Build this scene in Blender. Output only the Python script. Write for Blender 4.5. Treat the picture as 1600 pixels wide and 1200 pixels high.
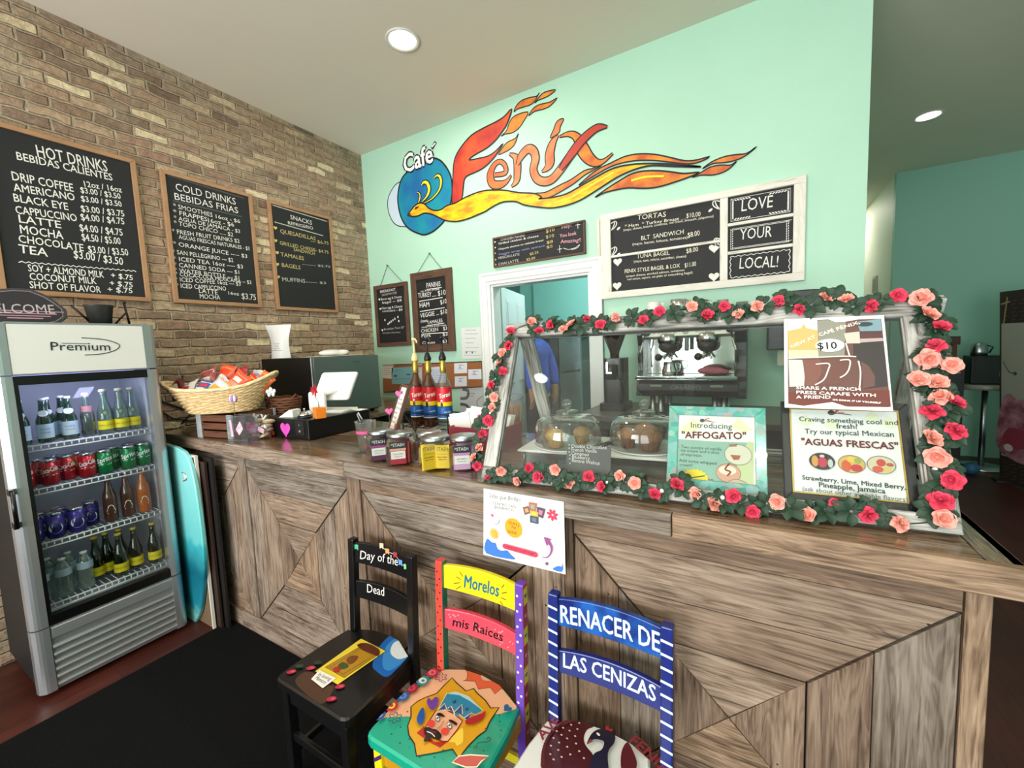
import bpy, math, random
from mathutils import Vector, Matrix, Euler
rnd = random.Random(7)
scn = bpy.context.scene
for o in list(bpy.data.objects): bpy.data.objects.remove(o)
COL = scn.collection

# ------------------------------------------------------------------ camera
cd = bpy.data.cameras.new('camera'); cam = bpy.data.objects.new('camera', cd); COL.objects.link(cam)
_r, _u, _b = Vector((0.86326,0.50312,-0.04071)), Vector((-0.00957,0.09696,0.99524)), Vector((0.50468,-0.85876,0.08852))
cam.matrix_world = Matrix(((_r.x, _u.x, _b.x, 0), (_r.y, _u.y, _b.y, 0), (_r.z, _u.z, _b.z, 0), (0, 0, 0, 1)))
cam.location = (2.83876,-2.52041,1.68962)
cd.sensor_width = 36; cd.lens = 14.6830; cd.clip_start = .05
scn.camera = cam
scn.view_settings.view_transform = 'Standard'; scn.view_settings.look = 'None'
scn.view_settings.gamma = 1; scn.view_settings.use_curve_mapping = False
scn.view_settings.exposure = 0.0
scn.cycles.max_bounces = 8; scn.cycles.transparent_max_bounces = 24; scn.cycles.diffuse_bounces = 4
scn.cycles.glossy_bounces = 3; scn.cycles.caustics_reflective = False; scn.cycles.caustics_refractive = False
scn.cycles.sample_clamp_indirect = 4.0
scn.cycles.use_denoising = True

# ------------------------------------------------------------------ world and lights
wd = bpy.data.worlds.new('sky'); scn.world = wd; wd.use_nodes = True
_bg = wd.node_tree.nodes['Background']
_sky = wd.node_tree.nodes.new('ShaderNodeTexSky'); _sky.sky_type = 'HOSEK_WILKIE'
_sky.sun_direction = (-.4, -.6, .7); _sky.turbidity = 6
wd.node_tree.links.new(_sky.outputs[0], _bg.inputs[0]); _bg.inputs[1].default_value = .8
def area(name, loc, rot, sx, sy, power, col=(1, 1, 1), spread=180):
    l = bpy.data.lights.new(name, 'AREA'); l.shape = 'RECTANGLE'; l.size = sx; l.size_y = sy
    l.energy = power; l.color = col; l.spread = math.radians(spread)
    o = bpy.data.objects.new(name, l); COL.objects.link(o); o.location = loc; o.rotation_euler = rot; return o
H = 3.804; XB = -.852; YM = .756; YF = -6.6; XR = 6.6
# daylight through the two shop windows in the front wall
area('daylight_left', (.75, YF + .12, 1.75), (math.radians(124), 0, 0), 2.5, 2.5, 300, (.97, .98, 1))
area('daylight_right', (3.7, YF + .12, 1.75), (math.radians(124), 0, 0), 2.3, 2.5, 215, (.97, .98, 1))
# recessed ceiling lamps; the corridor one is unseen, added to brighten its pale wall
def downlight(x, y, p):
    l = bpy.data.lights.new('downlight', 'AREA'); l.shape = 'DISK'; l.size = .13; l.energy = p; l.color = (1, .93, .82)
    o = bpy.data.objects.new('downlight', l); COL.objects.link(o); o.location = (x, y, H - .012); return o
for x, y, p_ in ((.735, -.223, 26), (.93, -3.46, 26), (3.4, -4.6, 26), (2.6, -1.5, 10), (4.29, 3.38, 5), (3.9, 7.0, 22)): downlight(x, y, p_)
# kitchen ceiling lamp
area('kitchen_lamp', (1.6, 2.3, H - .05), (0, 0, 0), .6, .6, 60, (.95, 1, 1))

# ------------------------------------------------------------------ materials
def lin(h):
    if not isinstance(h, str): return tuple(h)[:3] + (1,)
    v = [int(h[i:i + 2], 16) / 255 for i in (0, 2, 4)]
    return tuple(c / 12.92 if c <= .04045 else ((c + .055) / 1.055) ** 2.4 for c in v) + (1,)
MATS = {}
def mat(hexc, rough=.5, metal=0., spec=.5, emit=0, coat=0, noise=0, nscale=30, bump=0):
    key = (hexc, rough, metal, spec, emit, coat, noise, nscale, bump)
    if key in MATS: return MATS[key]
    m = bpy.data.materials.new('paint_' + str(hexc)); m.use_nodes = True
    nt = m.node_tree; b = nt.nodes['Principled BSDF']; c = lin(hexc)
    b.inputs['Base Color'].default_value = c; b.inputs['Roughness'].default_value = rough
    b.inputs['Metallic'].default_value = metal; b.inputs['Specular IOR Level'].default_value = spec
    if coat: b.inputs['Coat Weight'].default_value = coat; b.inputs['Coat Roughness'].default_value = .08
    if emit: b.inputs['Emission Color'].default_value = c; b.inputs['Emission Strength'].default_value = emit
    if noise or bump:
        tc = nt.nodes.new('ShaderNodeTexCoord'); n = nt.nodes.new('ShaderNodeTexNoise'); n.inputs['Scale'].default_value = nscale
        n.inputs['Detail'].default_value = 5; nt.links.new(tc.outputs['Object'], n.inputs['Vector'])
        if noise:
            hs = nt.nodes.new('ShaderNodeHueSaturation'); mr = nt.nodes.new('ShaderNodeMapRange')
            mr.inputs[1].default_value = .25; mr.inputs[2].default_value = .75
            mr.inputs[3].default_value = 1 - noise; mr.inputs[4].default_value = 1 + noise
            nt.links.new(n.outputs[0], mr.inputs[0]); nt.links.new(mr.outputs[0], hs.inputs['Value'])
            hs.inputs['Color'].default_value = c; nt.links.new(hs.outputs[0], b.inputs['Base Color'])
        if bump:
            bp = nt.nodes.new('ShaderNodeBump'); bp.inputs['Strength'].default_value = bump; bp.inputs['Distance'].default_value = .004
            nt.links.new(n.outputs[0], bp.inputs['Height']); nt.links.new(bp.outputs[0], b.inputs['Normal'])
    MATS[key] = m; return m
def glassmat(name, tint='ffffff', lo=.04, hi=.75, rough=.02, blend=.35, body=0., bodycol='ffffff'):
    m = bpy.data.materials.new(name); m.use_nodes = True; nt = m.node_tree; nt.nodes.clear()
    out = nt.nodes.new('ShaderNodeOutputMaterial'); tr = nt.nodes.new('ShaderNodeBsdfTransparent'); tr.inputs[0].default_value = lin(tint)
    gl = nt.nodes.new('ShaderNodeBsdfGlossy'); gl.inputs['Roughness'].default_value = rough
    lw = nt.nodes.new('ShaderNodeLayerWeight'); lw.inputs[0].default_value = blend
    mr = nt.nodes.new('ShaderNodeMapRange'); mr.inputs[3].default_value = lo; mr.inputs[4].default_value = hi
    nt.links.new(lw.outputs['Facing'], mr.inputs[0])
    mx = nt.nodes.new('ShaderNodeMixShader'); nt.links.new(mr.outputs[0], mx.inputs[0])
    src = tr
    if body:
        df = nt.nodes.new('ShaderNodeBsdfDiffuse'); df.inputs[0].default_value = lin(bodycol)
        m2 = nt.nodes.new('ShaderNodeMixShader'); m2.inputs[0].default_value = body
        nt.links.new(tr.outputs[0], m2.inputs[1]); nt.links.new(df.outputs[0], m2.inputs[2]); src = m2
    nt.links.new(src.outputs[0], mx.inputs[1]); nt.links.new(gl.outputs[0], mx.inputs[2]); nt.links.new(mx.outputs[0], out.inputs[0])
    return m
def ramp(nt, stops, interp='LINEAR'):
    r = nt.nodes.new('ShaderNodeValToRGB'); e = r.color_ramp.elements; r.color_ramp.interpolation = interp
    e[0].position, e[0].color = stops[0][0], lin(stops[0][1]); e[1].position, e[1].color = stops[-1][0], lin(stops[-1][1])
    for p_, c in stops[1:-1]: x = e.new(p_); x.color = lin(c)
    return r
def woodmat(name, stops, rough=.6, gs=(2.2, 34), bump=.35, coat=0, contrast=1):
    m = bpy.data.materials.new(name); m.use_nodes = True; nt = m.node_tree; b = nt.nodes['Principled BSDF']
    uv = nt.nodes.new('ShaderNodeUVMap'); uv.uv_map = 'UVMap'
    mp = nt.nodes.new('ShaderNodeMapping'); mp.inputs['Scale'].default_value = (gs[0], gs[1], 1)
    n = nt.nodes.new('ShaderNodeTexNoise'); n.inputs['Scale'].default_value = 1; n.inputs['Detail'].default_value = 7; n.inputs['Roughness'].default_value = .65
    n.inputs['Distortion'].default_value = .6
    nt.links.new(uv.outputs[0], mp.inputs[0]); nt.links.new(mp.outputs[0], n.inputs['Vector'])
    mp2 = nt.nodes.new('ShaderNodeMapping'); mp2.inputs['Scale'].default_value = (3.5, 7, 1)
    n2 = nt.nodes.new('ShaderNodeTexNoise'); n2.inputs['Scale'].default_value = 1; n2.inputs['Detail'].default_value = 4
    nt.links.new(uv.outputs[0], mp2.inputs[0]); nt.links.new(mp2.outputs[0], n2.inputs['Vector'])
    ad = nt.nodes.new('ShaderNodeMath'); ad.operation = 'MULTIPLY_ADD'; ad.inputs[1].default_value = .6
    m1 = nt.nodes.new('ShaderNodeMath'); m1.operation = 'MULTIPLY'; m1.inputs[1].default_value = .4
    nt.links.new(n2.outputs[0], m1.inputs[0]); nt.links.new(n.outputs[0], ad.inputs[0]); nt.links.new(m1.outputs[0], ad.inputs[2])
    n.inputs['Distortion'].default_value = 1.1
    mp3 = nt.nodes.new('ShaderNodeMapping'); mp3.inputs['Scale'].default_value = (gs[0] * .55, gs[1] * .3, 1)
    n3 = nt.nodes.new('ShaderNodeTexNoise'); n3.inputs['Scale'].default_value = 1; n3.inputs['Detail'].default_value = 3; n3.inputs['Distortion'].default_value = 2.2
    nt.links.new(uv.outputs[0], mp3.inputs[0]); nt.links.new(mp3.outputs[0], n3.inputs['Vector'])
    wv = nt.nodes.new('ShaderNodeMath'); wv.operation = 'MULTIPLY'; wv.inputs[1].default_value = 42; sn = nt.nodes.new('ShaderNodeMath'); sn.operation = 'SINE'
    nt.links.new(n3.outputs[0], wv.inputs[0]); nt.links.new(wv.outputs[0], sn.inputs[0])
    a2 = nt.nodes.new('ShaderNodeMath'); a2.operation = 'MULTIPLY_ADD'; a2.inputs[1].default_value = .05
    nt.links.new(sn.outputs[0], a2.inputs[0]); nt.links.new(ad.outputs[0], a2.inputs[2])
    mp4 = nt.nodes.new('ShaderNodeMapping'); mp4.inputs['Scale'].default_value = (gs[0] * 1.6, gs[1] * 1.5, 1)
    n4 = nt.nodes.new('ShaderNodeTexNoise'); n4.inputs['Scale'].default_value = 1; n4.inputs['Detail'].default_value = 2; nt.links.new(uv.outputs[0], mp4.inputs[0]); nt.links.new(mp4.outputs[0], n4.inputs['Vector'])
    c4 = nt.nodes.new('ShaderNodeMapRange'); c4.inputs[1].default_value = .3; c4.inputs[2].default_value = .42; c4.inputs[3].default_value = -.16; c4.inputs[4].default_value = 0; nt.links.new(n4.outputs[0], c4.inputs[0])
    a4 = nt.nodes.new('ShaderNodeMath'); nt.links.new(a2.outputs[0], a4.inputs[0]); nt.links.new(c4.outputs[0], a4.inputs[1])
    rp = ramp(nt, stops); nt.links.new(a4.outputs[0], rp.inputs[0])
    at_ = nt.nodes.new('ShaderNodeAttribute'); at_.attribute_name = 'Tint'
    mx = nt.nodes.new('ShaderNodeMix'); mx.data_type = 'RGBA'; mx.blend_type = 'MULTIPLY'; mx.inputs[0].default_value = 1
    nt.links.new(rp.outputs[0], mx.inputs[6]); nt.links.new(at_.outputs['Color'], mx.inputs[7]); nt.links.new(mx.outputs[2], b.inputs['Base Color'])
    b.inputs['Roughness'].default_value = rough
    if coat: b.inputs['Coat Weight'].default_value = coat; b.inputs['Coat Roughness'].default_value = .12
    bp = nt.nodes.new('ShaderNodeBump'); bp.inputs['Strength'].default_value = bump; bp.inputs['Distance'].default_value = .003
    nt.links.new(n.outputs[0], bp.inputs['Height']); nt.links.new(bp.outputs[0], b.inputs['Normal'])
    return m

# ------------------------------------------------------------------ mesh helpers
class Fr:                                   # a flat working plane: origin, right, up, normal
    def __init__(s, o, r=(1, 0, 0), u=(0, 0, 1)):
        s.o = Vector(o); s.r = Vector(r).normalized(); s.u = Vector(u).normalized(); s.n = s.r.cross(s.u).normalized()
    def p(s, a, b, h=0): return s.o + s.r * a + s.u * b + s.n * h
    def sub(s, a, b, h=0, rot=0):
        c, d = math.cos(rot), math.sin(rot)
        return Fr(s.p(a, b, h), s.r * c + s.u * d, s.u * c - s.r * d)
ZF = Fr((0, 0, 0), (1, 0, 0), (0, 1, 0))
def cat(pts, closed=False, k=6):            # smooth curve through points
    n = len(pts); out = []
    rng = range(n) if closed else range(n - 1)
    P_ = lambda i: Vector(pts[i % n]) if closed else Vector(pts[min(max(i, 0), n - 1)])
    for i in rng:
        a, b, c, d = P_(i - 1), P_(i), P_(i + 1), P_(i + 2)
        for j in range(k):
            t = j / k
            out.append(.5 * ((2 * b) + (c - a) * t + (2 * a - 5 * b + 4 * c - d) * t * t + (3 * b - a - 3 * c + d) * t ** 3))
    if not closed: out.append(P_(n - 1))
    return [tuple(v) for v in out]
def ell(cx, cy, rx, ry=None, n=28, rot=0, a0=0, a1=2 * math.pi):
    ry = rx if ry is None else ry; c, s = math.cos(rot), math.sin(rot); out = []
    full = abs(a1 - a0 - 2 * math.pi) < 1e-6
    for i in range(n if full else n + 1):
        t = a0 + (a1 - a0) * i / n; x, y = rx * math.cos(t), ry * math.sin(t)
        out.append((cx + x * c - y * s, cy + x * s + y * c))
    return out
def rrect(x0, y0, x1, y1, r, n=4):
    out = []
    for cx, cy, a in ((x1 - r, y1 - r, 0), (x0 + r, y1 - r, 90), (x0 + r, y0 + r, 180), (x1 - r, y0 + r, 270)):
        for i in range(n + 1): t = math.radians(a + 90 * i / n); out.append((cx + r * math.cos(t), cy + r * math.sin(t)))
    return out
def burst(cx, cy, r0, r1, n, rot=0):
    return [(cx + (r0 if i % 2 else r1) * math.cos(rot + math.pi * i / n), cy + (r0 if i % 2 else r1) * math.sin(rot + math.pi * i / n)) for i in range(2 * n)]
def heart(cx, cy, s, rot=0):
    out = []
    for i in range(28):
        t = 2 * math.pi * i / 28; x = .8 * math.sin(t) ** 3; y = (13 * math.cos(t) - 5 * math.cos(2 * t) - 2 * math.cos(3 * t) - math.cos(4 * t)) / 16 * .8
        out.append((cx + s * (x * math.cos(rot) - y * math.sin(rot)), cy + s * (x * math.sin(rot) + y * math.cos(rot))))
    return out
_TXT = {}
def textgeo(s):
    if s in _TXT: return _TXT[s]
    c = bpy.data.curves.new('t', 'FONT'); c.body = s; c.resolution_u = 2
    o = bpy.data.objects.new('t', c); me = bpy.data.meshes.new_from_object(o)
    vs = [(v.co.x, v.co.y) for v in me.vertices]; fs = [tuple(p_.vertices) for p_ in me.polygons]
    bpy.data.objects.remove(o); bpy.data.curves.remove(c); bpy.data.meshes.remove(me)
    _TXT[s] = (vs, fs, max([v[0] for v in vs] or [1]), min([v[0] for v in vs] or [0])); return _TXT[s]
class MB:
    def __init__(s): s.v = []; s.f = []; s.m = []; s.uv = {}; s.tint = {}; s.mats = []; s.sm = set()
    def mi(s, m):
        if m not in s.mats: s.mats.append(m)
        return s.mats.index(m)
    def add(s, vs, fs, m, uv=None, tint=None, smooth=False):
        b = len(s.v); s.v += [tuple(v) for v in vs]; k = s.mi(m)
        for i, f in enumerate(fs):
            if uv: s.uv[len(s.f)] = uv[i]
            if tint: s.tint[len(s.f)] = tint
            if smooth: s.sm.add(len(s.f))
            s.f.append(tuple(b + j for j in f)); s.m.append(k)
        return s
    def box(s, a, b, m, rot=None, piv=None, tint=None):           # two opposite corners
        x0, y0, z0 = [min(p_, q) for p_, q in zip(a, b)]; x1, y1, z1 = [max(p_, q) for p_, q in zip(a, b)]
        vs = [Vector(t) for t in ((x0, y0, z0), (x1, y0, z0), (x1, y1, z0), (x0, y1, z0), (x0, y0, z1), (x1, y0, z1), (x1, y1, z1), (x0, y1, z1))]
        if rot:
            R = Euler(rot).to_matrix(); c = Vector(piv) if piv else Vector(((x0 + x1) / 2, (y0 + y1) / 2, (z0 + z1) / 2))
            vs = [R @ (v - c) + c for v in vs]
        d = (x1 - x0, y1 - y0, z1 - z0); ax = d.index(max(d)); fs = [(3, 2, 1, 0), (4, 5, 6, 7), (0, 1, 5, 4), (1, 2, 6, 5), (2, 3, 7, 6), (3, 0, 4, 7)]
        raw = ((x0, y0, z0), (x1, y0, z0), (x1, y1, z0), (x0, y1, z0), (x0, y0, z1), (x1, y0, z1), (x1, y1, z1), (x0, y1, z1))
        o = rnd.random() * 9
        uv = [[(raw[j][ax] + o, raw[j][(ax + 1) % 3] + .7 * raw[j][(ax + 2) % 3] + o) for j in f] for f in fs]
        return s.add(vs, fs, m, uv, tint)
    def prism(s, fr, pts, h0, h1, m, dirv=(1, 0), tint=None, cap=True, smooth=False, bev=0):
        n = len(pts); ar = sum(pts[i][0] * pts[(i + 1) % n][1] - pts[(i + 1) % n][0] * pts[i][1] for i in range(n))
        if ar < 0: pts = list(reversed(pts))
        dx, dy = dirv; L = math.hypot(dx, dy); dx /= L; dy /= L; o = rnd.random() * 9
        U = lambda q, h: (q[0] * dx + q[1] * dy + o, -q[0] * dy + q[1] * dx + o + h)
        if bev:
            cx = sum(q[0] for q in pts) / n; cy = sum(q[1] for q in pts) / n; ins = []
            for i in range(n):
                a, b, c = Vector(pts[i - 1]), Vector(pts[i]), Vector(pts[(i + 1) % n])
                e1 = (b - a).normalized(); e2 = (c - b).normalized(); n1 = Vector((-e1.y, e1.x)); n2 = Vector((-e2.y, e2.x))
                k = n1 + n2; k = k / max(.3, k.dot(k) / 2) ; ins.append(tuple(b + k * bev))
            rings = [(pts, h0), (pts, h1 - bev), (ins, h1)]
        else: rings = [(pts, h0), (pts, h1)]
        vs = [fr.p(q[0], q[1], h) for R, h in rings for q in R]; fs = []; uv = []
        for k in range(len(rings) - 1):
            for i in range(n):
                j = (i + 1) % n; fs.append((k * n + i, k * n + j, k * n + n + j, k * n + n + i))
                A, B = rings[k], rings[k + 1]
                uv.append([U(A[0][i], A[1]), U(A[0][j], A[1]), U(B[0][j], B[1]), U(B[0][i], B[1])])
        s.add(vs, fs, m, uv, tint, smooth)
        base = len(s.v) - len(vs); t0 = (len(rings) - 1) * n; k = s.mi(m)
        for f, h in ((tuple(base + t0 + i for i in range(n)), h1), (tuple(base + n - 1 - i for i in range(n)), h0)):
            s.uv[len(s.f)] = [U((rings[-1][0] if h == h1 else pts)[(j - base) % n], 0) for j in f]
            if tint: s.tint[len(s.f)] = tint
            s.f.append(f); s.m.append(k)
        return s
    def poly(s, fr, pts, h, m):
        n = len(pts); ar = sum(pts[i][0] * pts[(i + 1) % n][1] - pts[(i + 1) % n][0] * pts[i][1] for i in range(n))
        if ar < 0: pts = list(reversed(pts))
        return s.add([fr.p(q[0], q[1], h) for q in pts], [tuple(range(n))], m)
    def rect(s, fr, x0, y0, x1, y1, h, m): return s.poly(fr, [(x0, y0), (x1, y0), (x1, y1), (x0, y1)], h, m)
    def stroke(s, fr, pts, w, h, m, closed=False):
        n = len(pts); L = []; R = []; ws = w if isinstance(w, (list, tuple)) else [w] * n
        for i in range(n):
            a = Vector(pts[(i - 1) % n] if closed or i else pts[0]); b = Vector(pts[(i + 1) % n] if closed or i < n - 1 else pts[-1])
            d = (b - a); d = d.normalized() if d.length > 1e-9 else Vector((1, 0)); nn = Vector((-d.y, d.x)) * ws[i] / 2; q = Vector(pts[i])
            L.append(q + nn); R.append(q - nn)
        vs = [fr.p(q.x, q.y, h) for q in L] + [fr.p(q.x, q.y, h) for q in R]
        rng = range(n) if closed else range(n - 1)
        return s.add(vs, [(n + i, n + (i + 1) % n, (i + 1) % n, i) for i in rng], m)
    def text(s, fr, txt, x, y, size, h, m, al='l', width=None, rot=0, slant=0, sx=1., fat=0):
        vs, fs, x1, x0 = textgeo(txt); k = size / .72
        if width: sx = width / max(1e-6, (x1 - x0) * k)
        off = {'l': -x0, 'c': -(x0 + x1) / 2, 'r': -x1}[al]; c, d = math.cos(rot), math.sin(rot)
        def put(dx, dy, hh):
            out = []
            for a, b in vs:
                X = (a + off) * k * sx + slant * b * k + dx; Y = b * k + dy
                out.append(fr.p(x + X * c - Y * d, y + X * d + Y * c, hh))
            s.add(out, fs, m)
        if fat:
            for i, (dx, dy) in enumerate(((fat, 0), (-fat, 0), (0, fat), (0, -fat))): put(dx, dy, h + i * .00004)
        put(0, 0, h + .0002 if fat else h); return s
    def lathe(s, prof, c, m, n=20, axis=None, sx=1, sy=1, tint=None, smooth=True):   # prof: [(r, z)] ; c base centre
        A = Fr(c, (1, 0, 0), (0, 1, 0)) if axis is None else axis
        vs = []; fs = []
        for r, z in prof:
            for i in range(n): t = 2 * math.pi * i / n; vs.append(A.p(r * sx * math.cos(t), r * sy * math.sin(t), z))
        for k in range(len(prof) - 1):
            for i in range(n): j = (i + 1) % n; fs.append((k * n + i, k * n + j, (k + 1) * n + j, (k + 1) * n + i))
        s.add(vs, fs, m, None, tint, smooth); b = len(s.v) - len(vs); k = s.mi(m)
        if prof[0][0] > 1e-5: s.f.append(tuple(b + n - 1 - i for i in range(n))); s.m.append(k)
        if prof[-1][0] > 1e-5: s.f.append(tuple(b + (len(prof) - 1) * n + i for i in range(n))); s.m.append(k)
        return s
    def cyl(s, p0, p1, r, m, n=12, r1=None, smooth=True):
        p0, p1 = Vector(p0), Vector(p1); d = p1 - p0; z = d.normalized(); x = z.orthogonal().normalized(); y = z.cross(x)
        f = Fr(p0, x, y); return s.lathe([(r, 0), (r if r1 is None else r1, d.length)], None, m, n, f, smooth=smooth)
    def tube(s, pts, r, m, n=8, closed=False):
        P_ = [Vector(q) for q in pts]; k = len(P_); vs = []; fs = []; up = None
        rs = r if isinstance(r, (list, tuple)) else [r] * k
        for i in range(k):
            a = P_[(i - 1) % k] if closed or i else P_[0]; b = P_[(i + 1) % k] if closed or i < k - 1 else P_[-1]
            t = (b - a); t = t.normalized() if t.length > 1e-9 else Vector((0, 0, 1))
            if up is None: up = t.orthogonal().normalized()
            else: up = (up - t * up.dot(t)); up = up.normalized() if up.length > 1e-6 else t.orthogonal().normalized()
            w = t.cross(up)
            for j in range(n): q = 2 * math.pi * j / n; vs.append(P_[i] + (up * math.cos(q) + w * math.sin(q)) * rs[i])
        for i in range(k if closed else k - 1):
            i2 = (i + 1) % k
            for j in range(n): j2 = (j + 1) % n; fs.append((i * n + j, i * n + j2, i2 * n + j2, i2 * n + j))
        if not closed: fs += [tuple(n - 1 - j for j in range(n)), tuple((k - 1) * n + j for j in range(n))]
        return s.add(vs, fs, m, None, None, True)
    def ball(s, c, r, m, n=14, k=9, sc=(1, 1, 1), rot=None):
        R = Euler(rot).to_matrix() if rot else Matrix.Identity(3); vs = []; fs = []
        for i in range(k + 1):
            t = math.pi * i / k
            for j in range(n):
                q = 2 * math.pi * j / n; vs.append(Vector(c) + R @ Vector((r * sc[0] * math.sin(t) * math.cos(q), r * sc[1] * math.sin(t) * math.sin(q), -r * sc[2] * math.cos(t))))
        for i in range(k):
            for j in range(n): j2 = (j + 1) % n; fs.append((i * n + j, i * n + j2, (i + 1) * n + j2, (i + 1) * n + j))
        return s.add(vs, fs, m, None, None, True)
    def sheet(s, rows, m, smooth=True, flip=False):          # grid of 3d points
        a, b = len(rows), len(rows[0]); vs = [q for R in rows for q in R]
        fs = [(i * b + j, i * b + j + 1, (i + 1) * b + j + 1, (i + 1) * b + j) for i in range(a - 1) for j in range(b - 1)]
        if flip: fs = [tuple(reversed(f)) for f in fs]
        return s.add(vs, fs, m, None, None, smooth)
    def build(s, name, parent=None, bevel=0, off=None, merge=False):
        me = bpy.data.meshes.new(name); o3 = Vector(off) if off is not None else Vector((0, 0, 0))
        if off is None and parent is not None: o3 = Vector(parent.get('_w', (0, 0, 0)))
        me.from_pydata([Vector(v) - o3 for v in s.v], [], s.f); me.update()
        for m in s.mats: me.materials.append(m)
        if s.uv: me.uv_layers.new(name='UVMap')
        me.color_attributes.new('Tint', 'FLOAT_COLOR', 'CORNER')
        uvl = me.uv_layers['UVMap'] if s.uv else None; ca = me.color_attributes['Tint']
        for i, p_ in enumerate(me.polygons):
            p_.material_index = s.m[i]; p_.use_smooth = i in s.sm
            if uvl and i in s.uv:
                for li, q in zip(p_.loop_indices, s.uv[i]): uvl.data[li].uv = q
            if ca:
                t = s.tint.get(i, (1, 1, 1))
                for li in p_.loop_indices: ca.data[li].color = tuple(t) + (1,)
        o = bpy.data.objects.new(name, me); COL.objects.link(o)
        if parent is not None: o.parent = parent; o['_w'] = tuple(parent.get('_w', (0, 0, 0)))
        elif off is not None: o.location = off
        if bevel:
            bv = o.modifiers.new('bevel', 'BEVEL'); bv.width = bevel; bv.segments = 2; bv.limit_method = 'ANGLE'; bv.angle_limit = math.radians(50)
        return o
def thing(name, label, cat_, loc=(0, 0, 0), group=None, rotz=0):
    o = bpy.data.objects.new(name, None); COL.objects.link(o); o.location = loc; o.rotation_euler = (0, 0, rotz); o.empty_display_size = .05
    o['label'] = label; o['category'] = cat_
    if group: o['group'] = group
    o['_w'] = tuple(loc) if not rotz else (0, 0, 0)
    return o
def tag(o, label, cat_, group=None):
    o['label'] = label; o['category'] = cat_
    if group: o['group'] = group
    return o
def struct(o): o['kind'] = 'structure'; return o
def dup(root, loc, rotz=None, label=None, group=None):
    r = root.copy(); COL.objects.link(r); r.location = loc
    if rotz is not None: r.rotation_euler = (0, 0, rotz)
    if label: r['label'] = label
    if group: r['group'] = group
    for ch in list(root.children):
        c = ch.copy(); COL.objects.link(c); c.parent = r
        for g in list(ch.children):
            d = g.copy(); COL.objects.link(d); d.parent = c
    return r

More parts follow.
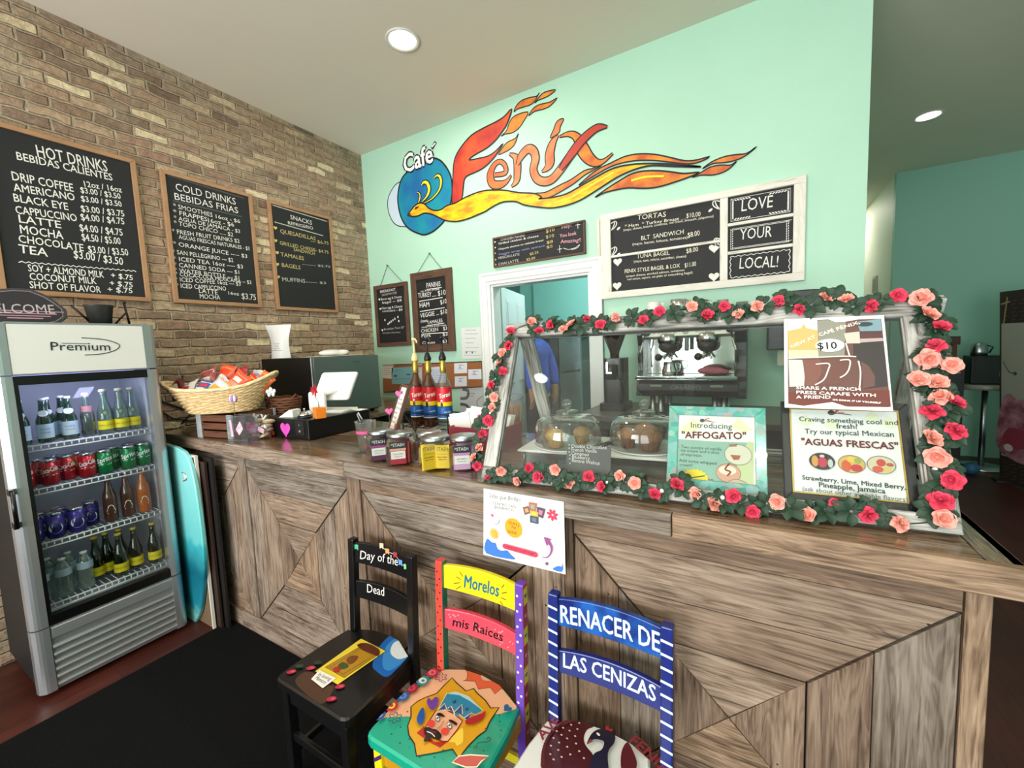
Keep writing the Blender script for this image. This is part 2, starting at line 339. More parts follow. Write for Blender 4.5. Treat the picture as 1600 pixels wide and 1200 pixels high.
# ------------------------------------------------------------------ shared materials
def brickmat():
    m = bpy.data.materials.new('old_brick'); m.use_nodes = True; nt = m.node_tree; b = nt.nodes['Principled BSDF']; N = nt.nodes.new; Lk = nt.links.new
    g = N('ShaderNodeNewGeometry'); sp = N('ShaderNodeSeparateXYZ'); cb = N('ShaderNodeCombineXYZ'); Lk(g.outputs['Position'], sp.inputs[0])
    Lk(sp.outputs['Y'], cb.inputs['X']); Lk(sp.outputs['Z'], cb.inputs['Y'])
    wn = N('ShaderNodeTexNoise'); wn.inputs['Scale'].default_value = 7; wn.inputs['Detail'].default_value = 3; Lk(cb.outputs[0], wn.inputs['Vector'])
    sub = N('ShaderNodeVectorMath'); sub.operation = 'SUBTRACT'; sub.inputs[1].default_value = (.5, .5, .5); Lk(wn.outputs['Color'], sub.inputs[0])
    scl = N('ShaderNodeVectorMath'); scl.operation = 'SCALE'; scl.inputs['Scale'].default_value = .042; Lk(sub.outputs[0], scl.inputs[0])
    ad = N('ShaderNodeVectorMath'); Lk(cb.outputs[0], ad.inputs[0]); Lk(scl.outputs[0], ad.inputs[1])
    br = N('ShaderNodeTexBrick'); br.offset = .5; br.inputs['Scale'].default_value = 1; br.inputs['Brick Width'].default_value = .2; br.inputs['Row Height'].default_value = .066
    br.inputs['Mortar Size'].default_value = .0105; br.inputs['Mortar Smooth'].default_value = .7; br.inputs['Bias'].default_value = 0
    br.inputs['Color1'].default_value = (0, 0, 0, 1); br.inputs['Color2'].default_value = (1, 1, 1, 1); br.inputs['Mortar'].default_value = (.5, .5, .5, 1); Lk(ad.outputs[0], br.inputs['Vector'])
    rp = ramp(nt, [(0, '715a47'), (.16, '937559'), (.32, 'a98c6a'), (.46, '7f6450'), (.6, 'b59a76'), (.72, '98745c'), (.84, 'a88a6c'), (.93, 'cfb68c'), (1, 'e0cda4')]); Lk(br.outputs['Color'], rp.inputs[0])
    n2 = N('ShaderNodeTexNoise'); n2.inputs['Scale'].default_value = 26; n2.inputs['Detail'].default_value = 6; n2.inputs['Roughness'].default_value = .7; Lk(cb.outputs[0], n2.inputs['Vector'])
    n3 = N('ShaderNodeTexNoise'); n3.inputs['Scale'].default_value = 3; n3.inputs['Detail'].default_value = 5; Lk(cb.outputs[0], n3.inputs['Vector'])
    mm = N('ShaderNodeMix'); mm.data_type = 'RGBA'; mm.inputs[7].default_value = lin('a8957a'); Lk(rp.outputs[0], mm.inputs[6])
    mf = N('ShaderNodeMath'); mf.operation = 'MULTIPLY_ADD'; mf.inputs[1].default_value = .75; mf.use_clamp = True
    r3 = N('ShaderNodeMapRange'); r3.inputs[1].default_value = .46; r3.inputs[2].default_value = .68; r3.inputs[4].default_value = .6; Lk(n3.outputs[0], r3.inputs[0])
    Lk(br.outputs['Fac'], mf.inputs[0]); Lk(r3.outputs[0], mf.inputs[2]); Lk(mf.outputs[0], mm.inputs[0])
    hs = N('ShaderNodeHueSaturation'); mr = N('ShaderNodeMapRange'); mr.inputs[1].default_value = .28; mr.inputs[2].default_value = .72; mr.inputs[3].default_value = .74; mr.inputs[4].default_value = 1.66; hs.inputs['Saturation'].default_value = .9
    Lk(n2.outputs[0], mr.inputs[0]); Lk(mr.outputs[0], hs.inputs['Value']); Lk(mm.outputs[2], hs.inputs['Color']); Lk(hs.outputs[0], b.inputs['Base Color'])
    b.inputs['Roughness'].default_value = .85
    hm = N('ShaderNodeMath'); hm.operation = 'MULTIPLY_ADD'; hm.inputs[1].default_value = -.9; Lk(br.outputs['Fac'], hm.inputs[0]); Lk(n2.outputs[0], hm.inputs[2])
    bp = N('ShaderNodeBump'); bp.inputs['Strength'].default_value = 1; bp.inputs['Distance'].default_value = .02; Lk(hm.outputs[0], bp.inputs['Height']); Lk(bp.outputs[0], b.inputs['Normal'])
    return m
def floormat():
    m = bpy.data.materials.new('red_brown_floor_boards'); m.use_nodes = True; nt = m.node_tree; b = nt.nodes['Principled BSDF']; N = nt.nodes.new; Lk = nt.links.new
    g = N('ShaderNodeNewGeometry'); br = N('ShaderNodeTexBrick'); br.offset = .37; br.inputs['Scale'].default_value = 1; br.inputs['Brick Width'].default_value = 1.1; br.inputs['Row Height'].default_value = .09
    br.inputs['Mortar Size'].default_value = .002; br.inputs['Color1'].default_value = lin('3c1812'); br.inputs['Color2'].default_value = lin('4c2118'); br.inputs['Mortar'].default_value = lin('2a1310')
    mp = N('ShaderNodeMapping'); mp.inputs['Rotation'].default_value = (0, 0, math.radians(90)); Lk(g.outputs['Position'], mp.inputs[0]); Lk(mp.outputs[0], br.inputs['Vector'])
    n = N('ShaderNodeTexNoise'); n.inputs['Scale'].default_value = 5; n.inputs['Detail'].default_value = 6; m2 = N('ShaderNodeMapping'); m2.inputs['Scale'].default_value = (6, .7, 1); Lk(g.outputs['Position'], m2.inputs[0]); Lk(m2.outputs[0], n.inputs['Vector'])
    hs = N('ShaderNodeHueSaturation'); mr = N('ShaderNodeMapRange'); mr.inputs[1].default_value = .3; mr.inputs[2].default_value = .7; mr.inputs[3].default_value = .7; mr.inputs[4].default_value = 1.25
    Lk(n.outputs[0], mr.inputs[0]); Lk(mr.outputs[0], hs.inputs['Value']); Lk(br.outputs['Color'], hs.inputs['Color']); Lk(hs.outputs[0], b.inputs['Base Color']); b.inputs['Roughness'].default_value = .42
    return m
BRICK = brickmat(); FLOOR = floormat()
MINT = mat('b2dcc4', .55, noise=.02, nscale=3); AQUA = mat('8fd2cb', .55); CEIL = mat('e6dccb', .8, noise=.015, nscale=2); WHITE = mat('eceae4', .4)
BLACK = mat('0c0c0d', .5); SOFTBLACK = mat('141415', .65); CHALK = mat('1b1d1e', .75, noise=.12, nscale=5); CHALKW = mat('e6e4dc', .9); DKMETAL = mat('2a2a2c', .4, .6)
CHROME = mat('d8d8d8', .12, 1.); STEEL = mat('a9adb0', .3, 1.); PAPER = mat('f1efe9', .7); TANWOOD = mat('a87f5a', .55, noise=.12, nscale=14)
BARN = woodmat('reclaimed_barn_wood', [(.24, '2b221a'), (.38, '625345'), (.5, '86776a'), (.62, 'a09284'), (.78, 'b9aea1')], .66, (2.6, 52), .8)
BARNTOP = woodmat('varnished_barn_wood', [(.26, '2a211a'), (.42, '5c4d40'), (.54, '83725f'), (.66, 'a3917c'), (.8, 'bba992')], .26, (2.8, 50), .3, .6)
GREYWOOD = woodmat('weathered_grey_wood', [(.26, '35342f'), (.38, '6f6e68'), (.5, 'a2a19a'), (.6, 'c2c1ba'), (.76, 'dedcd5')], .7, (3, 46), .5)
DKWOOD = woodmat('dark_walnut_wood', [(.25, '35231a'), (.5, '5c4130'), (.75, '765640')], .6, (3, 40), .3)
PANE = glassmat('window_glass', 'f6f9f8', .012, .35, .012, .2)
CLEAR = glassmat('clear_glass', 'eef4f2', .05, .95, .03, .55)
PLASTIC = glassmat('clear_plastic', 'eef0ef', .06, .7, .08, .35, .05, 'dfe5e5')

# ------------------------------------------------------------------ the setting
def wall(name, fr, pts, th, m, holes=None):
    mb = MB(); mb.prism(fr, pts, -th, 0, m); return struct(mb.build(name))
m_ = MB(); m_.box((-1.2, YF - .3, -.1), (XR + .3, 9.2, 0), FLOOR); struct(m_.build('floor'))
m_ = MB(); m_.box((-1.2, YF - .3, H), (XR + .3, 9.2, H + .1), CEIL); struct(m_.build('ceiling'))
BF = Fr((XB, 0, 0), (0, 1, 0)); MF = Fr((0, YM, 0))
wall('wall_left', BF, [(YF, 0), (YM + .12, 0), (YM + .12, H), (YF, H)], .2, BRICK)
DX0, DX1, DZ = .73, 1.679, 2.262
m_ = MB()
for pts in ([(XB, 0), (DX0, 0), (DX0, H), (XB, H)], [(DX1, 0), (3.392, 0), (3.392, H), (DX1, H)], [(DX0, DZ), (DX1, DZ), (DX1, H), (DX0, H)]): m_.prism(MF, pts, -.12, 0, MINT)
struct(m_.build('wall_back'))
wall('wall_far', Fr((0, 5.19, 0)), [(4.445, 0), (XR, 0), (XR, H), (4.445, H)], .1, mat('8fbfae', .6))  # same mint paint as wall_back, with the dimness put into a darker colour
m_ = MB(); m_.box((4.445, 5.29, 0), (4.545, 8.6, H), mat('ddd8cb', .6)); struct(m_.build('wall_corridor_side'))
m_ = MB(); m_.box((3.3, 8.6, 0), (4.6, 8.7, H), mat('ddd8cb', .6)); struct(m_.build('wall_corridor_end'))
m_ = MB(); m_.box((3.292, YM + .12, 0), (3.392, 8.6, H), mat('abdcc6', .6)); struct(m_.build('wall_passage'))
m_ = MB(); m_.box((XR, YF, 0), (XR + .1, 5.19, H), mat('abdcc6', .6)); struct(m_.build('wall_right'))
# kitchen behind the doorway: its floor is a step up
m_ = MB(); m_.box((-.75, YM + .12, 0), (3.28, 3.3, .28), mat('6d6a66', .5)); struct(m_.build('floor_kitchen'))
m_ = MB(); m_.box((.12, 2.8, .28), (3.28, 2.9, H), AQUA); struct(m_.build('wall_kitchen_back'))
m_ = MB(); m_.box((-.1, 2.82, .28), (.11, 4.2, H), AQUA); struct(m_.build('wall_kitchen_niche'))
m_ = MB(); m_.box((-.8, 3.3, .28), (-.1, 3.4, H), AQUA); struct(m_.build('wall_kitchen_left'))
# front wall with two shop windows
FF = Fr((0, YF, 0), (-1, 0, 0)); m_ = MB(); cw = mat('c9d8cf', .7)
for x0, x1, z0, z1 in ((XB, -.55, 0, H), (2.05, 2.5, 0, H), (4.9, XR, 0, H), (-.55, 2.05, 0, .45), (-.55, 2.05, 3.05, H), (2.5, 4.9, 0, .45), (2.5, 4.9, 3.05, H)): m_.box((x0, YF - .15, z0), (x1, YF, z1), cw)
struct(m_.build('wall_front'))
for k, (x0, x1) in enumerate(((-.55, 2.05), (2.5, 4.9))):
    m_ = MB(); fm = mat('33302c', .4)
    for a, b in (((x0, .45), (x0 + .07, 3.05)), ((x1 - .07, .45), (x1, 3.05)), ((x0 + .07, .45), (x1 - .07, .52)), ((x0 + .07, 2.98), (x1 - .07, 3.05)), (((x0 + x1) / 2 - .03, .52), ((x0 + x1) / 2 + .03, 2.98))): m_.box((a[0], YF - .12, a[1]), (b[0], YF - .03, b[1]), fm)
    w = struct(m_.build('window_%d' % (k + 1))); g_ = MB(); g_.box((x0 + .07, YF - .085, .52), (x1 - .07, YF - .078, 2.98), PANE); g_.build('pane', w)
# door casing
m_ = MB(); cm = mat('e9e9e6', .35)
for w0, w1, h in ((-.105, 0, .018), (-.09, -.03, .028), (-.105, -.082, .036)):
    m_.prism(MF, [(DX0 + w0, 0), (DX0 + w1, 0), (DX0 + w1, DZ - w1), (DX0 + w0, DZ - w0)], 0, h, cm)
    m_.prism(MF, [(DX1 - w1, 0), (DX1 - w0, 0), (DX1 - w0, DZ - w0), (DX1 - w1, DZ - w1)], 0, h, cm)
    m_.prism(MF, [(DX0 + w0, DZ - w0), (DX0 + w1, DZ - w1), (DX1 - w1, DZ - w1), (DX1 - w0, DZ - w0)], 0, h, cm)
m_.box((DX0, YM + .002, .28), (DX0 + .02, YM + .125, DZ), cm); m_.box((DX1 - .02, YM + .002, .28), (DX1, YM + .125, DZ), cm); m_.box((DX0 + .02, YM + .002, DZ - .02), (DX1 - .02, YM + .125, DZ), cm)
struct(m_.build('trim_1', bevel=.002))
# six panel door standing open in the kitchen
dr = Fr((.57, 1.2, .28), (-.22, .95, 0)); m_ = MB(); dm = mat('e4e8ea', .4); m_.prism(dr, [(0, 0), (.9, 0), (.9, 2.03), (0, 2.03)], -.035, 0, dm)
for a in (.14, .52):
    for b, c in ((1.62, 1.92), (.98, 1.52), (.2, .86)):
        m_.prism(dr, [(a, b), (a + .22, b), (a + .22, c), (a, c)], 0, .004, dm); m_.prism(dr, [(a + .03, b + .03), (a + .19, b + .03), (a + .19, c - .03), (a + .03, c - .03)], .004, .014, dm, bev=.006)
d1 = struct(m_.build('door_1')); m_ = MB(); m_.ball(dr.p(.83, .98, .05), .028, STEEL); m_.cyl(dr.p(.83, .98, 0), dr.p(.83, .98, .04), .012, STEEL); m_.build('door_handle', d1)
# ceiling lamps
for (x, y), lab in (((.93, -3.46), 'recessed ceiling light near the middle of the room, mirrored in the case glass'), ((.735, -.223), 'round recessed ceiling light above the counter, in front of the mural wall'), ((4.29, 3.38), 'recessed ceiling light over the dim back area on the right')):
    t = thing('recessed_light', lab, 'ceiling light', (x, y, H), 'recessed ceiling lights')
    m_ = MB(); m_.lathe([(.112, 0), (.115, -.006), (.108, -.01), (.092, -.004), (.088, .0)], (x, y, H), mat('dedcd4', .4), 32); m_.build('trim_ring', t)
    m_ = MB(); m_.lathe([(.088, -.003), (.04, -.004), (.0, -.004)], (x, y, H), mat('fff6e6', .5, emit=14), 32); m_.build('lamp_lens', t)
# black floor mat
m_ = MB(); m_.prism(ZF, [(-.075, -5.2), (3.6, -5.2), (3.6, -1.262), (-.075, -1.262)], .0005, .008, mat('0a0b0c', .97, 0, .15, noise=.45, nscale=120, bump=.6))
tag(m_.build('floor_mat', off=(1.7, -2.4, 0)), 'large black ribbed floor mat in front of the counter', 'floor mat')
# vents and small frames on the corridor wall
t = thing('wall_vent', 'small grey wall vent on the pale corridor wall', 'wall vent', (4.44, 6.2, 2.4))
m_ = MB(); m_.box((4.425, 6.02, 2.3), (4.444, 6.27, 2.56), mat('b9b2a4', .5)); m_.build('frame', t)
m_ = MB(); [m_.box((4.42, 6.05, 2.325 + i * .03), (4.4249, 6.24, 2.34 + i * .03), mat('8d877b', .5)) for i in range(7)]; m_.build('grille', t)

# ------------------------------------------------------------------ painting helpers
def tl(mb, fr, txt, ends, h, m, size=None, slant=0, fat=0, dy=0):        # writing between two baseline points
    (a, b), (c, d) = ends; w = math.hypot(c - a, d - b); vs, fs, x1, x0 = textgeo(txt)
    sz = size or min(w / (x1 - x0) * .72, .2)
    mb.text(fr, txt, a, b + dy, sz, h, m, 'l', w, math.atan2(d - b, c - a), slant, 1, fat)
def paintmix(name, c1, c2, scale=9, rough=.55, st=(1, 1, 1)):
    m = bpy.data.materials.new(name); m.use_nodes = True; nt = m.node_tree; b = nt.nodes['Principled BSDF']
    tc = nt.nodes.new('ShaderNodeTexCoord'); n = nt.nodes.new('ShaderNodeTexNoise'); n.inputs['Scale'].default_value = scale; n.inputs['Detail'].default_value = 4
    mp = nt.nodes.new('ShaderNodeMapping'); mp.inputs['Scale'].default_value = st; nt.links.new(tc.outputs['Object'], mp.inputs[0])
    nt.links.new(mp.outputs[0], n.inputs['Vector']); r = ramp(nt, [(.36, c1), (.64, c2)]); nt.links.new(n.outputs[0], r.inputs[0]); nt.links.new(r.outputs[0], b.inputs['Base Color'])
    b.inputs['Roughness'].default_value = rough; return m
INK = mat('141414', .6)
# ------------------------------------------------------------------ service counter
CT = 1.19; CFY = -1.24
cf = Fr((0, CFY, 0)); cnt = thing('service_counter', 'long service counter clad in reclaimed barn wood with mitred square panels', 'counter', (1.2, -1.0, 0))
TINTS = [(1, .9, .8), (.82, .7, .6), (1.04, 1, .95), (.7, .57, .46), (.84, .87, .86), (1.1, .93, .74), (.7, .7, .68)]
def tn(i=None):
    t = TINTS[rnd.randrange(len(TINTS))] if i is None else TINTS[i]; k = .92 + .16 * rnd.random(); return tuple(c * k for c in t)
m_ = MB(); dk = mat('1c1611', .8)
m_.box((XB + .01, CFY + .02, 0), (3.27, CFY + .06, 1.118), dk); m_.box((3.23, CFY + .06, 0), (3.27, -.52, 1.118), dk)
m_.box((XB + .01, -.56, 0), (3.23, -.52, 1.118), dk); m_.build('body', cnt)
def ring(mb, x0, z0, x1, z1, w, tints, gap=.0025, d=.02):
    a, b, c, e = (x0, z0), (x1, z0), (x1, z1), (x0, z1); A, B, C, E = (x0 + w, z0 + w), (x1 - w, z0 + w), (x1 - w, z1 - w), (x0 + w, z1 - w); g = gap
    for pts, dv, t in (([(a[0] + g * 2, a[1]), (b[0] - g * 2, b[1]), (B[0] - g, B[1] - g), (A[0] + g, A[1] - g)], (1, 0), tints[0]), ([(b[0], b[1] + g * 2), (c[0], c[1] - g * 2), (C[0] + g, C[1] - g), (B[0] + g, B[1] + g)], (0, 1), tints[1]),
                       ([(c[0] - g * 2, c[1]), (e[0] + g * 2, e[1]), (E[0] + g, E[1] + g), (C[0] - g, C[1] + g)], (1, 0), tints[2]), ([(e[0], e[1] - g * 2), (a[0], a[1] + g * 2), (A[0] - g, A[1] + g), (E[0] - g, E[1] - g)], (0, 1), tints[3])):
        mb.prism(cf, pts, -.02, 0, BARN, dv, tn(t), bev=.0018)
def panel(x0, x1, z0, z1, w1, w2, tints):
    mb = MB(); ring(mb, x0, z0, x1, z1, w1, tints[:4]); ring(mb, x0 + w1, z0 + w1, x1 - w1, z1 - w1, w2, tints[4:8])
    X0, X1, Z0, Z1 = x0 + w1 + w2, x1 - w1 - w2, z0 + w1 + w2, z1 - w1 - w2; c = ((X0 + X1) / 2, (Z0 + Z1) / 2); g = .002
    for p_, q, dv, k in (((X0, Z0), (X1, Z0), (1, 0), 8), ((X1, Z0), (X1, Z1), (0, 1), 9), ((X1, Z1), (X0, Z1), (1, 0), 10), ((X0, Z1), (X0, Z0), (0, 1), 11)):
        s = lambda v: (v[0] + (c[0] - v[0]) * .012, v[1] + (c[1] - v[1]) * .012)
        mx = ((p_[0] + q[0]) / 2, (p_[1] + q[1]) / 2); cc = (c[0] + (mx[0] - c[0]) * .015, c[1] + (mx[1] - c[1]) * .015); mb.prism(cf, [s(p_), s(q), cc], -.02, 0, BARN, dv, tn(tints[k]), bev=.0015)
    for i in range(16): a, b = rnd.uniform(x0 + .02, x1 - .02), rnd.uniform(z0 + .02, z1 - .02); mb.poly(cf, ell(a, b, rnd.uniform(.0022, .0048), rnd.uniform(.002, .0035), 8), .0004, dk)
    return mb.build('front_panel', cnt)
panel(-.68, .162, .108, 1.045, .11, .13, [5, 0, 2, 4, 1, 2, 0, 5, 1, 0, 5, 4])
panel(.248, 1.142, .108, 1.045, .12, .16, [2, 0, 4, 2, 2, 2, 0, 0, 5, 5, 0, 1])
panel(1.243, 2.268, .108, 1.045, .13, .15, [3, 0, 4, 1, 3, 1, 6, 3, 0, 3, 1, 5])
panel(2.308, 3.248, .108, 1.045, .15, .135, [3, 6, 0, 3, 1, 1, 1, 6, 5, 1, 0, 1])
for a, b, t in ((-.85, -.685, 0), (.166, .244, 2), (1.146, 1.239, 1), (2.272, 2.304, 3), (3.252, 3.295, 5)):
    m_ = MB(); m_.prism(cf, [(a, .108), (b, .108), (b, 1.118), (a, 1.118)], -.02, .008 if a < 3 else .004, BARN, (0, 1), tn(t), bev=.002); m_.build('post', cnt)
m_ = MB()
for a, b, t in ((-.85, -.36, 0), (-.355, .162, 2), (.248, 1.142, 4), (1.243, 2.268, 1), (2.308, 3.248, 3)): m_.prism(cf, [(a, 1.048), (b, 1.048), (b, 1.118), (a, 1.118)], -.02, .004, BARN, (1, 0), tn(t), bev=.002)
m_.build('apron_board', cnt)
m_ = MB()
for a, b, t in ((-.85, .05, 0), (.053, 1.3, 2), (1.303, 2.4, 1), (2.403, 3.3, 3)): m_.prism(cf, [(a, 0), (b, 0), (b, .105), (a, .105)], -.02, .014, BARN, (1, 0), tn(t), bev=.002)
m_.build('base_board', cnt)
m_ = MB(); sd = Fr((3.27, CFY + .0, 0), (0, 1, 0))
for i in range(5): m_.prism(sd, [(i * .14 + .002, 0), (i * .14 + .138, 0), (i * .14 + .138, 1.118), (i * .14 + .002, 1.118)], 0, .02, BARN, (0, 1), tn(), bev=.002)
m_.build('end_panel', cnt)
# the varnished top: planks along the counter, a thick front edge, a return along the brick wall
top = MB(); ys = [-1.27, -1.14, -.99, -.86, -.70, -.56, -.42]
for i in range(6):
    xs = [XB + .012] + sorted(rnd.uniform(-.3, 2.9) for _ in range(2)) + [3.27]
    for j in range(3): top.prism(ZF, [(xs[j] + .001, ys[i] + .001), (xs[j + 1] - .001, ys[i] + .001), (xs[j + 1] - .001, ys[i + 1] - .001), (xs[j] + .001, ys[i + 1] - .001)], CT - .03, CT, BARNTOP, (1, 0), tn(), bev=.0012)
for i in range(4):
    a = XB + .012 + i * .25; top.prism(ZF, [(a, -.418), (a + .248, -.418), (a + .248, YM - .004), (a, YM - .004)], CT - .03, CT, BARNTOP, (0, 1), tn(), bev=.0012)
top.prism(ZF, [(3.272, -1.27), (3.33, -1.27), (3.33, -.42), (3.272, -.42)], CT - .03, CT, BARNTOP, (0, 1), tn(2), bev=.002)
top.build('counter_top', cnt)
m_ = MB(); ef = Fr((0, -1.292, 0))
for a, b, t in ((XB + .012, .1, 0), (.103, 1.19, 2), (1.193, 2.63, 4), (2.633, 3.332, 5)): m_.prism(ef, [(a, 1.12), (b, 1.12), (b, CT - .0004), (a, CT - .0004)], -.022, 0, BARN, (1, 0), tn(t), bev=.003)
m_.prism(Fr((3.332, -1.29, 0), (0, 1, 0)), [(.022, 1.12), (.87, 1.12), (.87, CT), (.022, CT)], -.02, 0, BARN, (1, 0), tn(5), bev=.003); m_.build('top_edge_board', cnt)

# ------------------------------------------------------------------ wall mural
mur = thing('wall_mural', 'painted mural of a fire bird with flame lettering over a blue globe', 'mural', (1.3, YM, 2.9))
YELO = paintmix('flame_yellow', 'f6d010', 'e08a1c', 7, st=(1, 1, 3)); ORNG = paintmix('flame_orange', 'e9932a', 'c65a26', 8); REDF = paintmix('flame_red', 'b22a2a', 'd8562a', 5); PEACH = paintmix('flame_peach', 'e58a52', 'd2602e', 8)
BLUEG = paintmix('globe_blue', '0e8fa3', '1466a4', 4); WHT = mat('f3f6f4', .6); PALE = mat('c9d9e6', .6)
def outl(mb, pts, m, w=.011, k=4, h=.002, smooth=True):
    q = cat(pts, True, k) if smooth else pts; mb.poly(MF, q, h, m); mb.stroke(MF, q, w, h + .0012, INK, True)
def brush(mb, pts, ws, m, h=.003, k=5):
    q = cat([(p_[0], p_[1], w) for p_, w in zip(pts, ws)], False, k); xy = [(a, b) for a, b, c in q]; w = [max(.001, c) for a, b, c in q]
    mb.stroke(MF, xy, [c + .02 for c in w], h, INK); mb.stroke(MF, xy, w, h + .001, m)
g = MB(); outl(g, [(-.291,3.401),(-.366,3.394),(-.431,3.352),(-.486,3.286),(-.503,3.212),(-.488,3.122),(-.44,3.035),(-.375,2.985),(-.296,2.963),(-.216,2.966),(-.197,3.189),(-.223,3.344)], PALE, .009)
outl(g, [(.137,3.526),(.223,3.483),(.293,3.404),(.339,3.315),(.352,3.217),(.34,3.123),(.308,3.033),(.243,2.93),(.168,2.88),(.08,2.845),(-.02,2.834),(-.107,2.863),(-.207,2.917),(-.28,2.987),(-.332,3.092),(-.352,3.22),(-.339,3.313),(-.297,3.407),(-.226,3.465),(-.107,3.492),(-.005,3.504),(.082,3.518)], BLUEG, .016, h=.004)
g.build('globe', mur)
b_ = MB()
top_edge = [(-.227,3.063),(-.186,3.093),(-.124,3.132),(-.059,3.147),(.002,3.125),(.048,3.08),(.119,3.041),(.202,3.031),(.275,3.053)] + [(.382,3.057),(.427,3.068),(.547,3.091),(.691,3.099),(.829,3.078),(.939,3.05),(1.067,3.004),(1.211,2.967),(1.28,2.919)] + [(1.25,2.916),(1.366,2.901),(1.497,2.902),(1.625,2.937),(1.735,2.969),(1.842,2.999),(1.933,3.009),(2.065,2.995),(2.212,2.962),(2.362,2.915),(2.496,2.87)]
low = [(2.313,2.918),(2.171,2.958),(2.065,2.962),(1.955,2.946),(1.863,2.918),(1.745,2.873),(1.622,2.831),(1.507,2.814),(1.376,2.817),(1.255,2.846),(1.115,2.892)] + [(1.042,2.933),(.956,2.955),(.868,2.959),(.752,2.931)] + [(.718,2.918),(.623,2.903),(.513,2.889),(.401,2.887),(.311,2.904),(.231,2.932),(.151,2.978),(.08,3.014),(.008,3.037),(-.042,3.037),(-.094,3.029),(-.158,3.036)]
outl(b_, [(1.211,2.967),(1.311,2.956),(1.429,2.982),(1.543,3.007),(1.654,3.047),(1.724,3.046)] + [(1.725,3.049),(1.796,3.053),(1.725,3.032),(1.651,3.01),(1.563,2.968),(1.446,2.93),(1.353,2.909),(1.25,2.911)], ORNG, .01, 3, .003, True)
outl(b_, top_edge + low, YELO, .013, 3, .007)
outl(b_, [(1.606,2.947),(1.688,2.996),(1.772,3.032),(1.866,3.052),(1.979,3.072),(2.088,3.062),(2.192,3.031),(2.293,2.985),(2.391,2.938),(2.468,2.923),(2.551,2.925),(2.496,2.907),(2.42,2.908),(2.333,2.937),(2.212,2.982),(2.087,3.016),(1.978,3.03),(1.865,3.025),(1.748,2.993),(1.65,2.96)], ORNG, .01, 3, .005)
outl(b_, [(1.738,2.826),(1.839,2.873),(1.931,2.907),(2.021,2.935),(2.107,2.935),(2.212,2.913),(2.313,2.879),(2.391,2.851),(2.486,2.837),(2.42,2.821),(2.322,2.808),(2.211,2.8),(2.106,2.813),(1.997,2.841),(1.885,2.847),(1.804,2.843)], ORNG, .012, 3, .005)
outl(b_, [(2.505,2.855),(2.56,2.886),(2.633,2.901),(2.703,2.898),(2.771,2.889),(2.826,2.917),(2.771,2.88),(2.712,2.862),(2.642,2.863),(2.57,2.874)], ORNG, .009, 3, .005)
outl(b_, [(2.439,2.814),(2.496,2.833),(2.551,2.854),(2.615,2.853),(2.677,2.838),(2.712,2.853),(2.668,2.816),(2.615,2.8),(2.561,2.801),(2.496,2.816)], ORNG, .009, 3, .005)
for pts, ws in (([(-.021,3.153),(.045,3.194),(.074,3.251),(.054,3.31),(.012,3.328),(-.021,3.308)], (.006, .02, .03, .03, .022, .006)), ([(.003,3.134),(.103,3.155),(.191,3.208),(.226,3.28),(.212,3.336),(.178,3.353),(.141,3.335)], (.004, .01, .015, .022, .022, .016, .004)), ([(-.071,3.154),(-.049,3.195),(-.052,3.233),(-.082,3.256)], (.012, .012, .01, .004))): brush(b_, pts, ws, mat('e8dc3a', .6), .0085)
b_.poly(MF, [(-.133,3.097),(-.112,3.12),(-.061,3.117),(-.095,3.098)], .0095, mat('5a1a12', .6)); b_.poly(MF, [(-.227,3.063),(-.187,3.079),(-.183,3.05)], .0095, mat('7a2a1c', .6))
for pts in ([(.532,3.061),(.713,3.066),(.894,3.036),(1.044,2.977)], [(1.391,2.854),(1.56,2.872),(1.734,2.93),(1.887,2.977)], [(2.02,2.887),(2.128,2.889),(2.252,2.865)]): b_.stroke(MF, cat(pts), .014, .0085, mat('f7e32a', .6))
b_.build('bird', mur)
f_ = MB()
outl(f_, [(.354,3.028),(.341,3.115),(.364,3.267),(.378,3.38),(.409,3.469),(.489,3.544),(.602,3.607),(.744,3.631),(.858,3.643),(.947,3.662),(1.024,3.7),(.977,3.6),(.92,3.545),(.85,3.493),(.757,3.454),(.651,3.435),(.572,3.413),(.571,3.398),(.672,3.388),(.765,3.383),(.846,3.404),(.926,3.446),(.844,3.368),(.785,3.328),(.702,3.293),(.606,3.278),(.527,3.268),(.494,3.237),(.477,3.164),(.46,3.09),(.419,3.05)], REDF, .012, 3, .0055)
for pts, m in (([(1.044,3.672),(1.067,3.712),(1.12,3.739),(1.202,3.738),(1.262,3.729),(1.287,3.749),(1.251,3.706),(1.21,3.681),(1.139,3.682),(1.076,3.684)], ORNG), ([(1.24,3.68),(1.281,3.713),(1.331,3.735),(1.431,3.723),(1.378,3.699),(1.319,3.693),(1.27,3.692)], ORNG), ([(.907,3.513),(.963,3.542),(.998,3.602),(1.053,3.639),(1.177,3.631),(1.134,3.572),(1.08,3.526),(1.015,3.51),(.951,3.519)], ORNG), ([(1.181,3.6),(1.229,3.646),(1.289,3.656),(1.376,3.646),(1.443,3.658),(1.384,3.618),(1.316,3.61),(1.237,3.617)], ORNG), ([(.872,3.37),(.924,3.419),(.969,3.447),(1.045,3.457),(1.078,3.488),(1.043,3.418),(.999,3.386),(.933,3.372)], ORNG), ([(1.371,3.372),(1.402,3.426),(1.437,3.483),(1.493,3.483),(1.463,3.434),(1.453,3.395),(1.424,3.379)], PEACH)): outl(f_, pts, m, .009, 3)
U_ = .00072
brush(f_, [(1.452,3.358),(1.535,3.356),(1.598,3.314),(1.64,3.221),(1.691,3.135),(1.751,3.084),(1.812,3.081),(1.884,3.118)], (.004, .03, .05, .085, .075, .05, .022, .004), ORNG, .003)
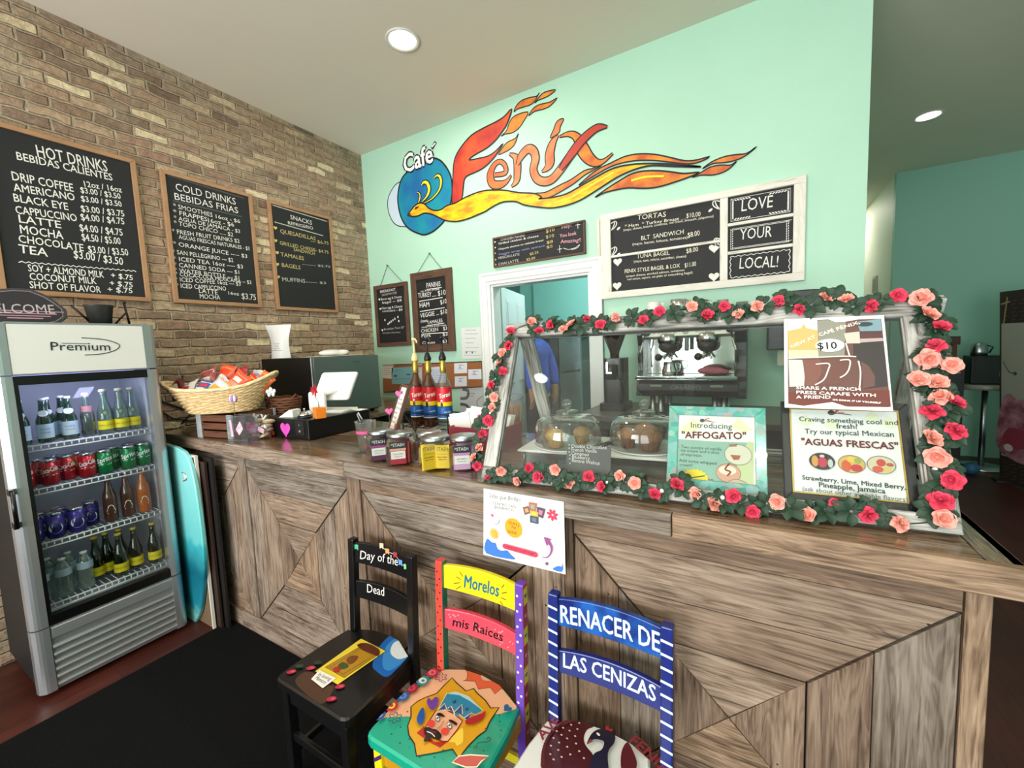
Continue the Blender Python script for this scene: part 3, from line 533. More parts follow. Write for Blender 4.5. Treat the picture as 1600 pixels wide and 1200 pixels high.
brush(f_, [(1.056,3.234),(1.101,3.302),(1.165,3.338),(1.215,3.308),(1.232,3.243),(1.209,3.162),(1.236,3.086),(1.295,3.046),(1.374,3.045),(1.453,3.103),(1.549,3.196),(1.642,3.277),(1.731,3.325),(1.783,3.334),(1.846,3.32)], (.02, .055, .06, .06, .06, .058, .058, .058, .06, .06, .06, .06, .05, .04, .004), PEACH, .005)
brush(f_, [(1.453,3.103),(1.549,3.196),(1.642,3.277),(1.731,3.325),(1.783,3.334),(1.846,3.32)], (.03, .06, .06, .05, .04, .004), mat('b83a26', .55), .0066)
brush(f_, [(.981,3.346),(1.038,3.309),(1.057,3.251),(1.052,3.155),(1.039,3.104),(.989,3.07)], (.006, .04, .058, .055, .042, .004), PEACH, .0035)
brush(f_, [(1.443,3.373),(1.393,3.328),(1.362,3.252),(1.359,3.177),(1.328,3.142),(1.283,3.127)], (.004, .05, .068, .07, .04, .004), PEACH, .003)
brush(f_, [(.824,3.208),(.935,3.2),(.933,3.264),(.885,3.307),(.823,3.291),(.779,3.219),(.798,3.14),(.876,3.114),(.943,3.126),(.994,3.168)], (.026, .03, .03, .03, .04, .06, .06, .055, .03, .004), paintmix('flame_e', 'e0763a', 'cf4f26', 7), .003)
f_.build('flame_lettering', mur)
c_ = MB()
for s, w, m, h in (('Cafe', .02, INK, .008), ('Cafe', .005, WHT, .0088)): tl(c_, MF, s, [(-.232,3.472),(.14,3.49)], h, m, .175, .0, w)
a = [(.132,3.612),(.185,3.661)]; c_.stroke(MF, a, .03, .008, INK); c_.stroke(MF, [(a[0][0] + .004, a[0][1] + .012), (a[1][0] - .004, a[1][1] - .012)], .014, .0092, WHT); c_.build('script_lettering', mur)

# ------------------------------------------------------------------ chalkboards on the brick wall
def board(y0, y1, z0, z1, label, lines, fw=.028, name='menu_board'):
    cy = (y0 + y1) / 2; t = thing(name, label, 'chalkboard', (XB, cy, z0), 'framed menu chalkboards on the brick wall')
    f = Fr((XB, 0, 0), (0, 1, 0)); m_ = MB()
    for pts, dv in (([(y0, z0), (y1, z0), (y1 - fw, z0 + fw), (y0 + fw, z0 + fw)], (1, 0)), ([(y1, z0), (y1, z1), (y1 - fw, z1 - fw), (y1 - fw, z0 + fw)], (0, 1)), ([(y1, z1), (y0, z1), (y0 + fw, z1 - fw), (y1 - fw, z1 - fw)], (1, 0)), ([(y0, z1), (y0, z0), (y0 + fw, z0 + fw), (y0 + fw, z1 - fw)], (0, 1))): m_.prism(f, pts, .004, .03, TANWOOD, dv, bev=.002)
    m_.build('frame', t); m_ = MB(); m_.prism(f, [(y0 + fw, z0 + fw), (y1 - fw, z0 + fw), (y1 - fw, z1 - fw), (y0 + fw, z1 - fw)], .004, .018, CHALK); pn = m_.build('panel', t)
    m_ = MB(); lines(m_, f); m_.build('lettering', pn)
YW = mat('c8b878', .9); GW = mat('bdbbb4', .9); h_ = .0188
def L1(mb, f):
    for s, e, z in (('HOT DRINKS', [(-1.682,2.92),(-1.37,2.936)], .07), ('BEBIDAS CALIENTES', [(-1.766,2.875),(-1.351,2.886)], .045), ('12oz / 16oz', [(-1.492,2.807),(-1.31,2.823)], .036), ('DRIP COFFEE', [(-1.795,2.753),(-1.546,2.759)], .05), ('AMERICANO', [(-1.795,2.693),(-1.545,2.706)], .045),
                    ('BLACK EYE', [(-1.8,2.634),(-1.58,2.64)], .045), ('CAPPUCCINO', [(-1.799,2.567),(-1.547,2.58)], .045), ('LATTE', [(-1.792,2.519),(-1.622,2.522)], .045), ('MOCHA', [(-1.793,2.458),(-1.619,2.458)], .05), ('CHOCOLATE', [(-1.804,2.405),(-1.535,2.4)], .045), ('TEA', [(-1.81,2.346),(-1.696,2.341)], .05),
                    ('SOY + ALMOND MILK', [(-1.783,2.244),(-1.454,2.246)], .042), ('COCONUT MILK', [(-1.781,2.195),(-1.494,2.201)], .042), ('SHOT OF FLAVOR', [(-1.786,2.147),(-1.478,2.147)], .042),
                    ('+ $.75', [(-1.419,2.251),(-1.308,2.246)], .035), ('+ $.75', [(-1.429,2.199),(-1.313,2.197)], .035), ('+ $.75', [(-1.444,2.156),(-1.317,2.159)], .035),
                    ('$3.00 / $3.50', [(-1.513,2.764),(-1.32,2.778)], .036), ('$3.00 / $3.50', [(-1.515,2.711),(-1.319,2.728)], .036), ('$3.00 / $3.75', [(-1.521,2.647),(-1.311,2.666)], .04), ('$4.00 / $4.75', [(-1.527,2.593),(-1.316,2.614)], .042), ('$4.00 / $4.75', [(-1.539,2.524),(-1.332,2.537)], .045), ('$4.50 / $5.00', [(-1.535,2.467),(-1.348,2.477)], .045), ('$3.00 / $3.50', [(-1.512,2.396),(-1.315,2.409)], .045), ('$3.00 / $3.50', [(-1.584,2.352),(-1.35,2.341)], .05)):
        tl(mb, f, s, e, h_, CHALKW, z, fat=.0005)
    q = [(-1.817,2.293),(-1.285,2.31)]; mb.stroke(f, [(q[0][0] + (q[1][0] - q[0][0]) * i / 40, q[0][1] + (q[1][1] - q[0][1]) * i / 40 + (.004 if i % 2 else -.004)) for i in range(41)], .005, h_, CHALKW)
def L2(mb, f):
    for s, e, z in (('COLD DRINKS', [(-.998,2.927),(-.589,2.932)], .055), ('BEBIDAS FRIAS', [(-1.011,2.86),(-.576,2.867)], .05), ('* SMOOTHIES', [(-1.026,2.798),(-.771,2.792)], .034), ('16oz - $6', [(-.748,2.79),(-.569,2.792)], .03), ('* FRAPPES', [(-1.03,2.754),(-.812,2.749)], .034), ('16oz - $6', [(-.805,2.744),(-.618,2.753)], .034), ('* AGUA DE JAMAICA - $3', [(-1.03,2.714),(-.577,2.71)], .03), ('* TOPO CHICO ..... $2', [(-1.033,2.677),(-.633,2.671)], .032), ('* FRESH FRUIT DRINKS $2', [(-1.05,2.614),(-.588,2.629)], .032), ('AGUAS FRESCAS NATURALES - $3', [(-1.013,2.58),(-.514,2.583)], .03), ('* ORANGE JUICE ---- $3', [(-1.055,2.526),(-.539,2.515)], .032), ('* SAN PELLEGRINO --- $2', [(-1.061,2.466),(-.652,2.466)], .032), ('* ICED TEA 16oz ---- $3', [(-1.062,2.417),(-.581,2.424)], .032), ('* CANNED SODA --- $1', [(-1.062,2.374),(-.615,2.375)], .032), ('* WATER BOTTLE --- $1', [(-1.063,2.335),(-.619,2.329)], .032), ('* COCA-COLA MEXICANA -- $2', [(-1.06,2.309),(-.524,2.304)], .03), ('* ICED COFFEE 16oz --- $3', [(-1.064,2.268),(-.612,2.281)], .032), ('* ICED CAPPUCCINO', [(-1.06,2.222),(-.726,2.231)], .034), ('LATTE', [(-.919,2.197),(-.791,2.195)], .036), ('MOCHA', [(-.917,2.155),(-.776,2.156)], .036), ('16oz -', [(-.712,2.202),(-.607,2.2)], .026), ('$3.75', [(-.613,2.175),(-.499,2.173)], .05)):
        tl(mb, f, s, e, h_, CHALKW, z, fat=0)
    for a in ([(-1.048,3.021),(-.519,3.004)], [(-1.025,2.847),(-.551,2.848)]): mb.stroke(f, a, .012, h_ - .0003, mat('4a4c4c', .9))
def L3(mb, f):
    for s, e, z, m in (('SNACKS', [(-.125,2.93),(.089,2.925)], .04, CHALKW), ('REFRIGERIO', [(-.153,2.877),(.097,2.882)], .03, CHALKW), ('QUESADILLAS', [(-.233,2.784),(.115,2.785)], .036, YW), ('--- $6.75', [(.063,2.759),(.256,2.771)], .03, YW), ('GRILLED CHEESE', [(-.246,2.682),(.101,2.677)], .032, YW), ('SANDWICH', [(-.12,2.647),(.093,2.643)], .03, YW), ('-- $4.75', [(.09,2.679),(.247,2.681)], .03, YW), ('TAMALES', [(-.248,2.58),(-.025,2.577)], .036, YW), ('BAGELS', [(-.245,2.486),(-.067,2.487)], .036, YW), ('------- $2.75', [(-.046,2.53),(.255,2.548)], .02, GW), ('MUFFINS', [(-.252,2.36),(-.03,2.369)], .036, GW), ('----- $3', [(-.021,2.37),(.191,2.38)], .022, GW)):
        tl(mb, f, s, e, h_, m, z, fat=0)
    for c in [(-.275,2.818),(-.283,2.708),(-.279,2.605),(-.286,2.503),(-.288,2.393)]: mb.poly(f, heart(c[0], c[1], .021), h_, mat('d8cc7a', .9))
    for a in ([(-.276,2.869),(.2,2.847)], [(-.282,3.011),(.259,2.996)]): mb.stroke(f, a, .008, h_ - .0003, GW)
board(-1.905, -1.222, 2.107, 3.06, 'largest chalkboard on the brick wall, listing hot drinks in white chalk', L1)
board(-1.086, -.458, 2.112, 3.05, 'middle chalkboard on the brick wall, listing cold drinks in white chalk', L2)
board(-.327, .305, 2.104, 3.046, 'chalkboard nearest the room corner, listing snacks in yellow chalk with hearts', L3)

# ------------------------------------------------------------------ boards on the mint wall
def frame(mb, f, x0, y0, x1, y1, w, h0, h1, m, bev=.002):
    for pts, dv in (([(x0, y0), (x1, y0), (x1 - w, y0 + w), (x0 + w, y0 + w)], (1, 0)), ([(x1, y0), (x1, y1), (x1 - w, y1 - w), (x1 - w, y0 + w)], (0, 1)), ([(x1, y1), (x0, y1), (x0 + w, y1 - w), (x1 - w, y1 - w)], (1, 0)), ([(x0, y1), (x0, y0), (x0 + w, y0 + w), (x0 + w, y1 - w)], (0, 1))): mb.prism(f, pts, h0, h1, m, dv, (.9 + .15 * rnd.random(),) * 3, bev=bev)
def rectp(x0, y0, x1, y1): return [(x0, y0), (x1, y0), (x1, y1), (x0, y1)]
def hung(x0, x1, z0, z1, w, label, apex, feet, lines):
    t = thing('hanging_chalkboard', label, 'chalkboard', ((x0 + x1) / 2, YM, z0), 'chalkboards hung by cords left of the doorway'); m_ = MB(); frame(m_, MF, x0, z0, x1, z1, w, .004, .028, DKWOOD); m_.build('frame', t)
    m_ = MB(); m_.prism(MF, rectp(x0 + w, z0 + w, x1 - w, z1 - w), .004, .016, mat('121314', .7)); pn = m_.build('panel', t); m_ = MB(); lines(m_, MF); m_.build('lettering', pn)
    m_ = MB(); a = MF.p(apex[0], apex[1], .012); m_.tube([MF.p(feet[0], z1 - .01, .014), a], .0022, mat('3c4a48', .6), 6); m_.tube([a, MF.p(feet[1], z1 - .01, .014)], .0022, mat('3c4a48', .6), 6); m_.build('cord', t)
    m_ = MB(); m_.cyl(MF.p(apex[0], apex[1] + .002, .001), MF.p(apex[0], apex[1] + .004, .02), .006, STEEL); m_.build('nail', t)
def L4(mb, f):
    for s, e, z in (('BREAKFAST', [(-.683,2.326),(-.452,2.33)], .03), ('SANDWICHES', [(-.66,2.292),(-.437,2.298)], .022), ('Bacon egg & Cheese', [(-.677,2.248),(-.373,2.249)], .026), ('bagel -- $8', [(-.661,2.21),(-.376,2.212)], .026), ('Ham egg & Cheese', [(-.673,2.152),(-.37,2.15)], .026), ('croissant - $8', [(-.67,2.12),(-.373,2.115)], .024), ('Breakfast Taco $7', [(-.662,1.926),(-.364,1.932)], .022), ('potato chorizo', [(-.686,1.89),(-.424,1.886)], .016)): tl(mb, f, s, e, .0165, CHALKW if z > .023 else GW, z)
    for c in [(-.702,2.26),(-.699,2.159),(-.689,1.928)]: mb.poly(f, heart(c[0], c[1], .018), .0165, CHALKW)
    for c in [(-.598,1.989),(-.574,2.002),(-.548,2.013),(-.519,2.025),(-.49,2.038),(-.444,2.053),(-.639,2.035),(-.435,2.011)]: mb.poly(f, ell(c[0], c[1], .009, .013, 8), .0165, CHALKW)
def L5(mb, f):
    for s, e, z in (('PANINIS', [(-.024,2.314),(.156,2.312)], .05), ('on fresh bread', [(-.104,2.278),(.136,2.279)], .02), ('TURKEY', [(-.145,2.226),(.033,2.222)], .048), ('.... $10', [(.04,2.219),(.215,2.225)], .05), ('HAM', [(-.13,2.126),(-.002,2.127)], .05), ('$10', [(.144,2.134),(.223,2.142)], .045), ('VEGGIE ... $10', [(-.13,2.023),(.221,2.042)], .045), ('cheese', [(-.131,1.973),(-.036,1.977)], .034), ('TAMALES', [(-.044,1.951),(.157,1.965)], .034), ('made with fresh masa', [(-.121,1.918),(.202,1.924)], .018), ('CHICKEN    $3', [(-.131,1.871),(.208,1.882)], .036), ('Pork        $3', [(-.129,1.823),(.211,1.826)], .036), ('Cheese      $3', [(-.123,1.753),(.196,1.758)], .03)): tl(mb, f, s, e, .0165, CHALKW, z, fat=0)
    for a in ([(-.025,2.298),(.169,2.297)], [(-.134,2.189),(.173,2.2)], [(-.131,2.086),(.191,2.1)], [(-.053,1.937),(.177,1.951)], [(-.12,1.857),(.213,1.857)], [(-.124,1.74),(.2,1.745)]): mb.stroke(f, a, .007, .0163, CHALKW)
hung(-.775, -.285, 1.747, 2.407, .042, 'smaller hanging chalkboard beside the brick wall corner, listing breakfast sandwiches', (-.556,2.602), (-.68, -.34), L4)
hung(-.228, .3, 1.672, 2.475, .075, 'larger hanging chalkboard with wide wooden frame, listing paninis', (.034,2.643), (-.145, .19), L5)
t = thing('menu_board', 'wide thin chalkboard over the doorway with a pink "Hey! You look amazing" message', 'chalkboard', (1.21, YM, 2.4)); m_ = MB(); frame(m_, MF, .785, 2.405, 1.655, 2.668, .016, .004, .026, DKWOOD); m_.build('frame', t)
m_ = MB(); m_.prism(MF, rectp(.801, 2.421, 1.639, 2.652), .004, .016, mat('17181a', .7)); pn = m_.build('panel', t); m_ = MB(); PK = mat('e9a9b6', .9); LB = mat('7f8fc4', .9)
for s, e, z, m in (('CHICKEN PANINI', [(.867,2.63),(1.107,2.628)], .022, GW), ('$10', [(1.312,2.624),(1.391,2.628)], .03, YW), ('Grilled chicken & cheese', [(.843,2.602),(1.241,2.606)], .018, CHALKW), ('$10', [(1.31,2.579),(1.384,2.581)], .026, YW), ('Chipotle chicken on ciabatta bread', [(.84,2.554),(1.284,2.564)], .016, CHALKW), ('Veggie wrap with spinach', [(.838,2.509),(1.298,2.517)], .018, LB), ('$8', [(1.315,2.533),(1.374,2.537)], .024, YW), ('$5', [(1.313,2.497),(1.369,2.5)], .022, YW), ('MEXICAN LATTE', [(.836,2.475),(1.051,2.478)], .022, GW), ('CHAI LATTE', [(.833,2.422),(1.04,2.428)], .022, GW), ('$5.25', [(1.153,2.464),(1.236,2.47)], .022, YW), ('$5.00', [(1.119,2.421),(1.203,2.428)], .022, YW), ('Hey!', [(1.455,2.631),(1.538,2.637)], .03, PK), ('You look', [(1.434,2.566),(1.581,2.566)], .03, PK), ('Amazing!!', [(1.44,2.52),(1.616,2.506)], .03, PK)): tl(m_, MF, s, e, .0165, m, z)
m_.stroke(MF, cat([(1.463,2.478),(1.51,2.461),(1.567,2.466),(1.604,2.484),(1.585,2.463),(1.533,2.454)]), .004, .0165, CHALKW)
for c in [(1.594,2.641),(1.431,2.476)]: m_.stroke(MF, [(c[0], c[1] - .03), (c[0], c[1] + .03)], .004, .0165, CHALKW); m_.stroke(MF, [(c[0] - .02, c[1]), (c[0] + .02, c[1])], .004, .0167, CHALKW)
for c in [(.805,2.631),(.803,2.582),(.8,2.533),(.802,2.476),(.8,2.434)]: m_.poly(MF, ell(c[0], c[1], .01, .007, 8), .0165, CHALKW)
m_.build('lettering', pn)
# old white window used as a menu sign
ws = thing('window_frame_sign', 'old white window frame with chalkboard panes listing tortas and "love your local"', 'sign', (2.44, YM, 2.03)); OW = woodmat('chipped_white_paint', [(.2, '8d8676'), (.34, 'd9d4c6'), (.5, 'e6e2d6'), (.8, 'f0ede4')], .6, (2, 20), .4)
wx0, wx1, wz0, wz1 = 1.782, 3.095, 2.032, 2.674; m_ = MB(); fr_ = MF
for pts, dv in ((rectp(wx0, wz0, wx1, 2.083), (1, 0)), (rectp(wx0, 2.627, wx1, wz1), (1, 0)), (rectp(wx0, 2.083, 1.862, 2.627), (0, 1)), (rectp(3.031, 2.083, wx1, 2.627), (0, 1))): m_.prism(fr_, pts, .004, .035, OW, dv, (1, 1, 1), bev=.003)
mx0, mx1 = 2.616, 2.664
m_.prism(fr_, rectp(mx0, 2.083, mx1, 2.627), .004, .032, OW, (0, 1), (1, 1, 1), bev=.003); m_.prism(fr_, rectp(1.862, 2.341, mx0, 2.359), .004, .03, OW, (1, 0), (1, 1, 1), bev=.003)
for z in (2.25, 2.436): m_.prism(fr_, rectp(mx1, z, 3.031, z + .02), .004, .03, OW, (1, 0), (1, 1, 1), bev=.003)
m_.prism(fr_, rectp(wx0 - .03, wz0 + .0, wx0 - .004, wz1 - .02), .004, .03, OW, (0, 1), (.9, .9, .88), bev=.003); m_.build('frame', ws)
def pane(x0, z0, x1, z1, fn):
    m_ = MB(); m_.prism(fr_, rectp(x0, z0, x1, z1), .004, .014, mat('1d1e20', .7)); p_ = m_.build('pane', ws); m_ = MB(); fn(m_); m_.build('lettering', p_)
CW = (.612,3.329)
def TT(mb, rows, m=None):
    for s, e, z in rows: tl(mb, fr_, s, e, .0145, m or mat('ece6cf', .9), z, fat=0)
def curl(mb, c, s, mx=1, my=1):
    for k, (a, b) in enumerate(((1, 1), (.55, 1.2), (1.25, .5))):
        q = [(c[0] + mx * s * a * t * math.cos(t * 2.2 + k), c[1] + my * s * b * t * abs(math.sin(t * 1.8 + k * .5))) for t in [i / 10 for i in range(11)]]; mb.stroke(fr_, q, .007, .0145, CHALKW)
    mb.poly(fr_, ell(c[0] + mx * s * .45, c[1] + my * s * .85, s * .22, s * .12, 10, .6), .0146, CHALKW)
def P1(mb):
    TT(mb, (('TORTAS', [(2.062,2.593),(2.265,2.58)], 0.036), ('$10.00', [(2.402,2.545),(2.493,2.54)], 0.032), ('* Ham  * Turkey Breast ....', [(1.968,2.553),(2.398,2.537)], 0.023), ('(mayo, cheese, lettuce, tomatoes, red onion, avocado, jalapenos)', [(1.958,2.529),(2.575,2.518)], 0.017), ('BLT  SANDWICH', [(2.089,2.441),(2.384,2.439)], 0.032), ('$8.00', [(2.412,2.407),(2.49,2.412)], 0.036), ('(mayo, bacon, lettuce, tomatoes)', [(2.024,2.413),(2.409,2.402)], 0.020)))
    for c, a, b in (((1.889,2.585), 1, -1), ((1.886,2.423), 1, -1), ((2.588,2.597), -1, -1), ((2.596,2.375), -1, -1)): curl(mb, (c[0], c[1] + (.03 if c[1] > 2.5 else 0)), .07, a, b)
def P2(mb):
    TT(mb, (('TUNA BAGEL', [(2.055,2.313),(2.289,2.308)], 0.032), ('$8.00', [(2.402,2.301),(2.479,2.305)], 0.033), ('(mayo, tuna, onions, cucumber, cheese)', [(2.032,2.285),(2.401,2.274)], 0.019), ('FENIX STYLE BAGEL & LOX', [(1.962,2.216),(2.358,2.208)], 0.029), ('$11.00', [(2.391,2.203),(2.465,2.206)], 0.032), ('(cream cheese, smoked salmon, tomatoes', [(1.972,2.183),(2.388,2.18)], 0.017), ('red onion, capers, on plain or everything bagel)', [(1.981,2.159),(2.442,2.155)], 0.017)))
    for c in [(1.909,2.308),(1.901,2.127),(2.58,2.31),(2.579,2.117)]: mb.poly(fr_, heart(c[0], c[1], 0.042), .0145, CHALKW)
def P3(txt, e, z, style, x0, z0, x1, z1):
    def fn(mb):
        TT(mb, ((txt, e, z),), CHALKW); a, b, c, d = x0 + .016, z0 + .014, x1 - .016, z1 - .014
        if style == 0:
            mb.stroke(fr_, rectp(a, b, c, d), .003, .0145, CHALKW, True)
            for (X, Y), mx, my in (((a, d), 1, -1), ((c, d), -1, -1), ((a, b), 1, 1), ((c, b), -1, 1)):
                for i in range(7): mb.poly(fr_, ell(X + mx * (.012 + i * .016), Y + my * .01, .009, .004, 8, mx * my * .6), .0146, CHALKW); mb.poly(fr_, ell(X + mx * .012, Y + my * (.012 + i * .009), .008, .004, 8, 1), .0146, CHALKW)
        elif style == 1:
            for i in range(16):
                for z_ in (b, d - .012): X = a + (c - a) * i / 16; mb.rect(fr_, X, z_, X + .02, z_ + .003, .0145, CHALKW); mb.rect(fr_, X + .01, z_ + .007, X + .03, z_ + .01, .0145, CHALKW)
            for i in range(9):
                for X in (a, c - .02): z_ = b + (d - b) * i / 9; mb.rect(fr_, X, z_, X + .004, z_ + .012, .0146, CHALKW); mb.rect(fr_, X + .01, z_ + .004, X + .014, z_ + .014, .0146, CHALKW)
        else:
            w = [(a + (c - a) * i / 36, d + .004 * math.sin(i * 1.6)) for i in range(37)] + [(c + .004 * math.sin(i * 1.6), d - (d - b) * i / 14) for i in range(15)] + [(c - (c - a) * i / 36, b + .004 * math.sin(i * 1.6)) for i in range(37)] + [(a + .004 * math.sin(i * 1.6), b + (d - b) * i / 14) for i in range(14)]
            mb.stroke(fr_, w, .004, .0145, CHALKW, True)
    pane(x0, z0, x1, z1, fn)
pane(1.862, 2.359, mx0, 2.627, P1); pane(1.862, 2.083, mx0, 2.341, P2)
P3('LOVE', [(2.743,2.524),(2.919,2.517)], .078, 0, mx1, 2.456, 3.031, 2.627); P3('YOUR', [(2.734,2.341),(2.916,2.332)], .072, 1, mx1, 2.27, 3.031, 2.436); P3('LOCAL!', [(2.733,2.151),(2.952,2.135)], .075, 2, mx1, 2.083, 3.031, 2.25)

# ------------------------------------------------------------------ painted chairs
class BFr(Fr):                                         # a plane bowed backwards like a chair rail
    def __init__(s, cx, y0, hw, bow): Fr.__init__(s, (0, y0, 0)); s.cx, s.y0, s.hw, s.bow = cx, y0, hw, bow
    def yy(s, a, b): return s.y0 + (b - .45) * .055 + s.bow * max(0, 1 - ((a - s.cx) / s.hw) ** 2)
    def p(s, a, b, h=0): return Vector((a, s.yy(a, b) - h, b))
def pbox(mb, x0, x1, z0, z1, y0, d, mf, ms, lean=.055, w1=0):      # leaning post with front and side colours
    f = lambda x, y, z: (x, y0 + y + max(0, z - .45) * lean, z)
    vs = []; zs = [z0, .45, z1] if z0 < .45 < z1 else [z0, z1]
    for z in zs: vs += [f(x0, 0, z), f(x1, 0, z), f(x1, d, z), f(x0, d, z)]
    for k in range(len(zs) - 1):
        b = 4 * k; mb.add(vs, [(b, b + 1, b + 5, b + 4)], mf); mb.add(vs, [(b + 1, b + 2, b + 6, b + 5)], ms[0]); mb.add(vs, [(b + 3, b, b + 4, b + 7)], ms[1]); mb.add(vs, [(b + 2, b + 3, b + 7, b + 6)], ms[2])
    t = 4 * (len(zs) - 1); mb.add(vs, [(t, t + 1, t + 2, t + 3)], mf); mb.add(vs, [(3, 2, 1, 0)], mf)
def weld(mb):
    key = {}; nv = []; mp = []
    for v in mb.v:
        k = tuple(round(c, 5) for c in v)
        if k not in key: key[k] = len(nv); nv.append(v)
        mp.append(key[k])
    mb.v = nv; mb.f = [tuple(mp[i] for i in f) for f in mb.f]; return mb
SEATZ = .45; CLIP = []
def clip(pts):                                         # keep painted shapes on the seat
    n = len(CLIP); out = [tuple(q)[:2] for q in pts]
    for i in range(n):
        a, b = CLIP[i], CLIP[(i + 1) % n]; src, out = out, []; sd = lambda q: (b[0] - a[0]) * (q[1] - a[1]) - (b[1] - a[1]) * (q[0] - a[0])
        for j in range(len(src)):
            p_, q = src[j - 1], src[j]; s0, s1 = sd(p_), sd(q)
            if (s0 >= 0) != (s1 >= 0): t_ = s0 / (s0 - s1); out.append((p_[0] + (q[0] - p_[0]) * t_, p_[1] + (q[1] - p_[1]) * t_))
            if s1 >= 0: out.append(q)
        if not out: return []
    return out
def chair(cx, label, c, seatpaint, railpaint, postpaint):
    cy = -1.525; t = thing('painted_chair', label, 'chair', (cx, cy, 0), 'painted wooden chairs in front of the counter'); hw = .195; by = -1.372
    sp = []                                                        # seat outline
    for x, y in ((-.211, -.14), (-.207, -.16), (-.198, -.172), (-.18, -.178), (.18, -.178), (.198, -.172), (.207, -.16), (.211, -.14), (.211, -.06), (.204, .05), (.188, .15), (.145, .152), (.14, .175), (.08, .2), (0, .208), (-.08, .2), (-.14, .175), (-.145, .152), (-.188, .15), (-.204, .05), (-.211, -.06)): sp.append((cx - .012 + x, cy + y))
    m_ = MB(); m_.prism(ZF, sp, SEATZ - .034, SEATZ, c['seat'], bev=.007); seat = m_.build('seat', t); CLIP[:] = [(cx - .012 + x, cy + y) for x, y in ((-.204, -.15), (-.19, -.171), (.19, -.171), (.204, -.15), (.204, -.06), (.197, .05), (.182, .145), (.08, .195), (0, .203), (-.08, .195), (-.182, .145), (-.197, .05), (-.204, -.06))]
    m_ = MB(); seatpaint(m_); m_.build('seat_painting', seat)
    for k, s in enumerate((-1, 1)):
        m_ = MB(); x = cx + s * (hw - .017); pbox(m_, x - .017, x + .017, 0, .878 + c.get('dz', 0), by, .034, c['post'][k], c['side'][k]); po = weld(m_).build('back_post', t, bevel=.004)
        m_ = MB(); postpaint(m_, s, x, by)
        if m_.v: m_.build('post_painting', po)
        m_ = MB(); x = cx + s * .172; m_.box((x - .018, cy - .172, 0), (x + .018, cy - .136, SEATZ - .034), c['leg']); lg = m_.build('front_leg', t, bevel=.003)
        if c.get('legpaint'):
            m_ = MB(); lf = Fr((x, cy - .1725, 0)); [m_.poly(lf, [(-.018, z), (.018, z + .03), (.018, z + .045), (-.018, z + .015)], 0, c['legpaint']) for z in (.05, .16, .27, .36)]; m_.build('leg_painting', lg)
    dz = c.get('dz', 0)
    for z0, z1, nm in ((.772 + dz, .862 + dz, 'top_rail'), (.613 + dz, .688 + dz, 'middle_rail')):
        f = BFr(cx, by + .012, hw - .03, .016); N = 12; rows = []; m_ = MB(); mt = c['top' if nm == 'top_rail' else 'mid']
        xs = [cx - (hw - .03) + 2 * (hw - .03) * i / N for i in range(N + 1)]; ct = lambda x: .01 * (1 - ((x - cx) / (hw - .03)) ** 2)
        ring_ = lambda x: [f.p(x, z0 - ct(x) * .4, 0), f.p(x, z1 + ct(x) * .7, 0), f.p(x, z1 + ct(x) * .7, -.018), f.p(x, z0 - ct(x) * .4, -.018)]
        R = [ring_(x) for x in xs]; vs = [v for r in R for v in r]; fs = []
        for i in range(N):
            for j in range(4): fs.append((i * 4 + j, i * 4 + (j + 1) % 4, i * 4 + 4 + (j + 1) % 4, i * 4 + 4 + j))
        fs = [tuple(reversed(q)) for q in fs] + [(0, 1, 2, 3), (4 * N + 3, 4 * N + 2, 4 * N + 1, 4 * N)]
        m_.add(vs, fs, mt); r_ = m_.build(nm, t, bevel=.003); m_ = MB(); railpaint(m_, f, nm)
        if m_.v: m_.build('lettering', r_)
    m_ = MB(); m_.box((cx - .154, cy - .162, SEATZ - .094), (cx + .154, cy - .144, SEATZ - .034), c['apron']); m_.box((cx - .154, by + .01, SEATZ - .094), (cx + .154, by + .028, SEATZ - .034), c['apron'])
    for s in (-1, 1): m_.box((cx + s * .164, cy - .136, SEATZ - .094), (cx + s * .18, by, SEATZ - .034), c['apron'])
    m_.build('apron', t, bevel=.002)
    for nm, a, b in (('stretcher', (cx - .154, cy - .162, .2), (cx + .154, cy - .146, .232)), ('stretcher', (cx - .18, cy - .136, .13), (cx - .164, by, .16)), ('stretcher', (cx + .164, cy - .136, .13), (cx + .18, by, .16)), ('stretcher', (cx - .161, by + .01, .2), (cx + .161, by + .026, .232))):
        m_ = MB(); m_.box(a, b, c['str']); m_.build(nm, t, bevel=.002)
    return t
g = lambda h, **k: mat(h, k.pop('r', .32), coat=.3, **k)
BK = g('0f0f10'); SZ = SEATZ + .0006
class SF:                                                         # seat layers
    def __init__(s): s.h = .0006
    def __call__(s): s.h += .00025; return SEATZ + s.h
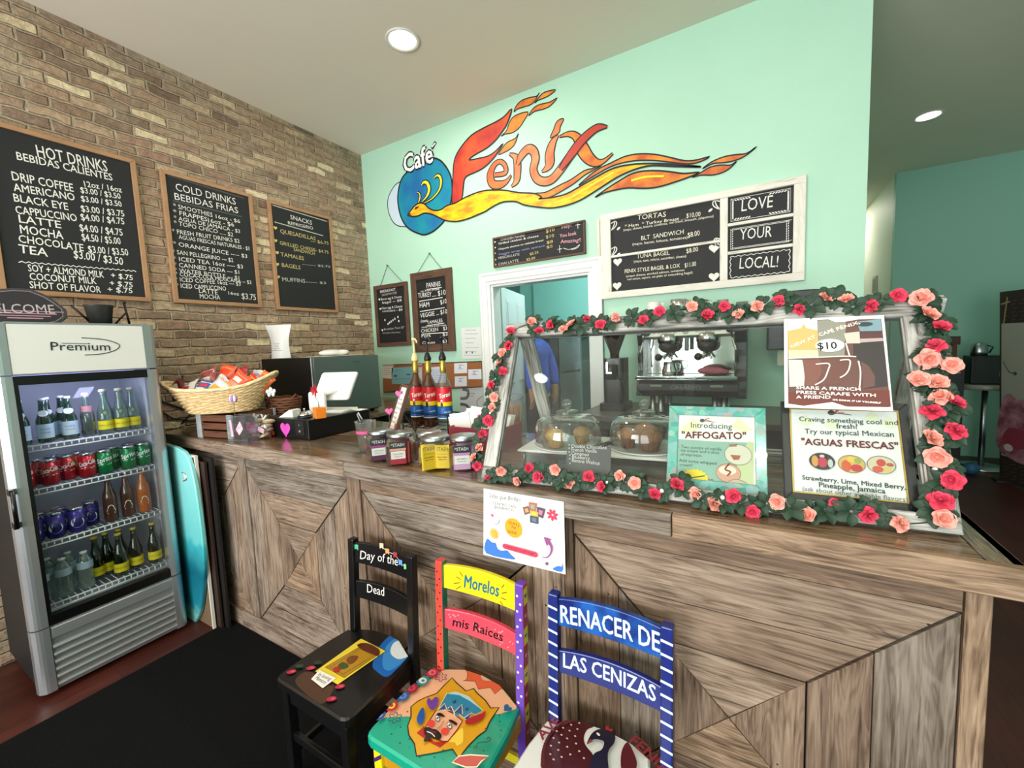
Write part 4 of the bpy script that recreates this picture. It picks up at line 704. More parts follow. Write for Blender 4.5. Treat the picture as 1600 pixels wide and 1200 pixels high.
def seat1(m):
    L = SF(); P = lambda pts, c, sm=False: (lambda q: m.poly(ZF, q, L(), g(c)) if len(q) > 2 else None)(clip(cat(pts, True, 4) if sm else pts))
    P([(1.327,-1.676),(1.329,-1.618),(1.44,-1.634),(1.486,-1.623),(1.518,-1.69),(1.445,-1.696)], '4a3021', 1)
    P([(1.53,-1.479),(1.477,-1.403),(1.464,-1.322),(1.502,-1.3),(1.579,-1.317),(1.63,-1.363),(1.633,-1.441),(1.628,-1.497),(1.568,-1.495)], '1763b5', 1); P([(1.563,-1.459),(1.499,-1.378),(1.508,-1.318),(1.592,-1.33),(1.626,-1.378),(1.616,-1.467)], '3b8bd0', 1); P([(1.534,-1.389),(1.513,-1.346),(1.54,-1.316),(1.581,-1.325),(1.628,-1.359),(1.608,-1.405),(1.568,-1.408)], 'dfe6e8', 1)
    P([(1.363,-1.396),(1.52,-1.4),(1.492,-1.612),(1.352,-1.61)], 'f0d63a'); m.stroke(ZF, [(1.363,-1.396),(1.52,-1.4),(1.492,-1.612),(1.352,-1.61)], .003, L(), g('2a2210'), True)
    P([(1.405,-1.415),(1.508,-1.426),(1.484,-1.577),(1.371,-1.577)], 'b98a22'); m.stroke(ZF, [(1.405,-1.415),(1.508,-1.426),(1.484,-1.577),(1.371,-1.577)], .003, L(), g('3a2410'), True); m.stroke(ZF, [(1.414,-1.442),(1.495,-1.445),(1.466,-1.568),(1.39,-1.568)], .002, L(), g('3a2410'), True)
    P([(1.382,-1.432),(1.399,-1.41),(1.44,-1.403),(1.493,-1.41),(1.514,-1.436),(1.478,-1.441),(1.417,-1.441)], '5c2a14', 1)
    P([(1.412,-1.51),(1.415,-1.486),(1.443,-1.477),(1.454,-1.506),(1.443,-1.522)], '7a431c', 1); P([(1.411,-1.55),(1.41,-1.529),(1.437,-1.525),(1.454,-1.537),(1.44,-1.554)], '3d5222', 1); P([(1.407,-1.568),(1.413,-1.554),(1.437,-1.555),(1.44,-1.572),(1.423,-1.576)], 'b3261e', 1)
    P([(1.365,-1.599),(1.461,-1.595),(1.457,-1.65),(1.377,-1.643)], 'efeee6'); tl(m, ZF, 'In loving', [(1.383,-1.62),(1.449,-1.615)], L(), g('22252a'), .016); tl(m, ZF, 'Memory', [(1.389,-1.637),(1.447,-1.635)], L(), g('22252a'), .016)
    for q in [(1.273,-1.657),(1.325,-1.609),(1.51,-1.615),(1.531,-1.667)]: P(ell(q[0], q[1], .018, .011, 14, .6), 'b02440'); P(ell(q[0] + .004, q[1] + .003, .008, .005, 10, .6), 'd8506a')
    for q in [(1.276,-1.625),(1.326,-1.579)]: P(ell(q[0], q[1], .018, .01, 12, .3), '1e3a22')
def rail1(m, f, nm):
    W = g('eceae4')
    if nm == 'top_rail':
        tl(m, f, 'Day of the', [(1.321,.776),(1.548,.795)], .0012, W, .04, .2)
        fl = [(1.302,.826),(1.449,.856),(1.484,.84),(1.534,.837),(1.567,.813),(1.601,.805)]; m.stroke(f, cat(fl[1:]), .002, .001, W)
        for q, c in zip(fl, ('58b98c', 'f2c9a4', 'f0a468', 'b63a4c', '6aa0e0', '7fd890')): m.poly(f, [(q[0] - .012, q[1] + .012), (q[0] + .012, q[1] + .014), (q[0] + .011, q[1] - .012), (q[0], q[1] - .006), (q[0] - .011, q[1] - .013)], .0016, g(c))
    else: tl(m, f, 'Dead', [(1.356,.631),(1.457,.638)], .0012, W, .04, .1)
chair(1.455, 'black painted chair reading "Day of the Dead", nearest the drinks fridge', dict(seat=BK, post=(BK, BK), side=((BK,) * 3,) * 2, leg=BK, top=BK, mid=BK, apron=BK, str=BK, dz=-.016), seat1, rail1, lambda *a: None)
def seat2(m):
    L = SF(); P = lambda pts, c, sm=False: (lambda q: m.poly(ZF, q, L(), g(c)) if len(q) > 2 else None)(clip(cat(pts, True, 4) if sm else pts)); K = g('1a1a1a')
    P([(1.729,-1.674),(1.762,-1.624),(1.824,-1.587),(1.926,-1.556),(2.017,-1.489),(2.1,-1.43),(2.155,-1.371),(2.122,-1.337),(2.052,-1.329),(1.87,-1.324),(1.818,-1.328),(1.804,-1.352)], 'efb58e')
    fl = [(1.874,-1.325),(1.895,-1.339),(1.909,-1.363),(1.901,-1.376),(1.942,-1.357),(1.974,-1.381),(2.01,-1.355),(2.04,-1.371),(2.046,-1.342),(2.08,-1.328),(2.021,-1.319),(1.954,-1.315)]; P(fl, 'e2623c'); m.stroke(ZF, fl, .002, L(), g('5a2a1c'), True); P([(1.947,-1.325),(1.968,-1.314),(1.994,-1.315),(1.996,-1.326),(1.969,-1.338)], 'd8b898', 1)
    mu = [(1.855,-1.385),(1.888,-1.397),(1.939,-1.41),(1.958,-1.388),(1.981,-1.399),(2.023,-1.41),(2.058,-1.428),(2.083,-1.413),(2.084,-1.454),(2.085,-1.477),(2.091,-1.506),(2.08,-1.534),(2.072,-1.572),(2.07,-1.598),(2.069,-1.622),(2.034,-1.608),(1.998,-1.64),(1.95,-1.678),(1.916,-1.651),(1.878,-1.637),(1.851,-1.614),(1.837,-1.584),(1.808,-1.554),(1.813,-1.525),(1.827,-1.5),(1.851,-1.468),(1.852,-1.425)]; P(mu, 'd9a01c'); m.stroke(ZF, mu, .004, L(), K, True)
    P([(1.896,-1.62),(1.901,-1.588),(1.926,-1.611),(1.969,-1.617),(2.006,-1.595),(1.997,-1.623),(1.958,-1.625)], 'b5231e'); P([(2.006,-1.595),(2.01,-1.566),(2.018,-1.535),(2.04,-1.56),(2.049,-1.576),(2.04,-1.593),(2.027,-1.588)], 'f0d04a', 1)
    fc = [(1.897,-1.527),(1.925,-1.507),(1.964,-1.507),(2.003,-1.515),(2.007,-1.55),(2.006,-1.595),(1.99,-1.604),(1.926,-1.611),(1.909,-1.597)]; P(fc, 'f0b592'); m.stroke(ZF, fc, .004, L(), g('7a1c1c'), True)
    cr = [(1.885,-1.452),(1.91,-1.431),(1.961,-1.426),(2.04,-1.45),(2.03,-1.475),(2.012,-1.477),(2.017,-1.508),(1.978,-1.5),(1.975,-1.516),(1.949,-1.5),(1.925,-1.508),(1.904,-1.524),(1.894,-1.494)]; P(cr, '1f86a8'); m.stroke(ZF, cr, .003, L(), g('e9e2a8'), True); P([(1.89,-1.452),(1.91,-1.432),(1.962,-1.427),(2.032,-1.449),(1.981,-1.44),(1.93,-1.437)], 'a9d3df')
    for a in ([(1.903,-1.517),(1.906,-1.49),(1.927,-1.504)], [(1.929,-1.501),(1.934,-1.488),(1.964,-1.507)], [(1.959,-1.5),(1.963,-1.465),(1.988,-1.495)], [(2.002,-1.507),(2.014,-1.476),(2.021,-1.501)]): P(a, '2a4a8c'); m.stroke(ZF, a, .003, L(), g('efe6b0'))
    for q in [(1.933,-1.469),(1.991,-1.474)]: m.stroke(ZF, [(q[0] - .008, q[1]), (q[0] + .008, q[1])], .003, L(), g('123a5a')); m.stroke(ZF, [(q[0], q[1] - .008), (q[0], q[1] + .008)], .003, L(), g('123a5a'))
    P([(1.913,-1.541),(1.913,-1.532),(1.925,-1.528),(1.944,-1.533),(1.93,-1.538)], '14110f', 1); P([(1.963,-1.539),(1.969,-1.532),(1.994,-1.533),(1.998,-1.541),(1.981,-1.541)], '14110f', 1)
    for q in [(1.925,-1.55),(1.978,-1.553)]: P(ell(q[0], q[1], .014, .007, 14, -.55), '1a1a1a'); P(ell(q[0], q[1], .0115, .0052, 14, -.55), 'f3efe6'); P(ell(q[0], q[1], .004, .004, 10), '3a5a6a')
    for q in [(1.919,-1.576),(1.979,-1.577)]: P(ell(q[0], q[1], .014, .012, 16), 'e0463c')
    m.stroke(ZF, cat([(1.951,-1.548),(1.954,-1.569),(1.95,-1.581)]), .003, L(), g('b07a5c'))
    P([(1.914,-1.606),(1.919,-1.592),(1.936,-1.59),(1.952,-1.586),(1.978,-1.593),(1.982,-1.608),(1.957,-1.613),(1.951,-1.632),(1.94,-1.635),(1.935,-1.617)], '120e0e', 1); P([(1.934,-1.598),(1.952,-1.592),(1.961,-1.597),(1.943,-1.602)], '6a1420', 1); m.stroke(ZF, cat([(1.928,-1.606),(1.944,-1.604),(1.956,-1.606),(1.963,-1.608)]), .003, L(), g('f0ece4'))
    P([(1.849,-1.518),(1.844,-1.503),(1.861,-1.506),(1.864,-1.488),(1.879,-1.491),(1.895,-1.519),(1.887,-1.536),(1.866,-1.529)], '6f3fa0', 1); P([(1.863,-1.582),(1.852,-1.551),(1.86,-1.545),(1.89,-1.575),(1.895,-1.597),(1.879,-1.596)], '2457a6', 1); P([(2.016,-1.514),(2.033,-1.486),(2.048,-1.469),(2.056,-1.454),(2.063,-1.484),(2.05,-1.51),(2.029,-1.525)], 'a51c22', 1)
    for q, c1, c2 in zip([(1.738,-1.636),(1.75,-1.59),(1.756,-1.542),(1.761,-1.501),(1.775,-1.457),(1.781,-1.411)], ('2b4a94', 'c22a34', '3a5f9c', 'a02238', '3f7f8c', 'b8283a'), ('8fb2d8', 'f0d040', '6a8cc8', 'c04a5a', 'd8e0d8', 'd87078')):
        P(ell(q[0], q[1], .026, .022, 18), c1); P(ell(q[0], q[1], .016, .013, 14), c2); P(ell(q[0] + .002, q[1], .007, .006, 10), c1)
    for q, c in zip([(1.802,-1.622),(1.827,-1.414)], ('1f4a5c', '5c2a6a')):
        m.stroke(ZF, [(q[0] + (.02 + .005 * math.cos(6 * t)) * math.cos(t), q[1] + (.016 + .005 * math.cos(6 * t)) * math.sin(t)) for t in [i * .15708 for i in range(40)]], .003, L(), g(c), True); m.stroke(ZF, ell(q[0], q[1], .008, .006, 12), .002, L(), g(c), True)
    h = (2.118,-1.415); P(heart(h[0], h[1], .02, -.3), '17648c')
    lf = [(2.069,-1.652),(2.075,-1.628),(2.103,-1.608),(2.155,-1.585),(2.144,-1.609),(2.142,-1.629),(2.113,-1.645)]; P(lf, 'bf4a44'); m.stroke(ZF, lf, .004, L(), g('f2e6d0'), True)
    m.stroke(ZF, cat([(2.098,-1.577),(2.1,-1.584),(2.108,-1.58),(2.101,-1.57),(2.11,-1.559),(2.125,-1.55),(2.131,-1.539),(2.121,-1.534),(2.12,-1.543)]), .0035, L(), g('1c5a4c'))
    for q in [(1.846,-1.64),(1.838,-1.672),(1.886,-1.682),(1.903,-1.658),(1.973,-1.687),(2.013,-1.666),(2.022,-1.637),(2.133,-1.58),(2.089,-1.59),(2.098,-1.516),(2.111,-1.454),(2.125,-1.474),(2.145,-1.499),(2.148,-1.422),(1.774,-1.662),(1.827,-1.589),(1.743,-1.679)]: P(ell(q[0], q[1], .004, .003, 8), '0d5f52')
def rail2(m, f, nm):
    if nm == 'top_rail':
        tl(m, f, 'Morelos', [(1.892,.792),(2.046,.797)], .0012, g('1d6f8c'), .05, .15, .001)
        for q in ([(1.874,.848),(1.887,.832)], [(1.858,.826),(1.878,.819)], [(1.847,.797),(1.875,.806)], [(1.856,.777),(1.878,.793)], [(2.061,.834),(2.073,.851)], [(2.062,.815),(2.085,.827)], [(2.057,.798),(2.082,.798)], [(2.053,.784),(2.066,.774)]): m.stroke(f, q, .003, .0012, g('7a4a1a'))
    else:
        tl(m, f, 'mis Raices', [(1.838,.63),(2.061,.638)], .0014, g('1a1216'), .036, .2, .0006)
        for i in range(26): x = 1.965 - .15 + .3 * rnd.random(); z = .62 + .055 * rnd.random(); m.stroke(f, [(x, z), (x + .006, z + .006)], .0025, .0009, g('f6b0b4'))
def post2(m, s, x, by):
    f = BFr(x, by, 1, 0); f.yy = lambda a, b: by + max(0, b - .45) * .055
    for i in range(15):
        z = .46 + i * .027
        m.poly(f, ell(x + (.006 if i % 2 else -.006), z, .0035 if s < 0 else .0045, n=8), .0007, g('16161a' if s < 0 else 'f0f0f4'))
    if s > 0:
        sf = Fr((x + .0175, 0, 0), (0, 1, 0))
        for i in range(8):
            z = .315 + i * .07; y = by + max(0, z - .45) * .055; m.poly(sf, [(y + .003, z), (y + .031, z + .002), (y + .031, z + .062), (y + .003, z + .06)], .0006, g('c9bf3a' if i % 2 else '8c2436')); m.poly(sf, heart(y + .017, z + .032, .011), .001, g('1f4a5c' if i % 2 else 'd88a94'))
TEAL = g('17a184'); YEL = g('f3e01e'); MUS = g('c8901e')
chair(1.965, 'bright chair with yellow top rail reading "Morelos" and a painted face on the seat', dict(seat=TEAL, post=(g('e24a3c'), g('6a45b0')), side=((g('1f6f5c'), g('e24a3c'), g('e24a3c')), (g('a02a38'), g('3a8a70'), g('a02a38'))), leg=YEL, top=YEL, mid=g('e8485c'), apron=MUS, str=g('d8c82a'), legpaint=g('4a2a6a')), seat2, rail2, post2)
def seat3(m):
    L = SF(); P = lambda pts, c, sm=False: (lambda q: m.poly(ZF, q, L(), g(c)) if len(q) > 2 else None)(clip(cat(pts, True, 4) if sm else pts)); MR = '5a1a22'
    P([(2.318,-1.547),(2.289,-1.492),(2.281,-1.456),(2.283,-1.412),(2.301,-1.377),(2.327,-1.344),(2.364,-1.323),(2.395,-1.31),(2.392,-1.332),(2.379,-1.35),(2.379,-1.38),(2.393,-1.402),(2.419,-1.417),(2.434,-1.432),(2.488,-1.481),(2.398,-1.544)], '4a161c', 1)
    e = [(2.302,-1.519),(2.288,-1.487),(2.281,-1.45),(2.286,-1.405),(2.304,-1.37),(2.331,-1.34),(2.363,-1.321),(2.393,-1.312)]
    for i, q in enumerate(cat(e, False, 5)): P(ell(q[0], q[1], .008, .005, 8, 1.2 + i * .05), '5e2026')
    for q in [(2.298,-1.407),(2.311,-1.387),(2.33,-1.365),(2.351,-1.347),(2.299,-1.434),(2.317,-1.413),(2.334,-1.388),(2.354,-1.371),(2.303,-1.462),(2.321,-1.441),(2.338,-1.417),(2.357,-1.398),(2.313,-1.488),(2.329,-1.465),(2.349,-1.443),(2.369,-1.421),(2.329,-1.499),(2.347,-1.481),(2.367,-1.462),(2.387,-1.44),(2.407,-1.454)]: P(ell(q[0], q[1], .0035, .0028, 8), 'd8c8b0')
    P([(2.399,-1.408),(2.401,-1.368),(2.417,-1.342),(2.445,-1.333),(2.467,-1.34),(2.472,-1.367),(2.465,-1.407),(2.491,-1.489),(2.444,-1.514),(2.428,-1.435),(2.445,-1.404),(2.443,-1.376),(2.421,-1.379),(2.409,-1.389)], '1c1830', 1); P([(2.399,-1.411),(2.403,-1.388),(2.414,-1.39),(2.404,-1.405)], '8a4a3a'); q = (2.42,-1.361); P(ell(q[0], q[1], .007, .004, 12, -.4), 'f0ede6')
    P([(2.417,-1.316),(2.435,-1.309),(2.446,-1.329),(2.463,-1.305),(2.454,-1.333),(2.434,-1.335),(2.433,-1.318)], 'b0202a'); P([(2.507,-1.345),(2.532,-1.369),(2.55,-1.402),(2.544,-1.451),(2.515,-1.437),(2.5,-1.385)], MR, 1)
    tl(m, ZF, 'AVE', [(2.274,-1.461),(2.303,-1.378)], L(), g('8a2a34'), .032, 0, .0014); tl(m, ZF, 'FENIX', [(2.511,-1.341),(2.632,-1.394)], L(), g('8a2a34'), .036, 0, .0014)
def rail3(m, f, nm):
    W = g('cfe0f2')
    if nm == 'top_rail': tl(m, f, 'RENACER DE', [(2.294,.785),(2.605,.791)], .0012, W, .06, 0, .0012)
    else: tl(m, f, 'LAS CENIZAS', [(2.301,.636),(2.593,.636)], .0012, W, .05, 0, .001)
def post3(m, s, x, by):
    f = BFr(x, by, 1, 0); f.yy = lambda a, b: by + max(0, b - .45) * .055
    for i in range(10): z = .47 + i * .04; m.poly(f, [(x - .017, z + .004), (x + .017, z - .002), (x + .017, z + .006), (x - .016, z + .012)], .0006, g('cfe0f2'))
NAVY = g('1b2a78'); RB = g('1d3f9a')
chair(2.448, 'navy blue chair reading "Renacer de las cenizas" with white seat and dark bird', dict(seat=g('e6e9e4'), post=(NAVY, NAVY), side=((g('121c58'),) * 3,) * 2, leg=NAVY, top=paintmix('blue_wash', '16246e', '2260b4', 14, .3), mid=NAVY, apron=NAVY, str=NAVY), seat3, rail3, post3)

# ------------------------------------------------------------------ drinks fridge
FX = -.247; SILV = mat('b9bdc0', .28, .75); SILV2 = mat('a4a8aa', .35, .6); HDR = mat('dedfd8', .4); BLK = mat('070708', .3)
fr = thing('beverage_fridge', 'tall silver glass-door drinks fridge against the brick wall', 'fridge', (-.54, -1.744, .0)); F = Fr((FX, 0, 0), (0, 1, 0)); y0, y1 = -2.066, -1.421
m_ = MB(); wi = mat('c6c8d0', .5)
KS = mat('121214', .55); m_.box((-.83, y0 + .004, .07), (-.30, y0 + .03, 1.9), KS); m_.box((-.83, y1 - .03, .07), (-.30, y1 - .004, 1.9), KS); m_.box((-.83, y0 + .03, .07), (-.81, y1 - .03, 1.9), SILV2)
m_.box((-.81, y0 + .03, 1.88), (-.30, y1 - .03, 1.9), SILV2); m_.box((-.81, y0 + .03, .07), (-.30, y1 - .03, .36), SILV2); m_.build('cabinet', fr)
m_ = MB(); m_.box((-.808, y0 + .031, .361), (-.8, y1 - .031, 1.66), wi); m_.box((-.8, y0 + .031, .361), (-.305, y0 + .036, 1.66), wi); m_.box((-.8, y1 - .036, .361), (-.305, y1 - .031, 1.66), wi); m_.box((-.8, y0 + .037, .361), (-.305, y1 - .037, .4), wi); m_.box((-.8, y0 + .037, 1.65), (-.305, y1 - .037, 1.68), wi); m_.build('liner', fr)
for x in (-.78, -.34):
    for y in (y0 + .07, y1 - .07): m_ = MB(); m_.cyl((x, y, 0), (x, y, .07), .02, BLK); m_.build('foot', fr)
PZ = lambda z: Fr((0, 0, z), (1, 0, 0), (0, 1, 0))
def pillar(mb, z0, z1, m):
    a = [(-.3, y0), (-.272, y0 + .004)] + [(-.285 + .038 * math.cos(t), y0 + .04 + .036 * math.sin(t)) for t in [math.radians(d) for d in (-60, -40, -20, 0)]] + [(FX, y0 + .064), (-.3, y0 + .064)]
    b = [(x, y0 + y1 - y) for x, y in a]
    for q in (a, b[::-1]): mb.prism(PZ(0), [(x, y) for x, y in q], z0, z1, m, smooth=False)
m_ = MB(); pillar(m_, 1.652, 1.905, SILV); m_.prism(F, rectp(y0 + .064, 1.652, y1 - .044, 1.9), -.05, -.002, HDR, bev=.004); m_.prism(F, rectp(y0 + .06, 1.9, y1 - .04, 1.908), -.05, -.001, SILV); hd = m_.build('header', fr)
m_ = MB(); NV = mat('1d2530', .4); tl(m_, F, 'Premium', [(-1.862,1.767),(-1.636,1.76)], .0003, NV, .045)
m_.stroke(F, cat([(-1.745,1.831),(-1.66,1.821),(-1.61,1.802),(-1.595,1.785),(-1.613,1.763),(-1.667,1.744),(-1.741,1.739)]), .004, .0006, NV); m_.stroke(F, [(-1.82,1.803),(-1.715,1.799)], .003, .0006, NV); m_.build('logo', hd)
m_ = MB(); pillar(m_, .372, 1.645, SILV)
for pts in (rectp(y0 + .064, .372, y1 - .044, .42), rectp(y0 + .064, 1.6, y1 - .044, 1.645), rectp(y0 + .064, .42, y0 + .08, 1.6), rectp(y1 - .062, .42, y1 - .044, 1.6)): m_.prism(F, pts, -.05, -.003, BLK)
door = m_.build('door', fr); m_ = MB(); m_.box((FX - .022, y0 + .078, .418), (FX - .016, y1 - .06, 1.602), PANE); m_.build('glass_pane', door)
m_ = MB(); m_.cyl((FX + .018, y0 + .008, .915), (FX + .018, y0 + .008, 1.10), .009, BLK)
for z in (.925, 1.09): m_.box((FX - .03, y0 - .002, z - .014), (FX + .02, y0 + .014, z + .014), BLK)
m_.build('handle', door)
m_ = MB(); pillar(m_, .03, .366, SILV); m_.prism(F, rectp(y0 + .064, .03, y1 - .044, .366), -.05, -.012, SILV2); m_.prism(F, rectp(y0 + .07, .3, y1 - .05, .358), -.012, -.002, SILV2, bev=.004)
for i in range(6):
    z = .05 + i * .04; pr = [(-.014, z - .012), (-.002, z - .004), (.0, z + .004), (-.004, z + .012), (-.014, z + .016)]
    g_ = Fr((FX, y0 + .068, 0), (1, 0, 0), (0, 0, 1)); m_.prism(g_, pr, 0, -.53, SILV)
m_.build('lower_grille', fr)
LT = mat('c9c6ff', .5, emit=2.5); m_ = MB(); m_.box((-.345, y0 + .08, 1.615), (-.318, y1 - .1, 1.645), LT); m_.build('light_strip', fr)
l = bpy.data.lights.new('fridge_light', 'AREA'); l.shape = 'RECTANGLE'; l.size = .48; l.size_y = .06; l.energy = 2.6; l.color = (.62, .64, 1); o = bpy.data.objects.new('fridge_light', l); COL.objects.link(o); o.location = (-.36, -1.744, 1.61); o.rotation_euler = (0, math.radians(-25), math.radians(90)); o.rotation_euler = (math.radians(0), math.radians(25), 0)
SH = (1.285, 1.06, .775, .445); wr = mat('e8eaec', .4)
for z in SH:
    m_ = MB(); a, b = y0 + .04, y1 - .04
    m_.tube([(-.33, a, z), (-.33, b, z)], .0042, wr, 6); m_.tube([(-.33, a, z - .026), (-.33, b, z - .026)], .0042, wr, 6); m_.tube([(-.76, a, z), (-.76, b, z)], .003, wr, 6)
    for i in range(20): y = a + (b - a) * (i + .5) / 20; m_.tube([(-.33, y, z - .026), (-.33, y, z)], .0034, wr, 5); m_.tube([(-.33, y, z), (-.76, y, z)], .0018, wr, 5)
    m_.build('wire_shelf', fr)
# ------------------------------------------------------------------ bottles and cans
class CylFr(Fr):
    def __init__(s, c, r, face=-.2): Fr.__init__(s, c, (0, 1, 0), (0, 0, 1)); s.c, s.rad, s.face = Vector(c), r, face
    def p(s, a, b, h=0): t = a / s.rad + s.face; return s.c + Vector(((s.rad + h) * math.cos(t), (s.rad + h) * math.sin(t), b))
GRN = glassmat('green_bottle_glass', '4f8f70', .05, .6, .04, .35, .25, '1f5a44'); DKG = glassmat('dark_green_glass', '6a7a50', .05, .6, .04, .35, .35, '22301c'); CLB = glassmat('pale_bottle_glass', 'cfe0d6', .06, .6, .04, .4, .12, 'a8c0b4'); COLA = mat('2a1410', .12, coat=.5); ORB = mat('b0602a', .15, coat=.5); BRB = mat('4a2a1c', .15, coat=.5); ALU = mat('c8cacc', .25, 1)
def bottle(name, R, hgt, prof, glass, cap, lab, decor=None, label='', cat_='bottle'):
    t = thing(name, label, cat_, (0, 0, 0)); m_ = MB(); m_.lathe([(R * r, hgt * z) for r, z in prof], (0, 0, 0), glass, 16); m_.build('body', t)
    m_ = MB(); cr = prof[-1][0] * R; m_.lathe([(cr + .0012, hgt * .945), (cr + .0012, hgt * 1.0), (0, hgt * 1.002)], (0, 0, 0), cap, 14); m_.build('cap', t)
    if lab:
        for z0, z1, m, rr in lab:
            m_ = MB(); m_.lathe([(R * rr + .0006, hgt * z0), (R * rr + .0006, hgt * z1)], (0, 0, 0), m, 16); m_.f = m_.f[:16]; m_.m = m_.m[:16]; lb = m_.build('label', t)
            if decor: m_ = MB(); decor(m_, CylFr((0, 0, 0), R * rr + .0008)); m_.build('lettering', lb); decor = None
    return t
SODA = [(.9, 0), (1, .03), (1, .4), (.97, .5), (.72, .62), (.5, .74), (.42, .86), (.42, .95)]
def dmin(m, f): m.poly(f, ell(0, .155, .021, .016, 18), .0006, mat('eef2f2', .5)); m.text(f, 'ACQUA', 0, .068, .008, .0006, mat('2a5a8a', .5), 'c'); m.text(f, 'minerale', 0, .05, .008, .0006, mat('a03030', .5), 'c')
def dyel(m, f): m.text(f, 'TOPO CHICO', 0, .045, .009, .0004, mat('5a3a10', .5), 'c'); m.poly(f, ell(0, .12, .009, .009, 14), -.008, mat('d8cc30', .5))
def can(name, col, word, wc, slant, label):
    t = thing(name, label, 'can', (0, 0, 0)); m_ = MB(); m_.lathe([(.029, 0), (.0362, .009), (.0362, .121)], (0, 0, 0), mat(col, .25, .4), 18); b = m_.build('body', t)
    m_ = MB(); m_.lathe([(.0362, .121), (.0305, .132), (.0305, .136), (.028, .133), (0, .133)], (0, 0, 0), ALU, 18); m_.build('lid', t); m_ = MB(); f = CylFr((0, 0, 0), .0364)
    if word == 'PEPSI': m_.poly(f, ell(0, .055, .028, .028, 24), .0004, mat('e8eaee', .4)); m_.poly(f, ell(0, .066, .0255, .0155, 20, 0, 0, math.pi), .0007, mat('2a2470', .4)); m_.poly(f, ell(0, .046, .0255, .0175, 20, 0, math.pi, 2 * math.pi), .0007, mat('2a2470', .4)); m_.text(f, word, 0, .051, .011, .001, mat('10142a', .4), 'c', fat=.0004)
    else: m_.text(f, word, 0, .07, .026, .0005, wc, 'c', .072, .25, slant, 1, .0008); m_.stroke(f, [(-.03, .052), (-.01, .058), (.012, .052), (.03, .056)], .003, .0005, wc)
    m_.build('lettering', b); return t
ORD = ['first', 'second', 'third', 'fourth', 'fifth', 'sixth', 'seventh', 'eighth']
MINL = mat('bcd2dc', .5); YLB = mat('e2cf1c', .5); WC = mat('f0f2f4', .4)
def place(proto, desc, spots, shelf, z, group, first=0):
    vk = lambda q: (Vector((q[0], q[1], z + .1)) - cam.location).dot(_r) / -(Vector((q[0], q[1], z + .1)) - cam.location).dot(_b)
    for i, (x, y) in enumerate(sorted(spots, key=vk)):
        lab = '%s %s from left, %s fridge shelf' % (ORD[i], desc, shelf)
        if first == 0 and i == 0: proto.location = (x, y, z); proto['label'] = lab; proto['group'] = group
        else: dup(proto, (x, y, z), None, lab, group)
q = bottle('water_bottle', .032, .232, SODA, GRN, WC, [(.1, .42, MINL, 1.0)], dmin)
place(q, 'green mineral water bottle with pale blue label', [(-.4, -1.972), (-.4, -1.89), (-.47, -1.862), (-.4, -1.797), (-.5, -1.80)], 'top', SH[0] + .004, 'bottles on the top fridge shelf')
q = bottle('soda_bottle', .03, .24, SODA, CLB, WC, [(.56, .7, mat('c8888e', .5), .8)]); m_ = MB(); m_.lathe([(.0, .005), (.0285, .006), (.0292, .095), (.0282, .125), (0, .125)], (0, 0, 0), COLA, 16); m_.build('cola', q)
q.location = (-.41, -1.722, SH[0] + .004); q['label'] = 'half-dark cola bottle with pink neck label on the top fridge shelf'; q['group'] = 'bottles on the top fridge shelf'
q = bottle('soda_bottle', .034, .252, SODA, CLB, mat('c8c4a0', .4), [(.1, .3, YLB, 1.0)], dyel)
place(q, 'clear soda bottle with yellow label', [(-.4, -1.652), (-.47, -1.628), (-.4, -1.583), (-.47, -1.556), (-.42, -1.522)], 'top', SH[0] + .004, 'bottles on the top fridge shelf')
q = can('soda_can', 'b01824', 'Coca-Cola', WC, .12, ''); place(q, 'red cola can', [(-.39, -1.985), (-.39, -1.897), (-.43, -1.822), (-.39, -1.752), (-.47, -1.93), (-.5, -1.86), (-.47, -1.77)], 'second', SH[1] + .004, 'cans on the second fridge shelf')
q = can('soda_can', '0e7a44', 'Sprite', WC, .15, ''); place(q, 'green soda can', [(-.39, -1.68), (-.45, -1.632), (-.39, -1.575), (-.4, -1.502), (-.47, -1.545)], 'second', SH[1] + .004, 'cans on the second fridge shelf')
q = can('soda_can', '322a86', 'PEPSI', WC, 0, ''); place(q, 'blue cola can with round white badge', [(-.38, -1.985), (-.38, -1.905), (-.38, -1.823), (-.43, -1.757), (-.46, -1.95), (-.46, -1.87)], 'third', SH[2] + .004, 'cans on the third fridge shelf')
TALL = [(.9, 0), (1, .03), (1, .5), (.96, .58), (.6, .72), (.42, .84), (.4, .95)]
def dlog(m, f): w = mat('e8e4dc', .5); m.poly(f, [(-.02, .06), (.02, .06), (.016, .078), (-.016, .078)], .0006, w); m.stroke(f, ell(0, .082, .012, .016, 16, 0, 0, math.pi), .004, .0006, w); m.rect(f, -.016, .05, .016, .054, .0006, w)
q = bottle('soda_bottle', .031, .265, TALL, BRB, ALU, [(.18, .42, BRB, 1.0)], dlog); place(q, 'brown soda bottle with white emblem', [(-.39, -1.68), (-.4, -1.60)], 'third', SH[2] + .004, 'bottles on the third fridge shelf')
q = bottle('soda_bottle', .033, .265, TALL, ORB, ALU, [(.18, .42, ORB, 1.0)], dlog, 'orange soda bottle with white emblem at right end of third fridge shelf'); q.location = (-.4, -1.523, SH[2] + .004); q['group'] = 'bottles on the third fridge shelf'
WAT = [(.86, 0), (1, .04), (.94, .2), (1, .34), (.94, .48), (1, .56), (1, .74), (.7, .85), (.42, .92), (.42, .95)]
